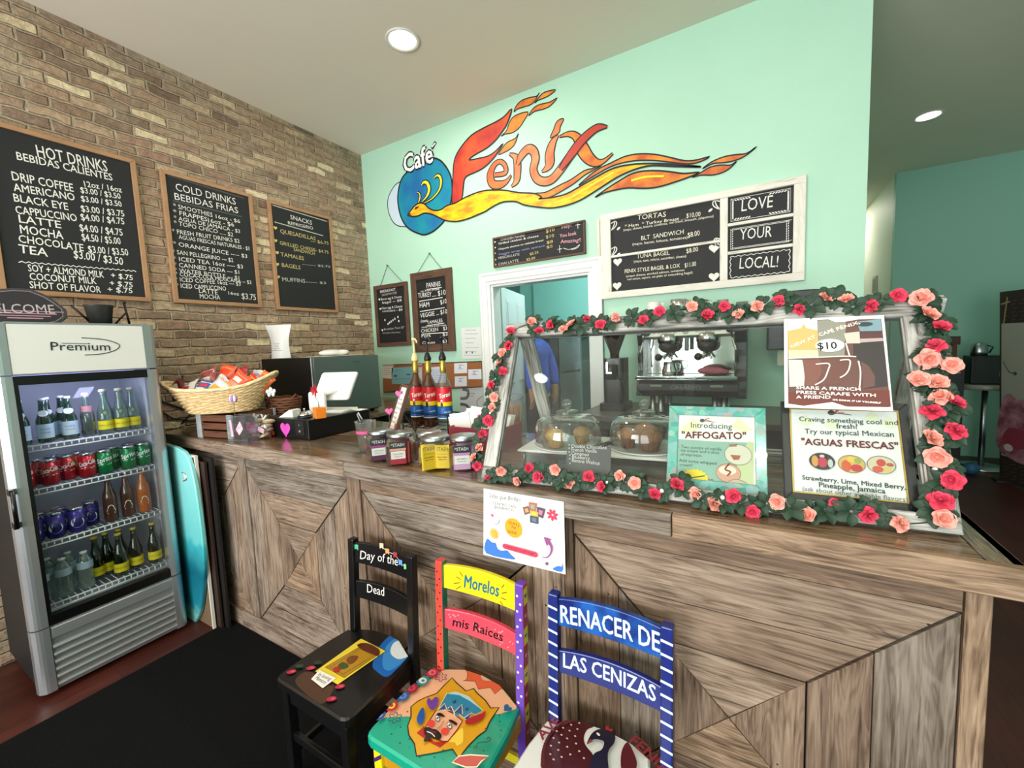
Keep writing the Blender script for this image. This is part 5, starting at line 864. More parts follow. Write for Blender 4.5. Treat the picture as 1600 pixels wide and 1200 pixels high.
q = bottle('water_bottle', .034, .205, WAT, glassmat('pet_plastic', 'dcece6', .08, .6, .08, .4, .14, 'cfe0da'), WC, [(.55, .74, mat('aebfd2', .5), 1.0)]); place(q, 'clear plastic water bottle', [(-.39, -1.985), (-.39, -1.9), (-.39, -1.815), (-.47, -1.86), (-.47, -1.94)], 'bottom', SH[3] + .004, 'bottles on the bottom fridge shelf')
q = bottle('soda_bottle', .033, .25, SODA, DKG, mat('c0b048', .4), [(.1, .3, YLB, 1.0)], dyel); place(q, 'dark soda bottle with yellow label', [(-.45, -1.752), (-.47, -1.70), (-.38, -1.668), (-.4, -1.592), (-.46, -1.64), (-.38, -1.508)], 'bottom', SH[3] + .004, 'bottles on the bottom fridge shelf')
# ------------------------------------------------------------------ on top of the fridge
W = Fr((-.345, 0, 0), (0, 1, 0), (-.12, 0, 1)); zt_ = 1.905
t = thing('welcome_sign', 'dark slate-shaped chalk sign reading "Welcome" on top of the drinks fridge', 'sign', (-.35, -1.93, zt_))
zz = lambda pts: [(a, b / W.u.z) for a, b in pts]
sh = zz([(-2.134,1.98),(-2.099,2.064),(-2.04,2.094),(-1.981,2.107),(-1.896,2.126),(-1.83,2.127),(-1.775,2.096),(-1.738,2.06),(-1.707,2.021),(-1.706,1.973),(-1.742,1.94),(-1.804,1.921),(-1.915,1.924),(-2.018,1.923),(-2.094,1.924)]); o_ = min(b for a, b in sh) - (zt_ + .003) / W.u.z; sh = [(a, b - o_) for a, b in sh]
m_ = MB(); m_.prism(W, sh, -.012, 0, mat('3a3538', .6), bev=.003); m_.build('slate', t); cx_ = sum(a for a, b in sh) / len(sh); cz_ = sum(b for a, b in sh) / len(sh)
m_ = MB(); m_.poly(W, [(cx_ + (a - cx_) * .9, cz_ + (b - cz_) * .86) for a, b in sh], .0006, mat('2b282b', .8)); m_.stroke(W, [(cx_ + (a - cx_) * .9, cz_ + (b - cz_) * .86) for a, b in sh], .004, .001, mat('8a8488', .9), True)
tl(m_, W, 'WELCOME', [(a, b - o_) for a, b in zz([(-2.035,1.986),(-1.754,1.994)])], .0012, mat('b8aeb0', .9), .052)
for i, (wd_, c) in enumerate(((.3, 'b08a94'), (.24, 'b08a94'), (.19, 'b08a94'), (.13, 'c090a0'))): m_.rect(W, cx_ - wd_ / 2 + .03, cz_ - .018 - i * .013, cx_ + wd_ / 2 + .03, cz_ - .013 - i * .013, .001, mat(c, .9))
m_.build('lettering', t)
MI = mat('221c1a', .5, .5); t = thing('metal_stand', 'black metal stand holding a dark bucket on top of the drinks fridge', 'stand', (-.45, -1.6, zt_)); X_ = -.45
m_ = MB(); m_.lathe([(.042, 0), (.048, .0), (.062, .1), (.066, .104), (.066, .11), (.06, .11), (.045, .01)], (X_, -1.605, zt_ + .012), mat('3a3a36', .45, .3), 24); m_.build('bucket', t)
m_ = MB(); m_.box((X_ - .05, -1.72, zt_), (X_ + .05, -1.46, zt_ + .01), MI); m_.tube([(X_, -1.72, zt_ + .115), (X_, -1.64, zt_ + .012)], .006, MI); m_.tube([(X_, -1.545, zt_ + .012), (X_, -1.485, zt_ + .085)], .005, MI); m_.tube([(X_, -1.475, zt_ + .012), (X_, -1.49, zt_ + .14)], .006, MI); m_.ball((X_, -1.488, zt_ + .145), .009, MI); m_.build('frame', t)
# ------------------------------------------------------------------ surfboard and boards between fridge and counter
t = thing('surfboard_sign', 'turquoise surfboard standing between the drinks fridge and the counter', 'surfboard', (-.45, -1.385, 0)); SBF = Fr((0, -1.385, 0))
rt = [(-.168,1.135),(-.079,.991),(-.055,.776),(-.051,.577),(-.071,.409),(-.121,.251),(-.186,.106),(-.271,-.046)]; xm = -.49
ol = [(xm, rt[0][1] + .03)] + [(a, max(.002, b)) for a, b in rt]; ol = cat(ol, False, 3); ol = ol + [(2 * xm - a, b) for a, b in reversed(ol) if a > xm + .01]
SB = bpy.data.materials.new('surfboard_paint'); SB.use_nodes = True; nt = SB.node_tree; bs = nt.nodes['Principled BSDF']; tc = nt.nodes.new('ShaderNodeNewGeometry'); sx = nt.nodes.new('ShaderNodeSeparateXYZ'); nz = nt.nodes.new('ShaderNodeTexNoise'); nz.inputs['Scale'].default_value = 14
mp = nt.nodes.new('ShaderNodeMath'); mp.operation = 'MULTIPLY_ADD'; mp.inputs[1].default_value = .12; nt.links.new(tc.outputs['Position'], nz.inputs[0]); nt.links.new(tc.outputs['Position'], sx.inputs[0]); nt.links.new(nz.outputs[0], mp.inputs[0]); nt.links.new(sx.outputs['Z'], mp.inputs[2])
rr = ramp(nt, [(.0, '5fb8b4'), (.14, '7cc8c2'), (.2, '1f8a9c'), (.42, '0f6a80'), (.6, '3fb6c0'), (.64, '6ecfd0'), (1, '8adcd8')]); nt.links.new(mp.outputs[0], rr.inputs[0]); nt.links.new(rr.outputs[0], bs.inputs[0]); bs.inputs['Roughness'].default_value = .35
m_ = MB(); m_.prism(SBF, ol, -.022, 0, SB, bev=.006); sb_ = m_.build('board', t); m_ = MB(); m_.stroke(SBF, cat([(-.217,1.002),(-.168,.996),(-.19,.973),(-.158,.965),(-.213,.946)]), .008, .0008, mat('8a5a4a', .5)); m_.poly(SBF, [(-.199,1.004),(-.145,.986),(-.185,.957)], .001, mat('e9dcd0', .5)); m_.build('emblem', sb_)
for nm, lab, x1, zt2, yy, th, c, e in (('framed_canvas', 'white-edged canvas board standing just behind the turquoise surfboard', -.1, 1.1, -1.358, .014, '7a6248', 'e9e3d6'), ('dark_board', 'dark brown wooden board leaning against the counter behind the white-edged board', -.05, 1.06, -1.335, .012, '33211a', '33211a'), ('dark_board', 'near-black board closest to the counter panels beside the fridge', -.005, 1.085, -1.313, .012, '15100e', '15100e')):
    t = thing(nm, lab, 'board', ((-.8 + x1) / 2, yy, 0)); b = Fr((0, yy, 0)); m_ = MB(); m_.prism(b, rectp(-.8, .004, x1, zt2), -th, 0, mat(c, .6)); bb = m_.build('panel', t)
    m_ = MB(); m_.prism(b, rectp(x1, .0, x1 + .012, zt2 + .01), -th, .002, mat(e, .5)); m_.prism(b, rectp(-.8, zt2, x1, zt2 + .01), -th, .002, mat(e, .5)); m_.build('edge_trim', t)

# ------------------------------------------------------------------ A-frame display case on the counter
AS = Fr((1.945, -1.262, 1.19), (1.321, .087, 0), (-.02715, .41229, .91065)); AL, AH = 1.324, .655
case = thing('display_case', 'A-frame pastry case made of two weathered grey window sashes on the counter', 'display case', (2.6, -1.0, CT))
def sash(fr_, nm, th0, th1, b0, W_=.055):
    for n_, pts, dv in (('bottom_rail', rectp(0, b0, AL, .056), (1, 0)), ('top_rail', rectp(0, .594, AL, AH), (1, 0)), ('stile', rectp(0, .057, W_, .593), (0, 1)), ('stile', rectp(AL - W_, .057, AL, .593), (0, 1))):
        m_ = MB(); m_.prism(fr_, pts, th0, th1, GREYWOOD, dv, (.92 + .12 * rnd.random(),) * 3, bev=.003); m_.prism(fr_, [(a + (.004 if dv[1] and a < .7 else -.004 if dv[1] else 0), b) for a, b in pts], th0 + .006, th1 - .012, GREYWOOD, dv, (.8, .8, .8)); m_.build(nm, case)
    m_ = MB(); m_.prism(fr_, rectp(.05, .05, AL - .05, .6), -.017, -.014, PANE); m_.build('glass_pane', case)
sash(AS, 'front', -.03, .004, .014)
ap = AS.p(0, .66, -.034); b0_ = Vector((1.95, -.665, CT + .012)); r_ = AS.r; u2 = (ap - b0_); u2 = u2 - r_ * u2.dot(r_)
AB = Fr(b0_, -r_, u2)                                     # the rear sash, facing back
AB.o = b0_ + r_ * AL
sash(AB, 'back', -.03, .0, .004)
m_ = MB()
for a in (.14, 1.18): q = AS.p(a, .652, -.03); m_.box(q - Vector((.02, .006, .006)), q + Vector((.02, .02, .004)), mat('5a5a58', .4, .8))
m_.build('hinge', case)
# ------------------------------------------------------------------ signs on and in the case
Q = Fr(AS.p(0, 0, -.026), AS.r, AS.u); QO = Fr(AS.p(0, 0, .0), AS.r, AS.u)
def sg(name, label, corner, pts, th, m, cat_='sign', base=None):
    t = thing(name, label, cat_, tuple(base or corner.p(sum(a for a, b in pts) / len(pts), min(b for a, b in pts), 0))); m_ = MB(); m_.prism(corner, pts, -th, 0, m); return t, m_.build('sheet', t)
h0 = .0006; LN = [0]
def P_(mb, fr_, pts, c, rgh=.6): LN[0] += 1; mb.poly(fr_, pts, h0 + LN[0] * .00012, mat(c, rgh) if isinstance(c, str) else c)
def X_(mb, fr_, s, e, c, z=None, fat=0, sl=0): LN[0] += 1; tl(mb, fr_, s, e, h0 + LN[0] * .00012, mat(c, .7), z, sl, fat)
def K_(mb, fr_, pts, w, c, closed=False): LN[0] += 1; mb.stroke(fr_, pts, w, h0 + LN[0] * .00012, mat(c, .6), closed)
# french press poster, taped outside the glass
FP = Fr(AS.p(0, 0, .012), AS.r, AS.u); t, s_ = sg('french_press_poster', 'white-edged poster of a coffee carafe with a $10 oval, taped high on the case', FP, [(.984,.599),(1.224,.595),(1.219,.311),(.976,.314)], .0012, PAPER, 'poster'); m_ = MB(); LN[0] = 0; c_ = lambda *a: P_(m_, FP, *a)
c_([(.993,.592),(1.096,.59),(1.112,.58),(1.136,.58),(1.164,.585),(1.217,.584),(1.215,.322),(.985,.32)], '6a4a42')
c_([(.994,.592),(1.068,.59),(1.067,.555),(.993,.558)], 'cdd5d3'); c_([(.993,.558),(1.027,.566),(1.034,.581),(1.04,.565),(1.068,.555),(1.064,.478),(.991,.483)], 'e2ae6c'); c_([(.992,.494),(1.065,.492),(1.065,.467),(.991,.469)], 'e6d8a8'); c_([(1.068,.589),(1.096,.588),(1.112,.579),(1.136,.579),(1.126,.471),(1.065,.471),(1.067,.555)], '8d8d80'); c_([(1.161,.577),(1.216,.583),(1.215,.545),(1.167,.547)], '7b9aa2')
c_([(.991,.464),(1.025,.462),(1.03,.42),(1.026,.38),(.99,.377)], 'c3c9c2'); c_([(1.026,.462),(1.07,.462),(1.07,.419),(1.052,.38),(1.03,.38)], '7d5348'); c_([(1.072,.462),(1.117,.463),(1.112,.388),(1.068,.383)], '6d4a42'); c_([(.986,.361),(1.216,.369),(1.215,.322),(.985,.318)], '6e3a34')
c_([(1.151,.546),(1.216,.545),(1.213,.381),(1.16,.372),(1.16,.455),(1.146,.47)], '3d3a37'); c_([(1.167,.543),(1.216,.543),(1.215,.52),(1.165,.517)], '5c3c3c'); c_([(1.129,.542),(1.165,.546),(1.164,.509),(1.133,.51)], 'c9c0b2'); c_([(1.165,.523),(1.215,.523),(1.216,.514),(1.164,.511)], 'b4a4a0'); c_([(1.162,.454),(1.178,.439),(1.189,.408),(1.186,.381),(1.16,.373)], '6b4d48'); c_(ell(*(1.179,.568), .018, .007, 16), '3a4246')
for a in ([(1.057,.447),(1.088,.448),(1.084,.425),(1.073,.399),(1.052,.383)], [(1.114,.458),(1.136,.458),(1.134,.434),(1.125,.416),(1.111,.405)], [(.99,.467),(1.065,.469),(1.127,.47),(1.152,.468)], [(1.156,.455),(1.158,.419),(1.152,.373)], [(1.131,.511),(1.137,.471)]): K_(m_, FP, cat(a), .0036, 'e4ddd0')
c_(ell(*(1.093,.505), .0345, .0205, 30), 'f6f4ef'); X_(m_, FP, '$10', [(1.064,.493),(1.11,.494)], '15181a', None, .0005)
for s, e in (('NEW AT', [(1.001,.5),(1.062,.531)]), ('CAFÉ', [(1.071,.535),(1.107,.548)]), ('FÉNIX,', [(1.114,.551),(1.168,.57)])): X_(m_, FP, s, e, 'f6efd8', .0105, .0004)
for s, e, z in (('SHARE A FRENCH', [(1.006,.37),(1.154,.366)], .0095), ('PRESS CARAFE WITH', [(1.006,.356),(1.185,.349)], .0095), ('A FRIEND', [(1.005,.341),(1.086,.342)], .0095), ('OR DRINK IT UP YOURSELF', [(1.09,.337),(1.194,.33)], .0045)): X_(m_, FP, s, e, 'f6f2ea', z, .0004)
c_([(.977,.326),(1.021,.319),(1.089,.332),(1.119,.32),(1.168,.313),(1.215,.322),(1.219,.311),(.977,.314)], 'f1efe9'); m_.build('print', s_)
K_ = K_
def logo(mb, fr_, c, s):
    P_(mb, fr_, ell(c[0], c[1], s * .5, s * .42, 18), '3a3c40'); K_(mb, fr_, cat([(c[0] - s * .3, c[1] - s * .2), (c[0] + s * .6, c[1] - s * .1), (c[0] + 1.6 * s, c[1] - .15 * s), (c[0] + 2.7 * s, c[1] - .3 * s)]), s * .14, '8a5a3a')
    K_(mb, fr_, cat([(c[0] + s * .55, c[1] - s * .2), (c[0] + s * .7, c[1] + s * .3), (c[0] + s * 1.5, c[1] + s * .6)]), s * .16, 'a8302a'); LN[0] += 1; mb.text(fr_, 'Fénix', c[0] + s * .75, c[1] - s * .05, s * .34, h0 + LN[0] * .00012, mat('a8302a', .6))
# aguas frescas sign, inside
AQ = Fr(AS.p(0, 0, -.03), AS.r, AS.u); o4 = [(.989,.333),(1.259,.365),(1.267,.035),(.986,-.006)]
t = thing('framed_sign', 'tall black and gold framed sign for aguas frescas behind the case glass', 'sign', tuple(AQ.p(1.12, .06, 0))); ax0, ax1, ay0, ay1 = .972, 1.262, .058, .345
m_ = MB(); frame(m_, AQ, ax0, ay0, ax1, ay1, .02, -.016, .003, mat('232326', .4)); m_.build('frame', t); m_ = MB(); frame(m_, AQ, ax0 + .02, ay0 + .02, ax1 - .02, ay1 - .02, .0035, -.01, .002, mat('c9a44a', .35, .6), .0005); m_.build('gold_edge', t)
m_ = MB(); m_.prism(AQ, rectp(ax0 + .02, ay0 + .015, ax1 - .02, ay1 - .02), -.012, -.002, mat('f0eeea', .7)); s_ = m_.build('sheet', t); m_ = MB(); LN[0] = -20
AQP = Fr(AQ.p(0, 0, .0012), AQ.r, AQ.u); logo(m_, AQP, (1.094,.314), .017)
for q in [(1.033,.283),(1.093,.276),(1.185,.299),(1.221,.285)]: P_(m_, AQP, [(q[0] - .02, q[1]), (q[0], q[1] + .022), (q[0] + .02, q[1]), (q[0], q[1] - .012)], 'e9eac8')
for s, e, c, z, ft in (('Craving something cool and', [(1.016,.286),(1.238,.284)], '2e3a44', None, .0002), ('fresh?', [(1.103,.268),(1.151,.269)], '2e3a44', None, .0002), ('Try our typical Mexican', [(1.028,.249),(1.227,.251)], '2e3a44', None, .0001), ('"AGUAS FRESCAS"', [(1.019,.216),(1.233,.217)], '6e2228', None, .0008), ('Strawberry, Lime, Mixed Berry,', [(1.016,.116),(1.238,.113)], '2e3a44', None, .0003), ('Pineapple, Jamaica', [(1.054,.099),(1.196,.098)], '2e3a44', None, .0003), ('(ask about other available flavors)', [(1.015,.085),(1.239,.082)], '6a7076', None, 0), ('$3.50 16oz', [(1.083,.059),(1.149,.06)], '2e3a44', None, 0)): X_(m_, AQP, s, e, c, z, ft)
for c, bg, bits in (((1.064,.171), '3a3034', ((-.016, 0, .008, .016, 'd89a50'), (.001, -.002, .011, .015, 'c23c50'), (.001, .015, .006, .004, 'e8c0c0'), (.019, -.004, .006, .012, 'c9c8c4'))), ((1.13,.169), 'd8b060', ((-.012, -.006, .011, .016, 'd8603c'), (.0, .012, .01, .008, 'e8c050'), (.014, .01, .008, .008, '9aa850'), (.01, -.01, .013, .01, 'c83c44'))), ((1.193,.172), 'd4c9a8', ((.0, .006, .01, .01, 'c8483c'), (-.008, -.012, .012, .009, 'd85a4a'), (.012, -.012, .009, .008, 'dcc070'), (.018, .002, .008, .005, 'b86040')))):
    P_(m_, AQP, ell(c[0], c[1], .0295, .0235, 28), bg)
    for dx, dy, rx, ry, k in bits: P_(m_, AQP, ell(c[0] + dx, c[1] + dy, rx, ry, 14), k)
    K_(m_, AQP, ell(c[0], c[1], .0295, .0235, 28), .0015, '6a6a68', True)
m_.build('print', s_)
# affogato sign, inside
AF = Fr(AS.p(0, 0, -.034), AS.r, AS.u); t = thing('framed_sign', 'small teal-framed sign for affogato inside the case, left of the tall sign', 'sign', tuple(AF.p(.79, .058, 0))); fx0, fx1, fy0, fy1 = .655, .932, .058, .323
TF = bpy.data.materials.new('sea_glass_frame'); TF.use_nodes = True; nt = TF.node_tree; bs = nt.nodes['Principled BSDF']; vo = nt.nodes.new('ShaderNodeTexVoronoi'); vo.inputs['Scale'].default_value = 55; tc = nt.nodes.new('ShaderNodeTexCoord'); nt.links.new(tc.outputs['Object'], vo.inputs['Vector']); rp_ = ramp(nt, [(.0, '3f9f92'), (.3, '6fc4b2'), (.5, '8fb4bc'), (.7, '59b09e'), (.9, 'c0a8a8'), (1, '7fd0bc')]); sx = nt.nodes.new('ShaderNodeSeparateXYZ'); nt.links.new(vo.outputs['Color'], sx.inputs[0]); nt.links.new(sx.outputs[0], rp_.inputs[0]); nt.links.new(rp_.outputs[0], bs.inputs[0]); bs.inputs['Roughness'].default_value = .15
m_ = MB(); frame(m_, AF, fx0, fy0, fx1, fy1, .03, -.012, .006, TF); m_.build('frame', t); m_ = MB(); m_.prism(AF, rectp(fx0 + .028, fy0 + .02, fx1 - .028, fy1 - .028), -.01, -.001, mat('f1efe6', .7)); s_ = m_.build('sheet', t); m_ = MB(); LN[0] = -14; c_ = lambda *a: P_(m_, AFP, *a)
AFP = Fr(AF.p(0, 0, .0008), AF.r, AF.u); c_([(.684,.212),(.794,.211),(.898,.214),(.896,.064),(.678,.041)], '8fb5a4'); c_([(.883,.218),(.899,.215),(.896,.064),(.856,.06),(.845,.116)], 'c9d0a0')
for a in ([(.689,.242),(.728,.284),(.754,.262),(.732,.236),(.699,.228)], [(.837,.258),(.858,.289),(.897,.253),(.869,.244)]): c_(a, 'e6e2b8')
logo(m_, AFP, (.756,.277), .014); X_(m_, AFP, 'Introducing', [(.723,.252),(.841,.253)], '2a3844'); X_(m_, AFP, '"AFFOGATO"', [(.697,.216),(.879,.223)], '6a262c', None, .0008)
for s, e in (('- Two scoops of vanilla', [(.687,.183),(.812,.183)]), ('ice cream and a shot', [(.695,.172),(.806,.172)]), ('of espresso.', [(.695,.159),(.758,.159)]), ('- Add some whipped', [(.683,.139),(.798,.138)]), ('cream!', [(.693,.125),(.73,.126)])): X_(m_, AFP, s, e, '3a5650')
for cc, rx, ry, k in (((.857,.174), .0365, .031, 'd8d2bc'), ((.83,.116), .033, .028, 'd8a088'), ((.854,.077), .03, .022, 'c9b49c')):
    c_(ell(cc[0], cc[1], rx, ry, 26), k); K_(m_, AFP, ell(cc[0], cc[1], rx, ry, 26), .0012, '7a5a3c', True)
c_([(.836,.172),(.864,.172),(.859,.159),(.845,.157)], 'a8603c'); c_([(.832,.204),(.855,.207),(.853,.199),(.834,.197)], 'a07058'); c_(ell(*(.828,.124), .024, .014, 18), 'efd8c4'); K_(m_, AFP, cat([(.834,.146),(.822,.127),(.836,.12),(.827,.107)]), .005, '8a3a28'); c_([(.836,.08),(.863,.083),(.858,.065),(.843,.063)], 'c86a4a')
cc = (.74,.08); c_(burst(cc[0], cc[1], .036, .041, 22), 'f5d81e'); c_([(a, b * .999) for a, b in burst(cc[0] - .012, cc[1] - .002, .034, .04, 20)], 'f5d81e'); c_(ell(*(.698,.086), .011, .009, 14), '3c4038'); X_(m_, AFP, 'only', [(.727,.069),(.752,.07)], '22221c', None, 0, .2); X_(m_, AFP, '$4.50', [(.754,.076),(.791,.082)], 'c0401c', None, .0005); K_(m_, AFP, cat([(.72,.077),(.727,.09),(.766,.101)]), .0035, '4a4a30'); m_.build('print', s_)
# muffin card
t, s_ = sg('flavor_card', 'small grey card with chalk muffin flavors at the bottom of the case glass', Fr(AS.p(0, 0, -.022), AS.r, AS.u), [(.318, .06), (.478, .06), (.474, .168), (.318, .166)], .002, mat('4d4d4c', .7), 'card'); CF = Fr(AS.p(0, 0, -.022), AS.r, AS.u); m_ = MB(); LN[0] = 0
for s, e in (('* Double Chocolate', [(.321,.156),(.459,.159)]), ('* French Vanilla', [(.322,.144),(.426,.144)]), ('* Cinnamon', [(.324,.131),(.399,.13)]), ('* Blueberry', [(.327,.12),(.403,.117)]), ('* Banana Walnut', [(.328,.107),(.44,.103)]), ('*', [(.331,.091),(.337,.091)])): X_(m_, CF, s, e, 'd4d2cc', .013)
m_.build('lettering', s_)
# flyer taped to the counter front: its square code is left blank
FL = Fr((0, -1.2965, 0)); t, s_ = sg('flyer', 'white flyer with orange "Seats that Shine" seal taped over the counter edge', Fr((0, -1.2965, 0)), [(1.981,1.178),(2.298,1.177),(2.296,.927),(1.966,.922)], .001, PAPER, 'flyer'); m_ = MB(); LN[0] = 0; c_ = lambda *a: P_(m_, FL, *a)
X_(m_, FL, 'Sillas que Brillan', [(2.003,1.148),(2.132,1.151)], '4a4c50', .017, 0, .25); X_(m_, FL, 'CENTRO SAN', [(2.019,1.124),(2.114,1.125)], '5a5c60'); X_(m_, FL, 'BONIFACIO', [(2.026,1.11),(2.108,1.111)], '5a5c60')
cc = (2.102,1.051); c_(burst(cc[0], cc[1], .0345, .0375, 26), 'eea41c')
for s, e in (('SEATS', [(2.082,1.065),(2.126,1.059)]), ('that', [(2.091,1.052),(2.112,1.048)]), ('SHINE', [(2.078,1.029),(2.115,1.029)])): X_(m_, FL, s, e, '4a3a1c', .011)
c_(cat([(1.985,.987),(2.006,.979),(2.023,.979),(2.032,.959),(2.051,.956),(2.071,.962),(2.086,.95),(2.1,.934),(1.979,.931)], True, 3), '3a78cc'); c_(cat([(2.287,.97),(2.284,.953),(2.27,.951),(2.256,.942),(2.251,.934),(2.286,.935)], True, 3), '3a78cc')
cc = (2.02,1.015)
for i in range(12): a = i * math.pi / 6; K_(m_, FL, [(cc[0] + .006 * math.cos(a), cc[1] + .006 * math.sin(a)), (cc[0] + .021 * math.cos(a), cc[1] + .021 * math.sin(a))], .005, 'e8b03a')
c_(ell(cc[0], cc[1], .009, n=14), 'e8b03a'); cc = (2.015,1.083); c_(burst(cc[0], cc[1], .003, .0105, 7, .4), 'd8487c'); K_(m_, FL, cat([(2.025,1.05),(2.039,1.057),(2.047,1.074)]), .002, '4a5a8a')
for p4, k, k2 in (([(2.168,1.157),(2.201,1.158),(2.195,1.129),(2.17,1.128)], 'b07050', '8fa0a0'), ([(2.144,1.135),(2.167,1.143),(2.177,1.12),(2.151,1.108)], '7a5a50', 'd8a070'), ([(2.201,1.146),(2.232,1.143),(2.221,1.108),(2.198,1.114)], '5a4a60', 'c87a90'), ([(2.173,1.129),(2.204,1.128),(2.203,1.111),(2.174,1.111)], 'e8b23c', 'f0d060'), ([(2.172,1.111),(2.204,1.111),(2.203,1.085),(2.171,1.086)], '4a5666', '6f7c8c')):
    c_(p4, k); mx = sum(a for a, b in p4) / 4; my = sum(b for a, b in p4) / 4; c_([(mx + (a - mx) * .5, my + (b - my) * .5) for a, b in p4], k2)
cc = (2.257,1.127)
for i in range(7): a = i * 2 * math.pi / 7 + .2; c_(ell(cc[0] + .0125 * math.cos(a), cc[1] + .0125 * math.sin(a), .009, .0045, 10, a), 'd8365c')
for i, e in enumerate(([(2.221,1.091),(2.279,1.091)], [(2.222,1.083),(2.276,1.084)], [(2.224,1.076),(2.272,1.076)])): X_(m_, FL, ('Scan here to see the', 'artists and vote for', 'your favorite chair')[i], e, '8a8c90')
a_ = cat([(2.209,.97),(2.233,.975),(2.248,.996),(2.249,1.018),(2.234,1.037)], False, 6); LN[0] += 1; m_.stroke(FL, a_, [.001 + .011 * i / (len(a_) - 1) for i in range(len(a_))], h0 + LN[0] * .00012, mat('9a4a88', .6)); c_([(2.222,1.045),(2.252,1.041),(2.243,1.034),(2.234,1.012)], '9a4a88')
K_(m_, FL, [(2.065,.978),(2.188,.974)], .019, 'd8405e'); c_(ell(*(2.065,.978), .0095, n=14), 'd8405e'); c_(ell(*(2.188,.974), .0095, n=14), 'd8405e'); X_(m_, FL, 'VOTE FOR YOUR CHAIR', [(2.068,.974),(2.185,.971)], '6a1c30', .0085)
X_(m_, FL, 'bonifacio center, community art', [(2.09,.958),(2.188,.957)], '9a9ca0'); c_(burst(*(2.231,.952), .004, .008, 8), '6a4a60'); m_.build('print', s_)
# ------------------------------------------------------------------ rose garland
gar = thing('rose_garland', 'garland of red and pink fabric roses with dark leaves around the case front', 'garland', tuple(AS.p(.66, 0, .02))); GW_ = Vector(gar['_w'])
def petal_flower(c1, c2, seed, op):
    R = random.Random(seed); mb = MB(); mo, mi_ = mat(c1, .75, noise=.15, nscale=40), mat(c2, .75)
    for L, (n, r0, tilt, ln, m) in enumerate(((5, .002, .25 + op, .027, mo), (4, .002, .75 + op * .5, .021, mo), (3, .001, 1.1, .014, mi_))):
        for i in range(n):
            a = 2 * math.pi * i / n + L * .7 + R.uniform(-.2, .2); tl_ = tilt + R.uniform(-.12, .12); rows = []
            for k in range(5):
                s = k / 4; rad = r0 + ln * s * math.cos(tl_ * (1 - .5 * s)); z = ln * s * math.sin(tl_) - .006 * s * s * (1.6 - L * .5) + .002 * L; w = ln * .62 * math.sin(math.pi * (.12 + .8 * s)) ** .8
                rows.append([Vector((rad * math.cos(a) - w * t * math.sin(a), rad * math.sin(a) + w * t * math.cos(a), z + .005 * t * t)) for t in (-1, -.5, 0, .5, 1)])
            mb.sheet(rows, m)
    mb.ball((0, 0, .009), .0055, mi_, 8, 6); return mb
def leaf_sprig(seed):
    R = random.Random(seed); mb = MB(); lm = mat('1f3a26', .6, noise=.25, nscale=60)
    for i in range(6):
        a = i * 1.05 + R.uniform(-.3, .3); ln = R.uniform(.022, .034); rows = []
        for k in range(5):
            s = k / 4; w = ln * .36 * math.sin(math.pi * (.06 + .9 * s)) ** .8; rr_ = .003 + ln * s; z = .003 + .008 * math.sin(s * 2.2) - .007 * s * s
            rows.append([Vector((rr_ * math.cos(a) - w * t * math.sin(a), rr_ * math.sin(a) + w * t * math.cos(a), z + .004 * abs(t))) for t in (-1, 0, 1)])
        mb.sheet(rows, lm)
    return mb
def hid(mb, nm):                                          # first copy doubles as the mesh source
    o = mb.build(nm, None, off=(0, 0, 0)); o.parent = gar; return o
RED = [hid(petal_flower('e0405c', 'b82444', s, o_), 'red_rose') for s, o_ in ((1, .0), (2, .35), (3, .6))]; PNK = [hid(petal_flower('efa697', 'd8806f', s, o_), 'pink_rose') for s, o_ in ((4, .0), (5, .3), (6, .55))]; LVS = [hid(leaf_sprig(s), 'leaf_sprig') for s in (7, 8, 9)]; USED = set()
R9 = random.Random(11)
def put(protos, a, b, h, sc, tilt):
    src = R9.choice(protos)
    if src.name not in USED: USED.add(src.name); o = src
    else: o = src.copy(); COL.objects.link(o); o.parent = gar
    n = (AS.n + AS.r * R9.uniform(-tilt, tilt) + AS.u * R9.uniform(-tilt, tilt)).normalized(); x = n.orthogonal().normalized(); q = R9.uniform(0, 6.28); y = n.cross(x); X = x * math.cos(q) + y * math.sin(q); Y = n.cross(X)
    M = Matrix(((X.x, Y.x, n.x, 0), (X.y, Y.y, n.y, 0), (X.z, Y.z, n.z, 0), (0, 0, 0, 1))); P = AS.p(a, b, h) - GW_; o.matrix_local = Matrix.Translation(P) @ M @ Matrix.Scale(sc, 4)
LEFT = 'rrppRrpprsrpprps'; left = [(.033,.609),(.033,.546),(.012,.514),(.013,.469),(.029,.433),(-.015,.377),(.008,.327),(.006,.284),(-.001,.23),(-.041,.243),(-.017,.176),(-.02,.123),(-.035,.082),(-.016,.053)]
left_k = 'rrpprrpprsrppr'
top = [(.122,.645),(.162,.603),(.208,.628),(.262,.605),(.295,.622),(.354,.641),(.408,.615),(.466,.642),(.562,.623),(.615,.653),(.719,.663),(.767,.626)] + [(.769,.626),(.818,.655),(.861,.62),(.913,.647),(.97,.661),(1.024,.627),(1.09,.659),(1.141,.648),(1.196,.623),(1.257,.65)]; top_k = 'prrpprrprrpr' + 'rrpprrpprr'
right = [(1.305,.632),(1.311,.58),(1.333,.54),(1.317,.489),(1.299,.453),(1.343,.435),(1.274,.393),(1.31,.386),(1.312,.349),(1.334,.332),(1.291,.308),(1.329,.26),(1.282,.238),(1.289,.193),(1.309,.138),(1.284,.085),(1.283,.044)]; right_k = 'pprrppppPrrrpprrp'.lower().replace('pprrpppprrrpprrp', 'pprrpppprrrpprrp')
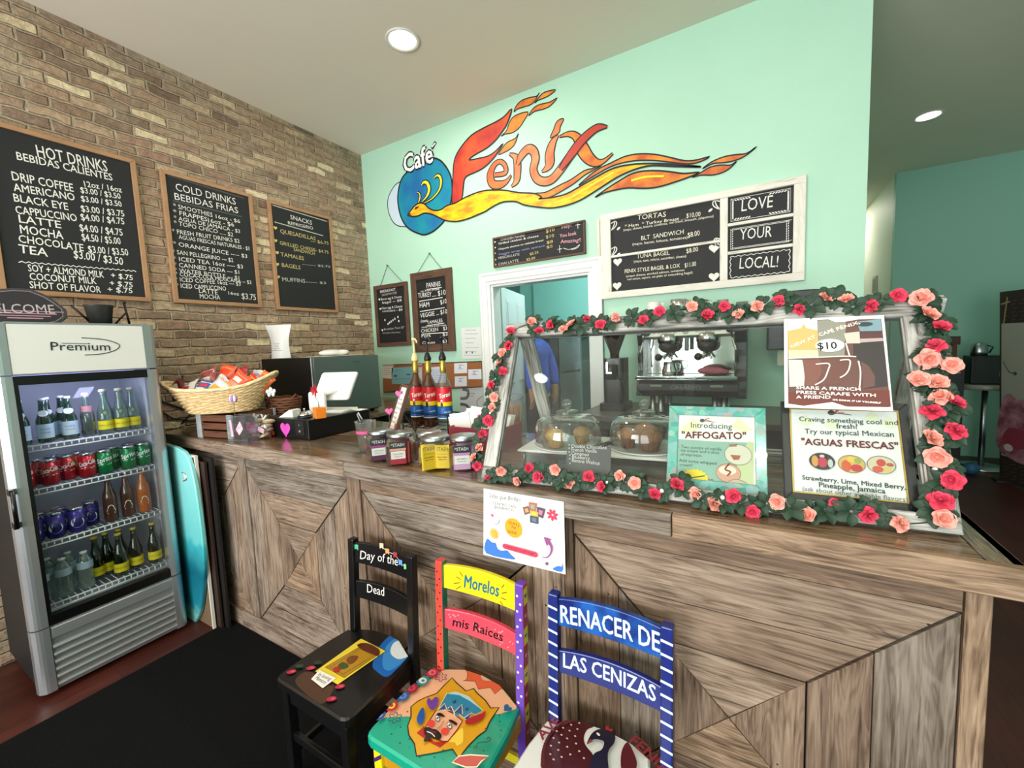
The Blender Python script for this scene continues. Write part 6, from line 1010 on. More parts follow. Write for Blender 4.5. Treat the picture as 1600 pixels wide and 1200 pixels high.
bot = [(.039,.014),(.089,.046),(.161,.017),(.197,.064),(.235,.038),(.299,.071),(.356,.022),(.418,.055),(.463,.029),(.518,.069),(.567,.052),(.628,.024)] + [(.69,.06),(.743,.04),(.791,.014),(.842,.045),(.889,.008),(.95,.043),(1.019,.015),(1.076,.056),(1.145,.035),(1.204,.022)]; bot_k = 'sppr' + 'rpprrppr' + 'rpprrppsrp'
for pts, ks, wide in ((left, left_k, 1), (top, top_k, 0), (right, right_k, 2), (bot, bot_k, 0)):
    for (a, b), k in zip(pts, ks): put(PNK if k == 'p' else RED, a, b, .012 + (.012 if wide == 2 else .004), (.62 if k == 's' else 1.0) * R9.uniform(.8, 1.0) * (1.02 if wide == 2 else .84), .65)
    n = len(pts); k = 0
    for i in range(n - 1):
        (a, b), (c, d) = pts[i], pts[i + 1]
        for f_ in ((.5,) if wide == 0 else (.25, .7) if wide == 2 else (.5,)): put(LVS, a + (c - a) * f_ + R9.uniform(-.01, .01), b + (d - b) * f_ + R9.uniform(-.012, .012), .006, R9.uniform(1.05, 1.35), .4)
    if wide == 0:
        for i in range(0, n - 1, 2): (a, b), (c, d) = pts[i], pts[i + 1]; put(LVS, a + (c - a) * .15, b + .012, .004, 1.15, .4)
m_ = MB(); vn = cat([(a, b) for a, b in reversed(left)] + [(.05, .625)] + [(a, b) for a, b in top] + [(a, b) for a, b in right] + [(a, b) for a, b in reversed(bot)], False, 4)
m_.tube([AS.p(a, b, .007) for a, b in vn], .0016, mat('24402a', .6), 5); m_.build('vine', gar)
for q in [(1.286,.164),(1.286,.634),(.815,.038),(.647,.037)] + [(.479,.045),(.648,.038)]: m_ = MB(); m_.ball(AS.p(q[0], q[1], .012), .0065, mat('f2f0ea', .4), 10, 7); m_.build('pearl', gar)

# ------------------------------------------------------------------ counter goods, left end
CLRP = glassmat('acrylic', 'f2f4f4', .05, .5, .03, .3, .03, 'ffffff')
cr = thing('wooden_crate', 'small slatted wooden crate with grey corner posts under the wicker basket', 'crate', (-.12, -1.06, CT)); KF = Fr((-.28, -1.25, CT), (.33, .05, 0)); CW_ = .335
m_ = MB()
for z in (.004, .055, .106):
    m_.prism(KF, rectp(.012, z, CW_ - .012, z + .04), -.012, 0, DKWOOD, (1, 0), (1.25, .9, .7), bev=.002); m_.prism(KF, rectp(.012, z, CW_ - .012, z + .04), -.3, -.288, DKWOOD, (1, 0), (1.2, .9, .7))
    for a in (.002, CW_ - .014): sf = Fr(KF.p(a, 0, 0), -KF.n, (0, 0, 1)); m_.prism(sf, rectp(.0, z, .3, z + .04), -.012, 0, DKWOOD, (1, 0), (1.2, .9, .7))
m_.prism(Fr(KF.p(.01, .002, -.01), KF.r, -KF.n), rectp(0, 0, CW_ - .02, .28), 0, .008, DKWOOD, (1, 0), (1, .8, .65)); m_.build('slats', cr); gp = mat('a9b0b0', .5, .2, noise=.15, nscale=60)
for a in (0, CW_ - .045): m_ = MB(); m_.prism(KF, rectp(a, 0, a + .045, .15), -.006, .006, gp, bev=.002); m_.prism(KF, rectp(a, 0, a + .045, .15), -.306, -.294, gp); m_.build('corner_post', cr)
# wicker basket of snacks
BC = Vector((-.2, -1.12, CT + .152)); bx = Vector((.557, .44, 0)).normalized(); byv = Vector((-bx.y, bx.x, 0)); bk = thing('wicker_basket', 'boat-shaped light wicker basket full of snack bags on the crate', 'basket', tuple(BC)); WK = mat('dcb982', .6, noise=.25, nscale=50); WK2 = mat('ecd0a0', .55, noise=.2, nscale=50)
def bsk(t, s):                                            # s 0 base .. 1 rim
    L = .2 + .14 * s ** 1.1; Wd = .12 + .055 * s; c = math.cos(t); z = .002 + s * (.155 + .07 * abs(c) ** 3 * (1.25 if c > 0 else .75)); return BC + bx * (L * c) + byv * (Wd * math.sin(t)) + Vector((0, 0, z))
m_ = MB(); N = 72; rows = []
for k in range(19):
    s = k / 18; rows.append([bsk(2 * math.pi * i / N, s) + (bx * math.cos(2 * math.pi * i / N) + byv * math.sin(2 * math.pi * i / N)) * (.0035 * (1 if (i // 2 + k) % 2 else -1)) for i in range(N + 1)])
m_.sheet(rows, WK)
for k in range(1, 18, 1): m_.tube([bsk(2 * math.pi * i / N, k / 18) + (bx * math.cos(2 * math.pi * i / N) + byv * math.sin(2 * math.pi * i / N)) * (.006 * math.sin(i * math.pi / 2 + k * math.pi)) for i in range(N)], .0046, WK2 if k % 3 else WK, 5, True)
m_.prism(Fr(BC + Vector((0, 0, .004)), bx, byv), ell(0, 0, .2, .12, 30), -.002, .004, WK); m_.build('woven_body', bk)
m_ = MB()
for j, r in enumerate((.009, .008, .008)): m_.tube([bsk(2 * math.pi * i / N, 1) + Vector((0, 0, .004 * math.sin(i * .9 + j * 2.1))) + (bx * math.cos(2 * math.pi * i / N) + byv * math.sin(2 * math.pi * i / N)) * .004 * math.cos(i * .9 + j * 2.1) for i in range(N)], r, WK2, 6, True)
m_.build('braided_rim', bk)
def bag(name, label, P, sx, sz, rot, c1, c2, c3):
    t = thing(name, label, 'snack bag', tuple(P), 'snack bags in the wicker basket'); R = Euler(rot).to_matrix(); m_ = MB(); q = random.Random(label); ph = [q.uniform(0, 6) for _ in range(4)]
    def sf(u, v, h, s=-1):
        e = max(0, min(1, (v - .07) / .86)); th = (.03 * (math.sin(math.pi * e) ** .55) * (math.sin(math.pi * u) ** .6 if 0 < u < 1 else 0)) if 0 < e < 1 else 0; k = .0035 * math.sin(9 * u + ph[0] + 5 * v) * math.sin(8 * v + ph[1]) + (.004 * math.sin(26 * u + ph[2]) if v < .09 or v > .91 else 0)
        return Vector(P) + R @ Vector((sx * (u - .5) * (1 - .1 * math.sin(math.pi * v)), s * (th + h) + k, sz * v + .004 * math.sin(7 * u + ph[3])))
    G = [i / 12 for i in range(13)]; bm = mat(c1, .28, coat=.5); m_.sheet([[sf(u, v, 0) for u in G] for v in G], bm); m_.sheet([[sf(u, v, .0004, 1) for u in G] for v in G], bm, flip=True); b = m_.build('pouch', t)
    m_ = MB(); g5 = [i / 5 for i in range(6)]
    for u0, u1, v0, v1, c in ((.2, .8, .2, .5, c2), (.28, .74, .56, .74, c3), (.08, .92, .8, .86, c2)): m_.sheet([[sf(u0 + (u1 - u0) * u, v0 + (v1 - v0) * v + .05 * math.sin(3 * u), .0012) for u in g5] for v in g5], mat(c, .35, coat=.3))
    m_.build('printed_label', b)
zb = BC.z + .1
for i, (a, b, dz, sx, sz, ry, rx, c1, c2, c3, lab) in enumerate((
    (-.27, -.02, .02, .1, .13, -.75, -.5, '5a1a1c', 'd8d2cc', '8a2a2a', 'dark red snack bag tipped out over the left end of the wicker basket'), (-.2, -.06, .01, .1, .12, -.5, -.7, 'd4cfc6', 'b03030', '8a8a90', 'silver white snack bag with red mark near left end of the wicker basket'), (-.12, -.08, 0, .1, .12, .4, -.6, '3a5a9a', 'e8e4e0', 'c83a50', 'blue and white snack bag at the front left of the wicker basket'),
    (-.02, -.085, .005, .13, .13, .75, -.55, 'c8ccd0', 'e0a030', 'e8e8e4', 'pale blue snack bag with yellow picture at front of the wicker basket'), (.07, -.05, .025, .1, .14, .75, -.4, 'e2502a', 'e88060', 'f0d8c8', 'orange-red snack bag leaning right in the middle of the wicker basket'), (-.1, .03, .05, .11, .13, -.3, -.3, '8a3a34', 'c9b8b0', 'a04a40', 'brownish red snack bag at the back left of the wicker basket'),
    (0, .04, .06, .11, .13, .1, -.25, 'e04a24', 'f08a50', 'c83018', 'bright orange snack bag standing highest in the wicker basket'), (.1, .05, .045, .1, .13, -.2, -.3, 'a02028', 'c84048', 'e8b0a8', 'crimson snack bag behind the orange ones in the wicker basket'), (.15, -.035, .02, .1, .12, .9, -.5, 'd8301e', 'e8b030', 'f08040', 'red and yellow snack bag at front right of the wicker basket'),
    (.2, .03, .045, .1, .11, .3, -.4, 'd8d8d4', 'b0b4c0', '9a8aa0', 'clear and white snack bag at back right of the wicker basket'), (.235, -.01, .035, .09, .12, .9, -.3, 'e8682a', 'f0a060', 'd84a20', 'light orange snack bag at the right end of the wicker basket'))):
    P = BC + bx * a * .92 + byv * (b - .01) + Vector((0, 0, .1 + dz)); bag('snack_bag', lab, P, sx * 1.2, sz * 1.12, (rx, ry * .8, math.atan2(bx.y, bx.x) - .35), c1, c2, c3)
# clear card holder with pink tags, stuffed with cookies
t = thing('acrylic_holder', 'clear acrylic holder with pink paper tags beside the crate', 'display holder', (.17, -1.21, CT)); HF = Fr((.075, -1.245, CT), (.2, .035, 0)); m_ = MB(); m_.prism(HF, rectp(0, 0, .17, .155), -.003, 0, CLRP); m_.prism(HF, rectp(0, 0, .17, .155), -.083, -.08, CLRP); m_.prism(HF, rectp(0, 0, .17, .003), -.08, -.003, CLRP); m_.prism(HF, rectp(0.166, .003, .17, .155), -.08, -.003, CLRP); m_.build('box', t)
m_ = MB(); pk = mat('e9c4d4', .6); m_.prism(HF, [(.035, .03), (.055, .03), (.045, .13), (.025, .13)], 0, .001, pk); m_.prism(HF, [(.105, .04), (.14, .08), (.118, .125), (.08, .075)], 0, .001, pk); m_.build('pink_tag', t)
m_ = MB(); sf = Fr(HF.p(0, 0, .0014), HF.r, HF.u); tl(m_, sf, 'cookies', [(.042, .04), (.034, .12)], 0, mat('5a3a4a', .6), .008); tl(m_, sf, 'galleta', [(.092, .076), (.128, .094)], 0, mat('5a3a4a', .6), .008); m_.build('lettering', t)
for i, (P, lab) in enumerate((((.16, -1.105, CT), 'cellophane bag of pale cookies between the acrylic holder and the cash drawer'), ((.245, -1.105, CT), 'second cookie bag with a pink label, partly behind the first beside the cash drawer'))):
    t = thing('cookie_bag', lab, 'cookie bag', P, 'bags of cookies by the cash drawer'); P = Vector(P); m_ = MB()
    for k in range(4): m_.lathe([(.012, 0), (.03, .006), (.032, .012), (.02, .02), (0, .022)], None, mat('c9b088', .7, noise=.2, nscale=60), 14, Fr(P + Vector((.01 * k - .012, .012 * (k % 2), .012 + .028 * k)), (1, .1 * k, .3), (0, 1, .3 - .2 * k)))
    m_.build('cookie', t); m_ = MB(); m_.ball(P + Vector((0, 0, .065)), .05, CLRP, 12, 8, (.85, .6, 1.28)); m_.build('wrapper', t); m_ = MB(); m_.tube([P + Vector((-.02, -.01, .15)), P + Vector((-.006, -.01, .125)), P + Vector((0, -.012, .118)), P + Vector((.01, -.01, .13)), P + Vector((.03, -.01, .145))], .005, mat('eae6dc', .5), 6); m_.lathe([(.008, .112), (.02, .14), (.026, .15)], P, CLRP, 10); m_.build('ribbon', t); m_ = MB(); m_.box(P + Vector((-.02, -.036, .045)), P + Vector((.035, -.034, .075)), mat('c9a4bc', .6), (0, .3, .1)); m_.build('label', t)
def bloom(name, label, base, z, col, kind, lean=(0, 0)):
    t = thing(name, label, 'artificial flower', base); B = Vector(base); T = Vector((base[0] + lean[0], base[1] + lean[1], z)); m_ = MB(); m_.tube([B, B * .5 + T * .5 + Vector((.004, 0, 0)), T], .0018, mat('4a5a44' if kind != 'star' else '1a1a1c', .6), 6); m_.build('stem', t); m_ = MB(); v = (cam.location - T).normalized(); x = v.orthogonal().normalized(); f = Fr(T, Vector((0, 0, 1)).cross(v), v.cross(Vector((0, 0, 1)).cross(v)))
    if kind == 'star':
        for i in range(5): a = math.pi / 2 + i * 2 * math.pi / 5; m_.ball(f.p(.019 * math.cos(a), .019 * math.sin(a), 0), .014, mat(col, .5), 10, 7, (1, .7, 1))
        m_.ball(T, .012, mat(col, .5), 10, 7)
    elif kind == 'tulip':
        for i in range(6): a = i * 1.047; m_.ball(T + Vector((.011 * math.cos(a), .011 * math.sin(a), .012)), .015, mat(col if i % 2 else 'e9e0ea', .5), 10, 8, (.75, .75, 1.45))
    else:
        m_.prism(f, heart(0, 0, .028), -.006, .004, mat(col, .5), bev=.003)
    m_.build('bloom', t)
bloom('artificial_tulip', 'purple and white tulip on a thin stem in the acrylic holder', (.115, -1.215, CT + .004), CT + .245, 'a878c0', 'tulip', (.01, 0)); bloom('artificial_flower', 'white five-petal flower on a black stem by the small brown basket', (.1, -.985, CT), CT + .27, 'f4f4f4', 'star', (.02, 0))
# little brown basket
tb = thing('small_basket', 'small dark brown woven basket between the wicker basket and the register', 'basket', (-.06, -.8, CT)); m_ = MB(); br_ = mat('6e4026', .6, noise=.35, nscale=60)
for k in range(9): s = k / 8; m_.tube([Vector((-.06, -.8, CT)) + Vector(((.11 + .03 * s) * math.cos(t_), (.08 + .02 * s) * math.sin(t_), .06 + .018 * k + .003 * math.sin(9 * t_ + k * math.pi))) for t_ in [2 * math.pi * i / 40 for i in range(40)]], .0085, br_, 6, True)
m_.lathe([(.1, 0), (.108, .06), (.108, .2)], (-.06, -.8, CT + .001), br_, 24, None, 1, .74); m_.build('woven_body', tb)
for s in (-1, 1): m_ = MB(); m_.tube([(-.06 + s * .135, -.83, CT + .2), (-.06 + s * .15, -.8, CT + .235), (-.06 + s * .135, -.77, CT + .2)], .006, br_, 6); m_.build('handle', tb)
# ------------------------------------------------------------------ register
cdw = thing('cash_drawer', 'long black cash drawer with pink heart note on its front', 'cash drawer', (.36, -.83, CT)); m_ = MB(); bkp = mat('0d0d0e', .35); m_.box((.14, -1.05, CT + .004), (.585, -.6, CT + .121), bkp); m_.build('housing', cdw, bevel=.004); m_ = MB(); m_.box((.46, -1.0525, CT + .03), (.545, -1.05, CT + .11), mat('1c1e1e', .4)); m_.build('lock_plate', cdw)
m_ = MB(); m_.cyl((.5, -1.0525, CT + .088), (.5, -1.056, CT + .088), .006, CHROME, 10); m_.cyl((.505, -1.0525, CT + .052), (.505, -1.056, CT + .052), .007, mat('d8b0a0', .3, .6), 10); m_.build('lock', cdw)
for x in (.17, .555):
    for y in (-1.02, -.63): m_ = MB(); m_.cyl((x, y, CT), (x, y, CT + .005), .012, bkp, 10); m_.build('foot', cdw)
DF = Fr((0, -1.0512, 0)); t = thing('heart_note', 'hot pink paper heart with handwriting taped on the cash drawer', 'paper note', (.355, -1.051, CT + .05)); m_ = MB(); m_.prism(DF, [(a, b) for a, b in heart(.357, 1.245, .062)], 0, .001, mat('f04fc0', .6)); hs_ = m_.build('paper', t); m_ = MB(); hf = Fr((0, -1.0524, 0))
for s, z in (('tips make', 1.262), ('us smile', 1.246), ('thank', 1.23), ('you', 1.214)): m_.text(hf, s, .357, z, .009, 0, mat('6a2060', .7), 'c')
m_.build('lettering', hs_)
t = thing('paper_butterfly', 'orange butterfly ornament at the left corner of the cash drawer', 'ornament', (.19, -1.052, CT + .04)); m_ = MB(); oc = mat('e8623c', .5)
for dx, dz, rx, rz, ro in ((-.028, -.012, .024, .015, .4), (.03, -.012, .024, .017, -.5), (-.004, -.034, .018, .02, .0), (.02, .024, .015, .023, -.4)): m_.prism(DF, ell(.19 + dx, 1.228 + dz, rx, rz, 16, ro), .001, .003, oc); m_.stroke(DF, ell(.19 + dx, 1.228 + dz, rx, rz, 16, ro), .004, .0032, INK, True)
m_.build('wing', t); m_ = MB(); m_.tube([DF.p(.175, 1.2, .004), DF.p(.19, 1.23, .006), DF.p(.2, 1.255, .004)], .005, INK, 8); m_.build('body', t)
DT = CT + .121
t = thing('card_reader', 'white wedge-shaped card reader on the cash drawer', 'card reader', (.33, -1.0, DT)); m_ = MB(); wf = Fr((.33, -1.03, DT), (.9, .25, 0)); m_.prism(wf, [(-.055, 0), (.055, 0), (.055, .045), (.03, .048)], -.07, 0, WHITE, bev=.004); m_.build('body', t); m_ = MB(); m_.tube([(.375, -.975, DT + .02), (.395, -.96, DT + .025), (.4, -.94, DT + .01)], .0025, WHITE, 6); m_.build('cable', t)
t = thing('service_bell', 'chrome call bell on a dark base on the cash drawer', 'bell', (.46, -.985, DT)); m_ = MB(); m_.lathe([(.042, 0), (.044, .008), (.038, .012)], (.46, -.985, DT), mat('16161a', .4), 24); m_.build('base', t); m_ = MB(); m_.lathe([(.039, .012), (.037, .022), (.028, .034), (.012, .04), (.004, .041)], (.46, -.985, DT), CHROME, 24); m_.build('dome', t); m_ = MB(); m_.lathe([(.004, .04), (.004, .05), (.007, .052), (.007, .056), (0, .058)], (.46, -.985, DT), CHROME, 12); m_.build('button', t)
t = thing('cube_vase', 'orange cube vase holding a red flower clip in front of the monitor', 'vase', (.577, -.965, DT)); OV = mat('e8801a', .4); ob = Euler((0, 0, .5)).to_matrix(); m_ = MB(); m_.box((.577 - .03, -.965 - .03, DT), (.577 + .03, -.965 + .03, DT + .065), OV, (0, 0, -.35)); m_.build('cube', t, bevel=.003)
m_ = MB(); m_.tube([(.573, -.965, DT + .06), (.573, -.966, DT + .105), (.56, -.966, DT + .135), (.556, -.966, DT + .16)], .0018, STEEL, 6); m_.tube([(.575, -.965, DT + .06), (.585, -.965, DT + .085), (.57, -.965, DT + .105), (.545, -.966, DT + .125)], .0014, STEEL, 6); m_.build('wire_clip', t)
m_ = MB(); rd = mat('b0121e', .6)
for i in range(11):
    a = i * .571 + .2; ln = .034 + .014 * ((i * 7) % 3) / 2; T = Vector((.553, -.967, DT + .165)); d = Vector((math.cos(a), -.25 + .1 * (i % 3), math.sin(a) * .75)).normalized(); sd_ = d.cross(Vector((0, 1, 0))).normalized(); m_.add([T, T + d * ln * .5 + sd_ * .008, T + d * ln, T + d * ln * .5 - sd_ * .008], [(0, 1, 2, 3)], rd); m_.add([T + Vector((0, .002, 0)), T + d * ln * .5 + Vector((0, .006, 0)), T + d * ln + Vector((0, .001, 0))], [(0, 1, 2)], rd)
m_.build('flower', t)
pos = thing('register_screen', 'white register monitor seen from behind on the cash drawer', 'monitor', (.46, -.76, DT)); pf = Fr((.268, -.80, DT + .078), (.955, .295, 0), (.2, .33, .95)); m_ = MB(); m_.prism(pf, rrect(0, 0, .27, .195, .018), -.018, .0, WHITE, bev=.006); m_.build('back_shell', pos); m_ = MB(); m_.prism(pf, rrect(.008, .008, .262, .187, .014), -.0195, -.018, mat('121316', .15)); m_.build('screen', pos)
m_ = MB(); nf = Fr((.29, -.86, DT), (.955, .295, 0)); m_.prism(nf, rrect(.02, .012, .14, .14, .02), -.02, 0, WHITE, bev=.004); m_.prism(Fr(nf.p(.02, .128, -.02), nf.r, Vector((.05, .1, .02))), rectp(0, 0, .12, .07), -.012, 0, WHITE); m_.build('neck', pos); m_ = MB(); m_.prism(Fr(nf.p(-.01, .0, .01), nf.r, (-.295, .955, 0)), rrect(0, 0, .28, .19, .02), 0, .014, WHITE, bev=.004); m_.build('base', pos)
tag((lambda m: m.build('paper_slip', off=(.55, -.64, DT)))(MB().box((.5, -.68, DT + .0004), (.582, -.605, DT + .0014), PAPER)), 'white paper slip on the far right corner of the cash drawer', 'paper')
# ------------------------------------------------------------------ mini fridge with things on top
mf_ = thing('mini_fridge', 'black and grey mini fridge standing on the counter against the brick wall', 'mini fridge', (-.3, -.28, CT)); m_ = MB(); m_.box((-.68, -.588, CT + .012), (-.032, .03, CT + .482), mat('0a0a0b', .5)); m_.build('cabinet', mf_, bevel=.004); m_ = MB(); m_.box((-.026, -.585, CT + .025), (.004, .03, CT + .478), mat('66706c', .3, .55)); dr_ = m_.build('door', mf_, bevel=.004); m_ = MB(); m_.box((-.031, -.587, CT + .025), (-.0265, -.581, CT + .478), mat('d8dad8', .3)); m_.build('door_seal', mf_)
m_ = MB(); ff = Fr((.0045, 0, 0), (0, 1, 0)); m_.text(ff, 'Insignia', -.2, CT + .425, .016, .0002, mat('2a2e30', .4), 'c'); m_.build('logo', dr_)
for x in (-.64, -.08):
    for y in (-.55, 0): m_ = MB(); m_.cyl((x, y, CT), (x, y, CT + .014), .016, bkp, 10); m_.build('foot', mf_)
FT = CT + .482; cb = thing('coffee_bag', 'white stand-up coffee bag on top of the mini fridge', 'coffee bag', (-.52, -.5, FT)); m_ = MB(); GF = Fr((-.59, -.56, FT), (.9, .43, 0)); rows = []; rows2 = []
for k in range(9):
    s = k / 8; th = .05 * (1 - s) ** .7 + .001; hw_ = .084 + (.02 * (s - .6) / .4 if s > .6 else 0) - .008 * math.sin(s * 4); rows.append([GF.p(.09 + hw_ * u, .002 + .27 * s, th * (1 - abs(u) ** 3)) for u in (-1, -.66, -.33, 0, .33, .66, 1)]); rows2.append([GF.p(.09 + hw_ * u, .002 + .27 * s, -th * (1 - abs(u) ** 3) - .0004) for u in (-1, -.66, -.33, 0, .33, .66, 1)])
wb = mat('e8e8e6', .4, coat=.2); m_.sheet(rows, wb); m_.sheet(rows2, wb, flip=True); m_.build('pouch', cb); m_ = MB(); gf = Fr(GF.p(0, 0, .047), GF.r, GF.u)
for i, (s, w_) in enumerate((('WHOLE BEAN', .05), ('coffee', .035), ('medium roast', .05))): m_.text(gf, s, .09, .115 - i * .018, .008, 0, mat('3a3a3c', .6), 'c', w_)
m_.rect(gf, .045, .065, .14, .067, 0, mat('3a3a3c', .6)); m_.build('lettering', cb); m_ = MB(); m_.prism(GF, rectp(-.012, .235, .192, .24), -.003, .003, mat('d4d4d2', .4)); m_.build('zip_seal', cb)
for k, (x0, y0_, x1, y1_, r, z, lab) in enumerate(((-.3, -.5, -.08, -.1, .1, 0, 'lowest white sheet in the paper pile on the mini fridge'), (-.34, -.42, -.06, -.02, -.15, .002, 'tilted white sheet on top of the paper pile on the mini fridge'))): tag(MB().box((x0, y0_, FT + z + .0004), (x1, y1_, FT + z + .002), PAPER, (0, 0, r)).build('paper_sheet', off=((x0 + x1) / 2, (y0_ + y1_) / 2, FT + z)), lab, 'paper', 'papers on the mini fridge')
m_ = MB(); m_.ball((-.24, -.25, FT + .03), .075, mat('e0dcd6', .6), 14, 9, (1.2, 1.5, .36), (0, 0, .3)); m_.ball((-.2, -.2, FT + .028), .06, mat('e8e2dc', .6), 12, 8, (.9, 1.3, .4), (.1, 0, -.4)); tag(m_.build('plastic_bag', off=(-.24, -.25, FT)), 'crumpled white plastic bag on the papers on the mini fridge', 'plastic bag')
m_ = MB(); m_.tube([(XB + .006, -1.25, 1.42), (XB + .008, -1.1, 1.33), (XB + .008, -1.0, 1.37), (XB + .008, -.97, 1.31), (XB + .008, -1.05, 1.29), (XB + .008, -1.12, 1.22)], .006, INK, 6); m_.tube([(XB + .008, -1.3, 1.4), (XB + .008, -1.17, 1.27), (XB + .008, -1.05, 1.23), (XB + .008, -.9, 1.25)], .005, INK, 6); tag(m_.build('power_cable', off=(XB, -1.1, 1.3)), 'black power cable looped on the brick wall behind the drinks fridge', 'cable')
# ------------------------------------------------------------------ jars of tea, cup, menu stand
def sachet(P, r, w, hgt, lean, c, hdr, txt, label, group):
    f = Fr(P, r, Vector((0, 0, 1)) - r.cross(Vector((0, 0, 1))) * lean); t = thing('tea_sachet', label, 'tea sachet', tuple(P), group); m_ = MB(); m_.prism(f, rectp(-w / 2, 0, w / 2, hgt), -.004, 0, mat(c[0], .5), bev=.0015); s_ = m_.build('envelope', t)
    if txt:
        m_ = MB(); yellow = c[0] == 'f0c628'
        if not yellow: m_.rect(f, -w / 2, hgt * .7, w / 2, hgt, .0004, mat('141214', .5)); m_.rect(f, -w / 2, hgt * .6, w / 2, hgt * .7, .0004, mat(c[1], .5)); m_.rect(f, -w * .44, hgt * .24, w * .44, hgt * .58, .0006, mat('f0ece8', .5)); m_.text(f, txt, 0, hgt * .42, .0085, .0009, mat('4a4448', .6), 'c', w * .6); m_.text(f, 'herbal tea', 0, hgt * .32, .006, .0009, mat('4a4448', .6), 'c', w * .5); m_.text(f, '*STASH', 0, hgt * .79, .014, .0009, mat('f2f0ee', .6), 'c', w * .8)
        else: m_.text(f, 'STASH', 0, hgt * .74, .016, .0006, mat('5a4210', .6), 'c', w * .8); m_.rect(f, -w * .38, hgt * .6, w * .38, hgt * .612, .0006, mat('8a6a18', .6)); m_.text(f, txt, 0, hgt * .46, .007, .0006, mat('6a4a14', .6), 'c', w * .7); m_.text(f, 'caffeine free', 0, hgt * .36, .006, .0006, mat('6a4a14', .6), 'c', w * .6)
        m_.build('print', s_)
JG = glassmat('jar_glass', 'eef2f0', .03, .6, .03, .3)
JARS = ((1.335, -1.185, .066, ('5a1f4a', 'a03a80'), 'wild berry', 'tea jar with dark purple sachets, leftmost of the jars on the counter edge', 'purple', 1), (1.47, -1.196, .066, ('b02438', 'e0a890'), 'fruity herbal', 'tea jar with red sachets beside the purple one', 'red', 1), (1.58, -1.13, .064, ('e8b828', 'e8d060'), 'chamomile', 'tea jar with black-topped yellow sachets behind the all-yellow jar', 'amber', 1), (1.677, -1.2, .07, ('f0c628', 'f0c628'), 'lemon ginger', 'tea jar packed with plain yellow sachets, nearest the counter edge', 'yellow', 2), (1.79, -1.15, .067, ('d8a4cc', 'c890c0'), 'wild raspberry', 'tea jar with pink labelled sachets next to the rose garland', 'pink', 1))
for x, y, R, c, nm, lab, cn, nf_ in JARS:
    t = thing('tea_jar', lab, 'jar', (x, y, CT), 'glass tea jars on the counter edge'); m_ = MB(); m_.lathe([(R * .8, 0), (R, .01), (R, .088), (R * .86, .112), (R * .8, .122), (R * .8, .13)], (x, y, CT), JG, 8, smooth=False); m_.build('glass', t)
    m_ = MB(); m_.lathe([(R * .84, .122), (R * .86, .124), (R * .86, .14), (R * .82, .143), (0, .1425)], (x, y, CT), STEEL, 28); m_.build('lid', t)
    v = Vector((cam.location.x - x, cam.location.y - y, 0)).normalized(); rr_ = Vector((-v.y, v.x, 0)); b = Vector((x, y, CT + .008))
    if nf_ == 1:
        sachet(b + v * (R * .62) - rr_ * .012, rr_, R * 1.05, .1, .02, c, 1, nm, 'printed front sachet in the %s tea jar' % cn, None)
        for k in range(4): sachet(b + v * (R * (.3 - .3 * k)) + rr_ * (.012 if k % 2 else .004), (rr_ + v * (.25 - .1 * k)).normalized(), R * 1.05, .094, .04, c, 0, '', 'unprinted sachet packed behind the front one in the %s tea jar' % cn, 'sachets in the %s tea jar' % cn)
    else:
        sachet(b + v * (R * .5) - rr_ * .028, (rr_ - v * .35).normalized(), R * .85, .108, .05, c, 1, nm, 'yellow printed sachet at the left front of the all-yellow tea jar', None); sachet(b + v * (R * .5) + rr_ * .026, (rr_ + v * .3).normalized(), R * .85, .1, .02, c, 1, nm, 'yellow printed sachet at the right front of the all-yellow tea jar', None)
        for k in range(3): sachet(b + v * (R * (.1 - .3 * k)), rr_, R * 1.1, .09, .04, c, 0, '', 'yellow sachet packed at the back of the all-yellow tea jar', 'sachets in the all-yellow tea jar')
t = thing('plastic_cup', 'clear plastic cup with pink band left of the tea jars', 'cup', (1.135, -1.1, CT)); m_ = MB(); m_.lathe([(.034, 0), (.035, .003), (.052, .155), (.0535, .157), (.051, .153), (.033, .005)], (1.135, -1.1, CT), PLASTIC, 24); m_.build('body', t); m_ = MB(); m_.lathe([(.0472, .098), (.0486, .112)], (1.135, -1.1, CT), mat('ec4f8c', .5), 24); m_.f = m_.f[:24]; m_.m = m_.m[:24]; m_.build('pink_band', t)
m_ = MB(); m_.tube([(1.1, -1.1, CT + .15), (1.085, -1.105, CT + .19), (1.1, -1.11, CT + .2), (1.115, -1.1, CT + .165)], .003, mat('c8cccc', .4), 6); m_.build('straw_wrapper', t)
m_ = MB(); m_.ball((1.14, -1.105, CT + .022), .016, mat('d83a50', .5), 10, 7); tag(m_.build('candy', off=(1.14, -1.105, CT + .006)), 'pink-red wrapped candy at the bottom of the clear plastic cup', 'candy')
t = thing('menu_stand', 'narrow brown-framed drink menu leaning behind the tea jars', 'menu stand', (1.13, -.93, CT)); SFm = Fr((1.045, -.9, CT + .004), (.82, -.5, 0), (.17, .3, .94)); m_ = MB(); frame(m_, SFm, 0, 0, .165, .335, .018, -.014, .004, DKWOOD); m_.build('frame', t); m_ = MB(); m_.prism(SFm, rectp(.016, .016, .149, .319), -.012, -.002, PAPER); s_ = m_.build('sheet', t); m_ = MB(); pf_ = Fr(SFm.p(0, 0, -.0015), SFm.r, SFm.u)
LN[0] = 0; logo(m_, pf_, (.05, .285), .02)
for i, (s, w_) in enumerate((('iced coffee', .08), ('CAFE LATTE', .1), ('ICED MOCHA', .1), ('espresso', .06), ('chai latte', .07), ('americano', .07), ('hot tea', .05), ('cocoa', .05))): m_.text(pf_, s, .03, .245 - i * .026, .012, .0012, mat('4a4640', .7), 'l', w_)
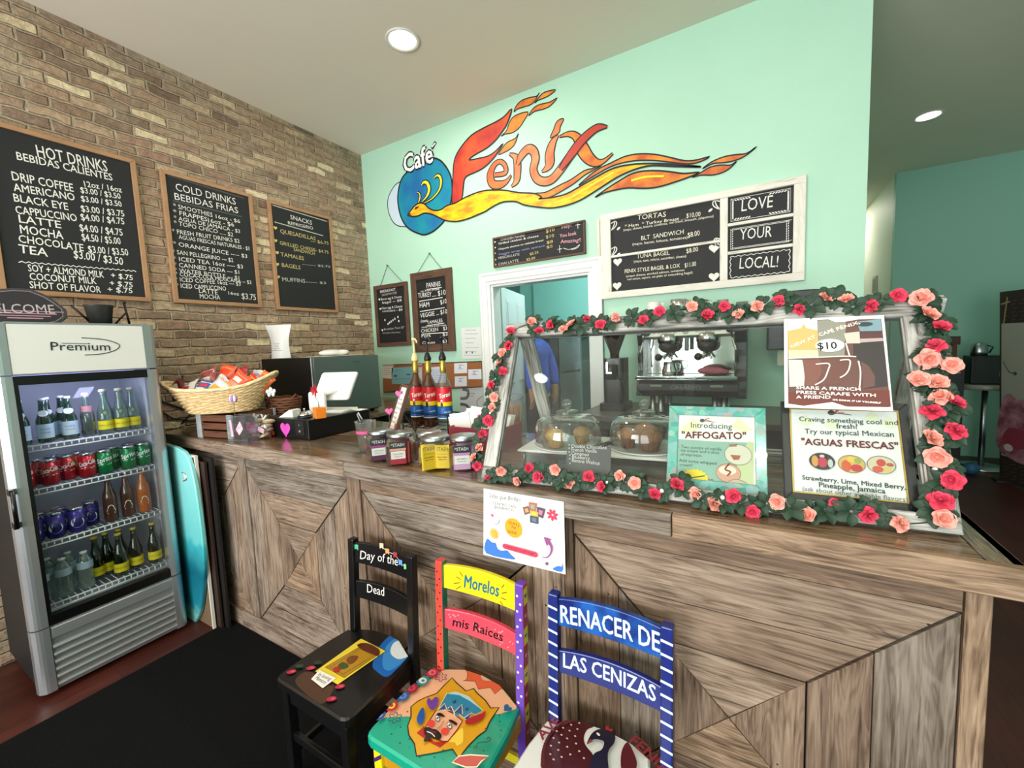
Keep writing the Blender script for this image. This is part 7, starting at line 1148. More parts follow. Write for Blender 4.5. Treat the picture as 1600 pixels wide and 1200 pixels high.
m_.poly(pf_, ell(.12, .085, .02, .045, 16), .0012, mat('b07a50', .6)); m_.poly(pf_, ell(.12, .13, .018, .014, 14), .0014, mat('e8dccc', .6)); m_.build('print', s_); m_ = MB(); m_.prism(Fr(SFm.p(.07, .2, -.014), SFm.r, (.25, .5, -1)), rectp(0, 0, .03, .2), -.004, 0, DKWOOD); m_.build('rear_leg', t)
for P, z, lab in (((1.1, -.84, CT), CT + .265, 'upper pink heart pick behind the narrow drink menu'), ((1.0, -.83, CT), CT + .16, 'lower pink heart pick at the left of the narrow drink menu')): bloom('heart_pick', lab, P, z, 'f06aa8', 'pick', (.02, 0))
# ------------------------------------------------------------------ syrup bottles in a rack
SY = -.64; rk = thing('syrup_rack', 'black wire rack holding the three syrup bottles', 'rack', (1.17, SY, CT)); zb_ = CT + .045; m_ = MB(); x0, x1, ya, yb = .985, 1.335, SY - .055, SY + .055
for z in (zb_, zb_ + .045, zb_ + .085): m_.tube([(x0, ya, z), (x1, ya, z), (x1, yb, z), (x0, yb, z)], .0035, INK, 6, True)
for x in (x0, x1):
    for y in (ya, yb): m_.tube([(x, y, CT + .002), (x, y, zb_ + .085)], .004, INK, 6)
for i in range(8): x = x0 + (x1 - x0) * i / 7; m_.tube([(x, ya, zb_), (x, yb, zb_)], .0025, INK, 5)
m_.build('wire_frame', rk); AMB = glassmat('amber_syrup', 'a8682a', .06, .6, .04, .35, .35, '6a3a14'); TOPG = glassmat('syrup_glass', 'e4ebe6', .06, .65, .04, .35, .06, 'cfd8d4'); GOLD = mat('c9a848', .3, .8)
LR, LY, LB_ = mat('d4202a', .4), mat('f4d81c', .4), mat('1a5fae', .4)
def syrup(x, body, pumpc, label, fill):
    t = thing('syrup_bottle', label, 'syrup bottle', (x, SY, zb_ + .003)); c = (x, SY, zb_ + .003); R = .043; m_ = MB(); m_.lathe([(R * .94, 0), (R, .008), (R, .235), (R * .9, .258), (R * .52, .29), (.0155, .315), (.0145, .37)], c, body, 22); m_.build('bottle', t)
    f = CylFr(c, R + .0008, -.83); m_ = MB()
    for z0, z1, m in ((.06, .125, LB_), (.128, .152, LY), (.152, .236, LR)): m_.lathe([(R + .0006, z0), (R + .0006, z1)], c, m, 26); m_.f = m_.f[:-2]; m_.m = m_.m[:-2]
    m_.lathe([(R + .0007, .055), (R + .0007, .061)], c, mat('e8e8e4', .4), 26); lb = m_.build('label', t); m_ = MB(); W_ = mat('f4f0e8', .5); m_.text(f, 'Torani', 0, .18, .026, .0004, W_, 'c', .07, .2, .2, 1, .0008); m_.poly(f, ell(-.02, .135, .008, .018, 14), .0006, mat('3a2a1c', .5)); m_.poly(f, ell(-.02, .16, .006, .006, 12), .0008, W_); m_.text(f, 'vanilla', .012, .09, .012, .0006, W_, 'c'); m_.build('lettering', lb)
    m_ = MB(); m_.lathe([(.0165, .318), (.0185, .322), (.0175, .39), (.016, .392)], c, GOLD, 18); m_.build('foil', t)
    pm = mat(pumpc, .4); m_ = MB(); m_.lathe([(.018, .39), (.021, .395), (.021, .41), (.016, .42), (.012, .435), (.006, .44), (.0055, .51), (.009, .512), (.014, .518), (.013, .527), (0, .529)], c, pm, 16); C_ = Vector(c); m_.tube([C_ + Vector((0, 0, .518)), C_ + Vector((.03, -.02, .518)), C_ + Vector((.055, -.035, .507)), C_ + Vector((.06, -.04, .497))], .005, pm, 7); m_.build('pump', t)
syrup(1.062, AMB, 'e6d39a', 'amber syrup bottle with cream-colored pump, left in the wire rack', 1); syrup(1.163, AMB, '17171a', 'amber syrup bottle with black pump, middle of the wire rack', 1); syrup(1.275, TOPG, '17171a', 'clear syrup bottle with black pump, right in the wire rack', 0)
# ------------------------------------------------------------------ napkins, straw jar, riser, domes and muffins
t = thing('napkin_box', 'burgundy fabric napkin box beside the display case', 'napkin holder', (1.64, -.77, CT)); m_ = MB(); bg = mat('9a3848', .8, noise=.12, nscale=80); nx0, nx1, ny0, ny1 = 1.49, 1.79, -.88, -.66
for a, b in (((nx0, ny0), (nx1, ny0 + .006)), ((nx0, ny1 - .006), (nx1, ny1)), ((nx0, ny0 + .006), (nx0 + .006, ny1 - .006)), ((nx1 - .006, ny0 + .006), (nx1, ny1 - .006))): m_.box((a[0], a[1], CT + .004), (b[0], b[1], CT + .11), bg)
m_.box((nx0, ny0, CT), (nx1, ny1, CT + .004), bg); m_.build('box', t)
for k, (x, y, rz, ry, w_, hh) in enumerate(((1.55, -.84, .2, -.25, .11, .17), (1.6, -.82, .25, .3, .12, .2), (1.57, -.77, .1, .05, .12, .18), (1.7, -.80, .5, .35, .11, .165), (1.72, -.76, .7, .3, .09, .16))):
    f = Fr((x, y, CT + .006), (math.cos(rz), math.sin(rz), 0), (.25 * ry, .1, 1)); m_ = MB(); m_.prism(f.sub(0, 0, 0, -ry * .5), rectp(-w_ / 2, .02, w_ / 2, hh), -.004, .0, PAPER, bev=.001); m_.prism(f.sub(0, 0, -.006, -ry * .5 + .08), rectp(-w_ / 2, .02, w_ / 2, hh - .01), -.004, .0, PAPER, bev=.001)
    tag(m_.build('napkin_stack', off=(x, y, CT + .006)), ('folded napkins at the left front of the burgundy box', 'tallest folded napkins standing in the left half of the burgundy box', 'folded napkins behind the tallest ones in the burgundy box', 'folded napkins leaning in the right half of the burgundy box', 'folded napkins at the right rear corner of the burgundy box')[k], 'napkins', 'napkins in the burgundy box')
t = thing('straw_jar', 'glass jar of wooden stirrers behind the burgundy napkin box', 'jar', (1.675, -.53, CT)); m_ = MB(); m_.lathe([(.06, 0), (.064, .01), (.064, .185), (.052, .2), (.052, .212), (.056, .216), (.056, .228), (.05, .235), (.02, .24)], (1.675, -.53, CT), JG, 24); m_.build('glass', t)
m_ = MB()
for i in range(46): a = rnd.random() * 6.28; r = .05 * math.sqrt(rnd.random()); q = Vector((1.675 + r * math.cos(a), -.53 + r * math.sin(a), CT + .008)); m_.cyl(q, q + Vector((rnd.uniform(-.008, .008), rnd.uniform(-.008, .008), .165 + .012 * rnd.random())), .0028, mat('b98a68', .6), 5)
o = m_.build('wood_stirrers', off=(1.675, -.53, CT + .008)); tag(o, 'bundle of wooden stirrers packed in the glass jar', 'stirrers'); o['kind'] = 'stuff'
RZ = CT + .082; t = thing('display_riser', 'white raised shelf inside the display case under the cake domes', 'shelf', (2.31, -.9, CT)); m_ = MB(); RF = Fr((2.0, -1.07, RZ), (.66, .075, 0), (-.075, .66, 0)); m_.prism(RF, rectp(0, 0, .64, .31), -.008, 0, mat('e4e0da', .4), bev=.002); m_.build('shelf_board', t)
for a in (.02, .62):
    for b in (.02, .29): m_ = MB(); q = RF.p(a, b, -.008); m_.cyl(q, (q.x, q.y, CT), .006, STEEL, 8); m_.build('leg', t)
def dome(c, R, label):
    t = thing('cake_dome', label, 'cake dome', c, 'glass cake domes on the white riser'); m_ = MB(); m_.lathe([(R * .96, 0), (R * 1.0, .003), (R * 1.02, .009), (R * .95, .006), (0, .006)], c, mat('dcdcd8', .15), 36); m_.build('plate', t)
    m_ = MB(); m_.lathe([(R * .97, .01), (R * .98, .03), (R * .97, .075), (R * .9, .105), (R * .74, .122), (R * .5, .128), (R * .32, .13), (R * .3, .137), (R * .34, .142), (R * .2, .15), (.012, .152)], c, CLEAR, 40); m_.f = m_.f[:-2]; m_.m = m_.m[:-2]; m_.build('glass_cover', t); m_ = MB(); m_.ball((c[0], c[1], c[2] + .172), .021, CLEAR, 16, 10); m_.build('knob', t)
dome((2.165, -.93, RZ + .001), .14, 'left glass cake dome with round knob, over golden muffins'); dome((2.462, -.868, RZ + .001), .138, 'right glass cake dome with round knob, next to the affogato sign')
def muffin(c, s, col, col2, label):
    t = thing('muffin', label, 'muffin', c, 'muffins under the cake domes'); m_ = MB(); n = 28; prof = [(.028, 0), (.036, .032)]; vs = []; cup = mat(col2, .8)
    m_.lathe([(.028 * s, 0), (.037 * s, .036 * s)], c, cup, n, smooth=False); m_.v = [(x, y, z) if i % 2 else (c[0] + (x - c[0]) * .93, c[1] + (y - c[1]) * .93, z) for i, (x, y, z) in enumerate(m_.v)]; m_.build('paper_cup', t); m_ = MB(); tm = mat(col, .8, noise=.3, nscale=70, bump=.6)
    m_.lathe([(.036 * s, .032 * s), (.043 * s, .04 * s), (.041 * s, .05 * s), (.03 * s, .062 * s), (.015 * s, .07 * s), (0, .072 * s)], c, tm, 24); m_.build('top', t)
ZM = RZ + .0085
muffin((2.14, -1.0, ZM), 1.0, 'd9a75c', 'b98a50', 'golden muffin at the front under the left cake dome'); muffin((2.215, -.90, ZM), .95, 'b8844e', 'a0713f', 'brown-topped muffin at the right rear under the left cake dome'); muffin((2.085, -.93, ZM), .9, 'a86a3a', '8e5a34', 'reddish brown muffin at the left under the left cake dome')
muffin((2.405, -.90, ZM), 1.05, 'a5683f', '8a5434', 'dark brown muffin at the left under the right cake dome'); muffin((2.495, -.925, ZM), 1.15, '96603c', '7c4c30', 'largest brown muffin, at the right under the right cake dome'); muffin((2.45, -.80, ZM), 1.1, 'c08a58', '94623c', 'lighter muffin at the rear under the right cake dome')
t = thing('serving_tongs', 'dark tongs lying between the two cake domes', 'tongs', (2.31, -.95, RZ)); m_ = MB()
for s in (-1, 1): m_.tube([(2.285 + s * .008, -1.03, RZ + .004), (2.31 + s * .012, -.93, RZ + .012), (2.33 + s * .004, -.80, RZ + .008)], .004, DKMETAL, 6)
m_.build('arm', t)

# ------------------------------------------------------------------ back counter, espresso machine, grinder
t = thing('back_counter', 'dark back counter under the espresso machine along the mint wall', 'counter', (2.6, .42, 0)); m_ = MB(); m_.box((1.81, .1, 0), (3.37, .74, 1.185), mat('2a2522', .6)); m_.build('cabinet', t); m_ = MB(); m_.box((1.8, .06, 1.187), (3.38, .748, 1.222), mat('57504a', .35), None, None, (1, 1, 1)); m_.build('worktop', t, bevel=.004); BZ = 1.222
es = thing('espresso_machine', 'two-group black and chrome espresso machine on the back counter', 'espresso machine', (2.455, .5, BZ)); EB = mat('17171a', .3); MIR = mat('e4e2de', .07, 1.)
m_ = MB(); m_.box((2.19, .44, 1.345), (2.725, .70, 1.87), EB)
for x0, x1 in ((2.158, 2.19), (2.725, 2.79)): m_.prism(Fr((x0, 0, 0), (0, 1, 0)), cat([(.27, 1.335), (.255, 1.36), (.26, 1.43), (.31, 1.5), (.31, 1.66), (.28, 1.73), (.29, 1.86), (.33, 1.88), (.7, 1.88), (.7, 1.34)], True, 2), 0, x1 - x0, EB)
m_.build('body', es, bevel=.003); m_ = MB(); m_.box((2.191, .432, 1.47), (2.724, .44, 1.72), MIR); m_.build('splash_back', es)
m_ = MB(); pf_ = Fr((0, .295, 1.715), (1, 0, 0), (0, .12, 1)); m_.prism(pf_, rectp(2.175, 0, 2.745, .14), -.13, 0, mat('d8d4c6', .35, .3), bev=.003); cp = m_.build('control_panel', es); m_ = MB(); f = Fr(pf_.p(0, 0, .0006), pf_.r, pf_.u)
for i, x in enumerate((2.265, 2.295, 2.36, 2.39, 2.52, 2.55, 2.615, 2.645)): m_.rect(f, x - .011, .018, x + .011, .04, 0, mat('c4b98c', .5)); m_.poly(f, ell(x, .029, .005, n=8), .0004, mat('4a443a', .5))
for x in (2.328, 2.455, 2.583): m_.poly(f, ell(x, .026, .017, .015, 18), .0002, mat('b9b39c', .5)); m_.stroke(f, ell(x, .026, .017, .015, 18), .002, .0005, INK, True)
m_.build('buttons', cp)
for x in (2.215, 2.705): m_ = MB(); m_.cyl(pf_.p(x, .03, 0), pf_.p(x, .03, .022), .026, INK, 18); m_.build('steam_knob', es)
for x in (2.345, 2.575):
    m_ = MB(); m_.lathe([(.066, .11), (.066, .055), (.06, .05), (.062, .045)], (x, .345, 1.62), CHROME, 24); m_.lathe([(.062, .048), (.06, .02), (.045, .0), (.03, -.01), (.0, -.012)], (x, .345, 1.62), EB, 24); g_ = m_.build('group_head', es)
    m_ = MB(); m_.tube([(x, .34, 1.615), (x, .30, 1.6), (x - .02, .245, 1.59)], .011, CHROME, 8); m_.tube([(x, .335, 1.61), (x - .015, .33, 1.585), (x - .025, .32, 1.57)], .008, CHROME, 7); m_.tube([(x, .335, 1.61), (x + .015, .33, 1.585), (x + .025, .32, 1.57)], .008, CHROME, 7); m_.ball((x - .04, .225, 1.585), .024, EB, 12, 8, (1, 1.4, 1)); m_.build('portafilter', g_)
m_ = MB(); m_.box((2.447, .30, 1.62), (2.473, .325, 1.71), EB); m_.cyl((2.46, .312, 1.71), (2.46, .312, 1.74), .008, CHROME, 8); m_.build('water_spout', es, bevel=.003)
for s, x in ((-1, 2.205), (1, 2.71)): m_ = MB(); m_.tube([(x, .3, 1.72), (x + s * .012, .27, 1.66), (x + s * .03, .265, 1.6), (x + s * .02, .27, 1.5)], .006, CHROME, 7); m_.tube([(x + s * .03, .265, 1.62), (x + s * .028, .265, 1.55)], .01, EB, 7); m_.build('steam_wand', es)
m_ = MB(); m_.box((2.175, .205, 1.445), (2.74, .43, 1.468), CHROME); m_.cyl((2.165, .2, 1.457), (2.745, .2, 1.457), .009, CHROME, 12); m_.build('drip_tray', es)
m_ = MB(); m_.prism(Fr((2.175, 0, 0), (0, 1, 0)), [(.25, 1.35), (.235, 1.375), (.235, 1.415), (.25, 1.444), (.44, 1.444), (.44, 1.345), (.27, 1.335)], 0, .575, mat('232224', .35)); fp_ = m_.build('front_panel', es, bevel=.006); m_ = MB(); ef = Fr((0, .2345, 0)); m_.text(ef, 'CASADIO', 2.46, 1.385, .024, 0, mat('6a6864', .4), 'c', .18)
for x in (2.25, 2.6): m_.rect(ef, x, 1.398, x + .07, 1.412, 0, mat('8d8872', .5))
m_.build('lettering', fp_)
for x in (2.25, 2.3, 2.62, 2.67):
    for y in (.31, .64): m_ = MB(); m_.lathe([(.022, 0), (.018, .01), (.017, .13)], (x, y, BZ), STEEL, 12); m_.build('leg', es)
m_ = MB(); m_.lathe([(.045, 0), (.047, .03), (.036, .065), (.038, .085), (.035, .082), (.033, .065), (.04, .01), (0, .008)], (2.36, .29, 1.469), CHROME, 22); o = MB(); t = thing('milk_pitcher', 'steel milk pitcher on the espresso machine tray under the left group', 'pitcher', (2.36, .29, 1.469)); m_.build('body', t); o.tube([(2.395, .275, 1.545), (2.43, .265, 1.54), (2.425, .265, 1.5), (2.4, .275, 1.488)], .005, CHROME, 7); o.build('handle', t)
m_ = MB(); m_.ball((2.6, .29, 1.4955), .07, mat('a85a68', .85, noise=.1, nscale=40), 16, 9, (1.1, .7, .36)); m_.ball((2.64, .28, 1.4905), .05, mat('a85a68', .85, noise=.1, nscale=40), 12, 8, (1.2, .8, .38)); tag(m_.build('cleaning_cloth', off=(2.6, .29, 1.469)), 'folded dusty red cloth on the espresso machine tray', 'cloth')
for x, r, hh, c, nm, lab, g_ in ((2.225, .045, .07, 'e8e6e0', 'ceramic_mug', 'white mug on top of the espresso machine, at its left end', 0), (2.385, .055, .075, 0, 'steel_pitcher', 'larger steel pitcher on top of the espresso machine', 1), (2.525, .04, .06, 0, 'steel_pitcher', 'smaller steel pitcher right of the larger one on the espresso machine', 1), (2.65, .035, .05, 2, 'glass_tumbler', 'small clear glass at the right end of the espresso machine top', 0)):
    t = thing(nm, lab, 'pitcher' if g_ else 'cup', (x, .5, 1.885)); mm_ = JG if c == 2 else mat(c, .3) if c else CHROME; m_ = MB(); m_.lathe([(r * .9, 0), (r, .004), (r * .96, hh), (r * .9, hh), (r * .9, .008), (0, .006)], (x, .5, 1.885), mm_, 22); m_.build('body', t)
    if c != 2: m_ = MB(); m_.tube([(x + r * .9, .48, 1.885 + hh * .85), (x + r * 1.5, .47, 1.885 + hh * .8), (x + r * 1.45, .47, 1.885 + hh * .35), (x + r * .95, .48, 1.885 + hh * .2)], .004, mm_, 7); m_.build('handle', t)
gr_ = thing('coffee_grinder', 'black coffee grinder with cone hopper left of the espresso machine', 'coffee grinder', (1.985, .38, BZ)); gx, gy = 1.985, .36; m_ = MB(); m_.prism(Fr((0, 0, BZ), (1, 0, 0), (0, 1, 0)), rrect(gx - .09, gy - .1, gx + .09, gy + .13, .03), 0, .05, EB); m_.prism(Fr((0, 0, BZ), (1, 0, 0), (0, 1, 0)), rrect(gx - .07, gy - .06, gx + .07, gy + .12, .03), .05, .36, EB); m_.build('body', gr_)
m_ = MB(); m_.lathe([(.03, .36), (.032, .40), (.088, .55), (.09, .6), (.0, .605)], (gx, gy, BZ), glassmat('smoked_hopper', '6a6460', .06, .5, .05, .3, .5, '2a2220'), 26); m_.build('hopper', gr_); m_ = MB(); m_.lathe([(.092, .6), (.092, .62), (0, .625)], (gx, gy, BZ), EB, 26); m_.build('hopper_lid', gr_); m_ = MB(); m_.lathe([(.045, .0), (.045, .09), (.04, .1)], (gx, gy - .09, BZ + .22), EB, 18); m_.box((gx - .018, gy - .142, BZ + .27), (gx - .008, gy - .136, BZ + .34), CHROME); m_.box((gx - .018, gy - .142, BZ + .262), (gx + .018, gy - .136, BZ + .272), CHROME); m_.build('doser', gr_); m_ = MB(); m_.tube([(gx + .03, gy - .1, BZ + .24), (gx + .1, gy - .12, BZ + .2), (gx + .115, gy - .12, BZ + .24)], .006, EB, 7); m_.build('lever', gr_)
# things on the mint wall right of the machine
t = thing('paper_dispenser', 'dark grey paper dispenser on the mint wall right of the espresso machine', 'dispenser', (2.985, .70, 1.6)); m_ = MB(); m_.box((2.895, .60, 1.6), (3.09, .755, 1.83), mat('4c4c50', .4)); m_.build('housing', t, bevel=.012); m_ = MB(); m_.box((2.955, .66, 1.5), (3.06, .663, 1.61), mat('d8d0b8', .7)); m_.build('paper', t)
t = thing('wall_speaker', 'long black rounded unit on the mint wall above the display case', 'wall unit', (3.06, .68, 1.9)); m_ = MB(); m_.prism(Fr((0, .62, 0)), cat([(2.925, 1.865), (2.925, 1.93), (2.95, 1.955), (3.06, 1.965), (3.18, 1.958), (3.205, 1.935), (3.205, 1.865)], False, 3), -.13, 0, mat('14161a', .4), bev=.006); m_.build('housing', t); m_ = MB(); [m_.box((2.94, .6165, 1.88 + i * .012), (3.19, .6195, 1.884 + i * .012), mat('26282c', .5)) for i in range(5)]; m_.build('grille', t)
# ------------------------------------------------------------------ papers and cork board left of the doorway
NF = Fr((0, .7545, 0)); cbd = thing('cork_board', 'wide cork board covered with notes below the hanging chalkboards', 'cork board', (-.08, YM, 1.42)); m_ = MB(); m_.prism(Fr((0, YM, 0)), [(-.725,1.546),(.594,1.565),(.587,1.324),(-.746,1.246)], 0, .012, mat('9a6238', .9, noise=.2, nscale=90)); m_.build('cork', cbd); m_ = MB()
for q in ([(-.725,1.546),(.594,1.565)], [(-.746,1.246),(.587,1.324)]): m_.tube([Fr((0, YM, 0)).p(a, b, .012) for a, b in q], .004, DKMETAL, 6)
m_.build('frame', cbd)
def note(pts, c, lab, lines, ink='5a6066', y=.7425, name='paper_note', cat_='paper', extra=None):
    f = Fr((0, y, 0)); x = sum(a for a, b in pts) / 4; t = thing(name, lab, cat_, (x, y, min(b for a, b in pts))); m_ = MB(); m_.prism(f, pts, -.0008, .0004, mat(c, .7)); s_ = m_.build('sheet', t); m_ = MB(); (xa, za), (xb, zb2), (xc, zc), (xd, zd) = pts; u = lambda s, v: (xa + (xb - xa) * s + (xd - xa) * v, za + (zb2 - za) * s + (zd - za) * v)
    for i, (s0, s1, v, txt, k) in enumerate(lines):
        if txt: tl(m_, f, txt, (u(s0, v), u(s1, v)), .0008, mat(ink, .7), k)
        else: m_.stroke(f, [u(s0, v), u(s1, v)], k, .0008, mat(ink, .7))
    if extra: extra(m_, f, u)
    if m_.v: m_.build('print', s_)
LNS = lambda n, a=.1, b=.9, k=.003: [(a, b - .12 * (i % 3), .2 + .7 * i / n, '', k) for i in range(n)]
note([(-.729,1.555),(-.552,1.564),(-.6,1.395),(-.737,1.404)], 'd9d5cc', 'cream note at the far left end of the cork board', LNS(5)); note([(-.589,1.514),(-.279,1.524),(-.294,1.343),(-.601,1.337)], '7fb6bb', 'large teal flyer on the left half of the cork board', [(.06, .5, .18, 'community event', None), (.1, .25, .5, '', .02), (.7, .9, .45, '', .012), (.08, .9, .7, '', .003)], '2f6270')
note([(-.274,1.549),(-.149,1.551),(-.164,1.352),(-.29,1.346)], 'd4d3d8', 'pale flyer with red heading beside the teal one on the cork board', [(.0, 1, .1, '', .022)] + LNS(4), 'b4553c'); note([(-.105,1.511),(.165,1.526),(.154,1.359),(-.118,1.35)], 'cdd3e2', 'wide lavender flyer behind the syrup bottles on the cork board', LNS(6), '6a7aa0')
dot = lambda m, f, u: (m.poly(f, ell(*u(.5, .22), .006, n=10), .0009, mat('3a4a6a', .6)), m.poly(f, ell(*u(.45, .42), .012, .007, 10), .0009, mat('8a94a8', .6)))
note([(.272,1.551),(.428,1.554),(.422,1.455),(.265,1.45)], 'e2e3e8', 'small white card with a round mark, top right part of the cork board', LNS(2, .3, .8), extra=dot); note([(.438,1.489),(.591,1.492),(.59,1.397),(.432,1.395)], 'dfe2ea', 'small white card nearest the doorway on the cork board', LNS(2, .3, .8), extra=dot); note([(.271,1.421),(.417,1.425),(.411,1.328),(.264,1.323)], 'd9dce4', 'small white card below the other two at the right of the cork board', LNS(2, .3, .8), extra=dot)
note([(.368,1.894),(.602,1.885),(.597,1.591),(.364,1.589)], 'd8dcd8', 'white printed notice on the mint wall beside the doorway', [(.25, .75, .1, 'HEALTH NOTICE', None)] + LNS(5, .2, .85) + [(.2, .26, .78, '', .02), (.5, .56, .78, '', .02), (.1, .95, .87, '', .002)], '5a6462', .7535, 'wall_notice')
def swoosh(m, f, u): m.stroke(f, cat([u(.0, .5), u(.3, .55), u(.5, .8), u(.2, .98)]), .03, .0009, mat('5a5c60', .6)); m.stroke(f, cat([u(.1, .05), u(.35, .1), u(.3, .3), u(0, .33)]), .03, .0008, mat('6a6c70', .6)); m.stroke(f, cat([u(1, .25), u(.75, .4), u(.8, .6), u(1, .7)]), .012, .0008, mat('9a9ca0', .6))
note([(.323,1.309),(.594,1.317),(.586,1.004),(.302,.984)], 'c4c9c9', 'grey poster with dark curves under the cork board beside the doorway', [(.3, .65, .2, 'New Paths', None), (.3, .6, .27, 'art program', None)], '2e3234', .7535, 'wall_poster', 'poster', swoosh)
# ------------------------------------------------------------------ kitchen seen through the doorway
kf = thing('kitchen_fridge', 'grey double-door steel fridge in the kitchen behind the doorway', 'fridge', (.9, 2.35, .28)); m_ = MB(); m_.box((.36, 2.02, .30), (1.02, 2.72, 1.90), mat('3b3d40', .4, .3)); m_.build('cabinet', kf, bevel=.01); ks = mat('7f8f8c', .35, .5)
m_ = MB(); m_.box((.365, 1.96, .34), (.845, 2.015, 1.9), mat('4a4a4e', .4, .3)); m_.build('door', kf, bevel=.006); m_ = MB(); m_.box((.855, 1.96, .34), (1.115, 2.015, 1.9), ks); dd = m_.build('door', kf, bevel=.006); m_ = MB(); m_.box((1.02, 2.02, .30), (1.11, 2.72, 1.9), mat('3b3d40', .4, .3)); m_.build('side_panel', kf); m_ = MB(); m_.cyl((.9, 1.925, 1.375), (1.12, 1.925, 1.4), .014, mat('26282a', .4), 10); m_.cyl((.93, 1.925, 1.377), (.93, 1.96, 1.377), .008, DKMETAL, 8); m_.cyl((1.1, 1.925, 1.398), (1.1, 1.96, 1.398), .008, DKMETAL, 8); m_.build('handle', dd)
for x in (.42, 1.05):
    for y in (2.1, 2.65): m_ = MB(); m_.cyl((x, y, .28), (x, y, .31), .02, BLK, 8); m_.build('foot', kf)
sh = thing('kitchen_shelf', 'narrow storage shelf against the left side of the kitchen', 'shelf', (.36, 1.03, .28)); m_ = MB()
for x in (.21, .5):
    for y in (.93, 1.12): m_.box((x - .012, y - .012, .28), (x + .012, y + .012, 2.35), mat('b9a98c', .5))
m_.build('posts', sh)
for z in (1.0, 1.45, 1.8, 2.1): m_ = MB(); m_.box((.2, .92, z), (.51, 1.13, z + .015), mat('c2b292', .5)); m_.build('shelf_board', sh)
for k, (x, y, z, w, d, hh, c, nm, lab) in enumerate(((.44, 1.02, 2.117, .1, .1, .18, 'd8c890', 'storage_box', 'tan box on the top kitchen shelf'), (.45, 1.02, 1.817, .07, .1, .2, 'e0c050', 'storage_box', 'yellow box on the second kitchen shelf from the top'), (.35, 1.02, 1.817, .07, .1, .24, '2a2422', 'storage_box', 'black box on the second kitchen shelf from the top'), (.45, 1.02, 1.467, .07, .1, .22, '7a3f8a', 'storage_box', 'purple box on the third kitchen shelf from the top'), (.35, 1.02, 1.467, .09, .1, .2, 'e8e4da', 'storage_box', 'white box on the third kitchen shelf from the top'), (.4, 1.02, 1.017, .14, .12, .25, '8a6a44', 'storage_box', 'brown box on the lowest kitchen shelf'))):
    t = thing(nm, lab, 'box', (x, y, z)); m_ = MB(); m_.box((x - w / 2, y - d / 2, z), (x + w / 2, y + d / 2, z + hh), mat(c, .6)); m_.build('carton', t, bevel=.003); m_ = MB(); m_.box((x - w / 2 + .01, y - d / 2 - .001, z + hh * .3), (x + w / 2 - .01, y - d / 2 - .0003, z + hh * .7), mat('ece6d8', .6)); m_.build('label', t)
# person in a blue sweatshirt
per = thing('person', 'person in a blue sweatshirt standing in the kitchen doorway, turned away', 'person', (.76, 1.42, .28)); PX = Vector((.895, 1.36, .28))
def skin(name, nodes, edges, m, parent, lv=1):
    me = bpy.data.meshes.new(name); me.from_pydata([PX + Vector(n[0]) - Vector(per['_w']) for n in nodes], edges, []); o = bpy.data.objects.new(name, me); COL.objects.link(o); o.parent = parent
    if not me.skin_vertices: pass
    md = o.modifiers.new('skin', 'SKIN'); md.use_smooth_shade = True
    lay = me.skin_vertices[0].data if me.skin_vertices else None
    if lay is None: o.modifiers.remove(md); bpy.context.view_layer.objects.active = o; md = o.modifiers.new('skin', 'SKIN'); md.use_smooth_shade = True; lay = me.skin_vertices[0].data
    for i, n in enumerate(nodes): lay[i].radius = n[1]; lay[i].use_root = i == 0
    sb = o.modifiers.new('sub', 'SUBSURF'); sb.levels = lv; sb.render_levels = lv + 1; me.materials.append(m); return o
SKN = mat('b98466', .6); BLU = mat('2f55c0', .75, noise=.08, nscale=20); TRS = mat('22242c', .8)
nodes = [((0, 0, .92), (.075, .085)), ((0, .0, 1.08), (.075, .09)), ((-.01, .0, 1.28), (.085, .1)), ((-.03, -.0, 1.40), (.08, .08)), ((-.05, .03, 1.45), (.055, .055)), ((-.06, .06, 1.48), (.06, .06)), ((-.075, .1, 1.51), (.085, .095)), ((-.08, .12, 1.56), (.075, .085)),
         ((-.02, .17, 1.38), (.055, .055)), ((.07, .19, 1.14), (.045, .045)), ((.09, .18, .96), (.035, .035)), ((.09, .17, .88), (.035, .022)), ((.0, -.17, 1.37), (.055, .055)), ((.01, -.21, 1.12), (.045, .045)), ((.01, -.2, .95), (.035, .035)), ((.01, -.19, .87), (.035, .022)),
         ((.0, .09, .86), (.085, .085)), ((-.01, .1, .48), (.06, .06)), ((.01, .1, .09), (.042, .042)), ((-.1, .1, .035), (.04, .03)), ((.0, -.09, .86), (.085, .085)), ((-.01, -.1, .48), (.06, .06)), ((.01, -.1, .09), (.042, .042)), ((-.1, -.1, .035), (.04, .03))]
edges = [(0, 1), (1, 2), (2, 3), (3, 4), (4, 5), (5, 6), (6, 7), (3, 8), (8, 9), (9, 10), (10, 11), (3, 12), (12, 13), (13, 14), (14, 15), (0, 16), (16, 17), (17, 18), (18, 19), (0, 20), (20, 21), (21, 22), (22, 23)]
for h_i, sgn in ((11, 1), (15, -1)):
    B = Vector(nodes[h_i][0])
    for k, (dy, ln) in enumerate(((-.024, .06), (-.008, .072), (.008, .068), (.024, .055))): i = len(nodes); nodes += [(tuple(B + Vector((dy * .3, dy, -.03))), (.009, .009)), (tuple(B + Vector((dy * .3 - .006, dy, -.03 - ln * .6))), (.008, .008)), (tuple(B + Vector((dy * .3 - .02, dy, -.03 - ln))), (.007, .007))]; edges += [(h_i, i), (i, i + 1), (i + 1, i + 2)]
    i = len(nodes); nodes += [(tuple(B + Vector((-.02, -sgn * .03, -.01))), (.01, .01)), (tuple(B + Vector((-.035, -sgn * .04, -.045))), (.008, .008))]; edges += [(h_i, i), (i, i + 1)]
body = skin('body', nodes, edges, SKN, per)
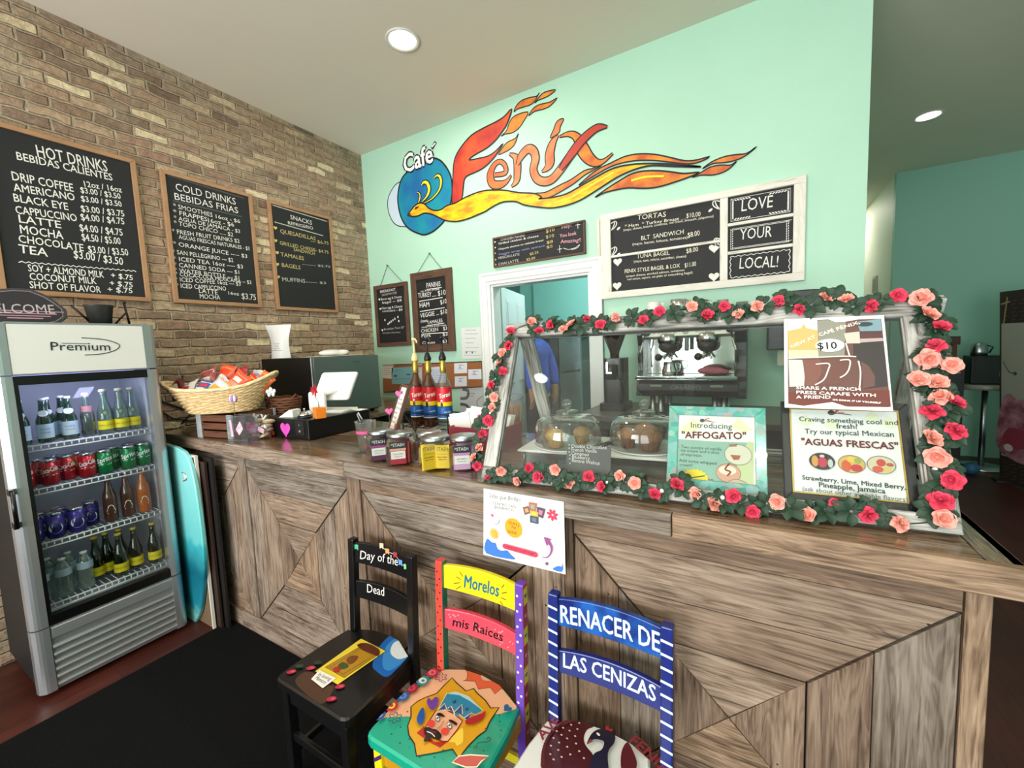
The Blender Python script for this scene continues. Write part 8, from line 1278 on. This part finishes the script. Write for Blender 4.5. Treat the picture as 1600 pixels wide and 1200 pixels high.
skin('sweatshirt', [((0, 0, .86), (.1, .15)), ((.0, 0, 1.0), (.1, .15)), ((0, .0, 1.12), (.1, .15)), ((-.005, .0, 1.3), (.112, .16)), ((-.02, 0, 1.40), (.1, .13)), ((-.045, .02, 1.45), (.07, .075)), ((-.02, .18, 1.37), (.078, .078)), ((.07, .19, 1.14), (.058, .058)), ((.09, .18, .98), (.05, .05)), ((.0, -.18, 1.36), (.078, .078)), ((.01, -.212, 1.12), (.058, .058)), ((.01, -.2, .97), (.05, .05))], [(0, 1), (1, 2), (2, 3), (3, 4), (4, 5), (4, 6), (6, 7), (7, 8), (4, 9), (9, 10), (10, 11)], BLU, per)
skin('trousers', [((0, 0, .96), (.09, .125)), ((0, .09, .84), (.1, .1)), ((-.01, .1, .48), (.078, .078)), ((.01, .1, .1), (.066, .066)), ((0, -.09, .84), (.1, .1)), ((-.01, -.1, .48), (.078, .078)), ((.01, -.1, .1), (.066, .066))], [(0, 1), (1, 2), (2, 3), (0, 4), (4, 5), (5, 6)], TRS, per)
m_ = MB(); m_.ball(PX + Vector((-.075, .1, 1.555)), .103, mat('1d1512', .7), 18, 12, (1.0, .95, 1.08)); m_.build('hair', per); m_ = MB(); m_.ball(PX + Vector((-.085, .2, 1.50)), .016, SKN, 10, 7, (1, .8, 1.3))
for s in (-1, 1): m_.ball(PX + Vector((-.075 + s * .09, .1, 1.52)), .02, SKN, 10, 7, (.8, .4, 1.3))
m_.build('face_features', per); m_ = MB()
for s in (-1, 1): m_.ball(PX + Vector((-.08 + s * .032, .185, 1.53)), .012, mat('f0ece6', .3), 10, 7); m_.ball(PX + Vector((-.08 + s * .032, .195, 1.53)), .006, INK, 8, 6)
m_.box(PX + Vector((-.1, .18, 1.45)), PX + Vector((-.06, .195, 1.458)), mat('8a4a44', .6)); m_.build('eyes_and_mouth', per)
for s in (-1, 1): m_ = MB(); m_.ball(PX + Vector((-.045, s * .1, .04)), .055, mat('1a1a1c', .6), 14, 9, (2.1, .9, .72)); m_.build('shoe', per)
# ------------------------------------------------------------------ dim area on the right
sc_ = thing('folding_screen', 'tall dark panel printed with a big pink flower at the right edge', 'screen', (5.3, 3.6, 0)); SR = Fr((5.16, 4.02, 0), (.33, -.94, 0), (-.042, 0, 1)); m_ = MB(); pb = mat('2a1d17', .6, noise=.4, nscale=60, bump=.4); m_.prism(SR, rectp(0, .02, .85, 2.06), -.03, 0, pb); pn = m_.build('panel', sc_); m_ = MB(); LN[0] = 0
FLW = paintmix('flower_print', '7a3a4c', 'b07886', 9, .7); P_(m_, SR, rectp(.02, .3, .85, 1.725), '9a968c', .7); P_(m_, SR, cat([(.02, .32), (.02, .85), (.1, .98), (.22, .93), (.4, 1.05), (.6, .98), (.85, 1.0), (.85, .32)], True, 4), FLW); P_(m_, SR, cat([(.03, .5), (.12, .62), (.3, .6), (.34, .48), (.2, .4), (.06, .42)], True, 4), '8a3040'); P_(m_, SR, ell(.1, .4, .05, .04, 14), 'c8b8b8'); K_(m_, SR, cat([(.04, 1.32), (.1, 1.22), (.16, 1.2)]), .012, '5a544c'); P_(m_, SR, ell(.17, 1.2, .02, n=10), '4a443e')
for z0, z1 in ((.06, .28), (1.75, 2.03)):
    for i in range(9):
        for j in range(int((z1 - z0) / .04)): P_(m_, SR, [(.04 + i * .09 + .02 * (j % 2), z0 + j * .04), (.09 + i * .09 + .02 * (j % 2), z0 + j * .04 + .008), (.085 + i * .09 + .02 * (j % 2), z0 + j * .04 + .018), (.035 + i * .09 + .02 * (j % 2), z0 + j * .04 + .01)], '4c382c')
for a, b in (((.06, 1.72), (.1, 2.0)), ((.03, 1.93), (.13, 1.95))): K_(m_, SR, [a, b], .014, '9a8458')
m_.build('print', pn); m_ = MB(); m_.box((5.12, 3.96, 0), (5.5, 4.1, .02), INK); m_.build('foot', sc_)
bt = thing('pedestal_table', 'small round pedestal table holding black equipment beside the flower panel', 'table', (5.2, 4.6, 0)); m_ = MB(); m_.lathe([(.23, 0), (.23, .02), (.03, .04)], (5.2, 4.6, 0), STEEL, 26); m_.build('base', bt); m_ = MB(); m_.cyl((5.2, 4.6, .03), (5.2, 4.6, .97), .028, STEEL, 14); m_.build('column', bt); m_ = MB(); m_.lathe([(.26, 0), (.27, .012), (.27, .05), (.26, .06)], (5.2, 4.6, .965), mat('8d8a80', .4), 30); m_.build('table_top', bt)
t = thing('brewing_machine', 'black appliance with steel jug on the small pedestal table', 'appliance', (5.18, 4.6, 1.027)); m_ = MB(); m_.box((5.03, 4.46, 1.027), (5.33, 4.72, 1.36), BLK); m_.build('housing', t, bevel=.01); m_ = MB(); m_.lathe([(.07, 0), (.075, .05), (.06, .14), (.05, .15), (0, .155)], (5.12, 4.57, 1.361), STEEL, 22); j_ = m_.build('jug', t); m_ = MB(); m_.tube([(5.18, 4.56, 1.48), (5.23, 4.55, 1.46), (5.2, 4.55, 1.39)], .008, BLK, 7); m_.build('handle', j_); m_ = MB(); m_.box((5.26, 4.455, 1.12), (5.32, 4.459, 1.19), mat('b8b8a8', .5)); m_.build('label', t)
t = thing('black_cabinet', 'black cabinet in the dim corner behind the display case', 'cabinet', (4.82, 4.5, 0)); m_ = MB(); m_.box((4.6, 4.3, .05), (4.93, 4.8, 1.3), mat('0e0e10', .5)); m_.build('carcass', t, bevel=.005); m_ = MB(); m_.box((4.61, 4.285, .08), (4.92, 4.3, 1.27), mat('131315', .4)); m_.build('door', t)
for x in (4.63, 4.9):
    for y in (4.34, 4.76): m_ = MB(); m_.cyl((x, y, 0), (x, y, .05), .018, BLK, 8); m_.build('foot', t)
for k, (x, y, z, w, d, hh, c, lab) in enumerate(((4.74, 4.5, 1.3, .26, .3, .2, '5a3a28', 'brown cardboard box on the black cabinet, lower of two'), (4.86, 4.5, 1.5, .1, .2, .1, '4a3024', 'small dark brown box, upper right on the black cabinet'), (4.7, 4.52, 1.5, .16, .24, .12, '6a4630', 'brown box topmost at the left on the black cabinet'))):
    t = thing('cardboard_box', lab, 'box', (x, y, z), 'boxes on the black cabinet'); m_ = MB(); m_.box((x - w / 2, y - d / 2, z + .0005), (x + w / 2, y + d / 2, z + hh), mat(c, .8)); m_.build('carton', t, bevel=.004); m_ = MB(); m_.box((x - w * .3, y - d / 2 - .0015, z + hh * .2), (x + w * .3, y - d / 2 - .0004, z + hh * .8), mat('b8b2a4' if k == 0 else c, .7)); m_.build('label', t)
t = thing('blue_ball', 'blue ball on the floor at the foot of the black cabinet', 'ball', (5.0, 4.22, 0)); m_ = MB(); m_.ball((5.0, 4.22, .07), .07, mat('245a80', .5), 24, 16); m_.build('ball', t)
# framed pictures in the corridor
t = thing('picture_frame', 'small black picture frames column on the pale corridor wall', 'picture frame', (4.44, 7.3, 2.4)); m_ = MB(); m_.box((4.425, 7.1, 2.15), (4.444, 7.35, 2.85), INK); m_.build('frame', t); m_ = MB(); [m_.box((4.422, 7.13, z), (4.4249, 7.32, z + .18), PAPER) for z in (2.19, 2.41, 2.63)]; m_.build('picture', t)
for o in bpy.data.objects:
    if '_w' in o: del o['_w']
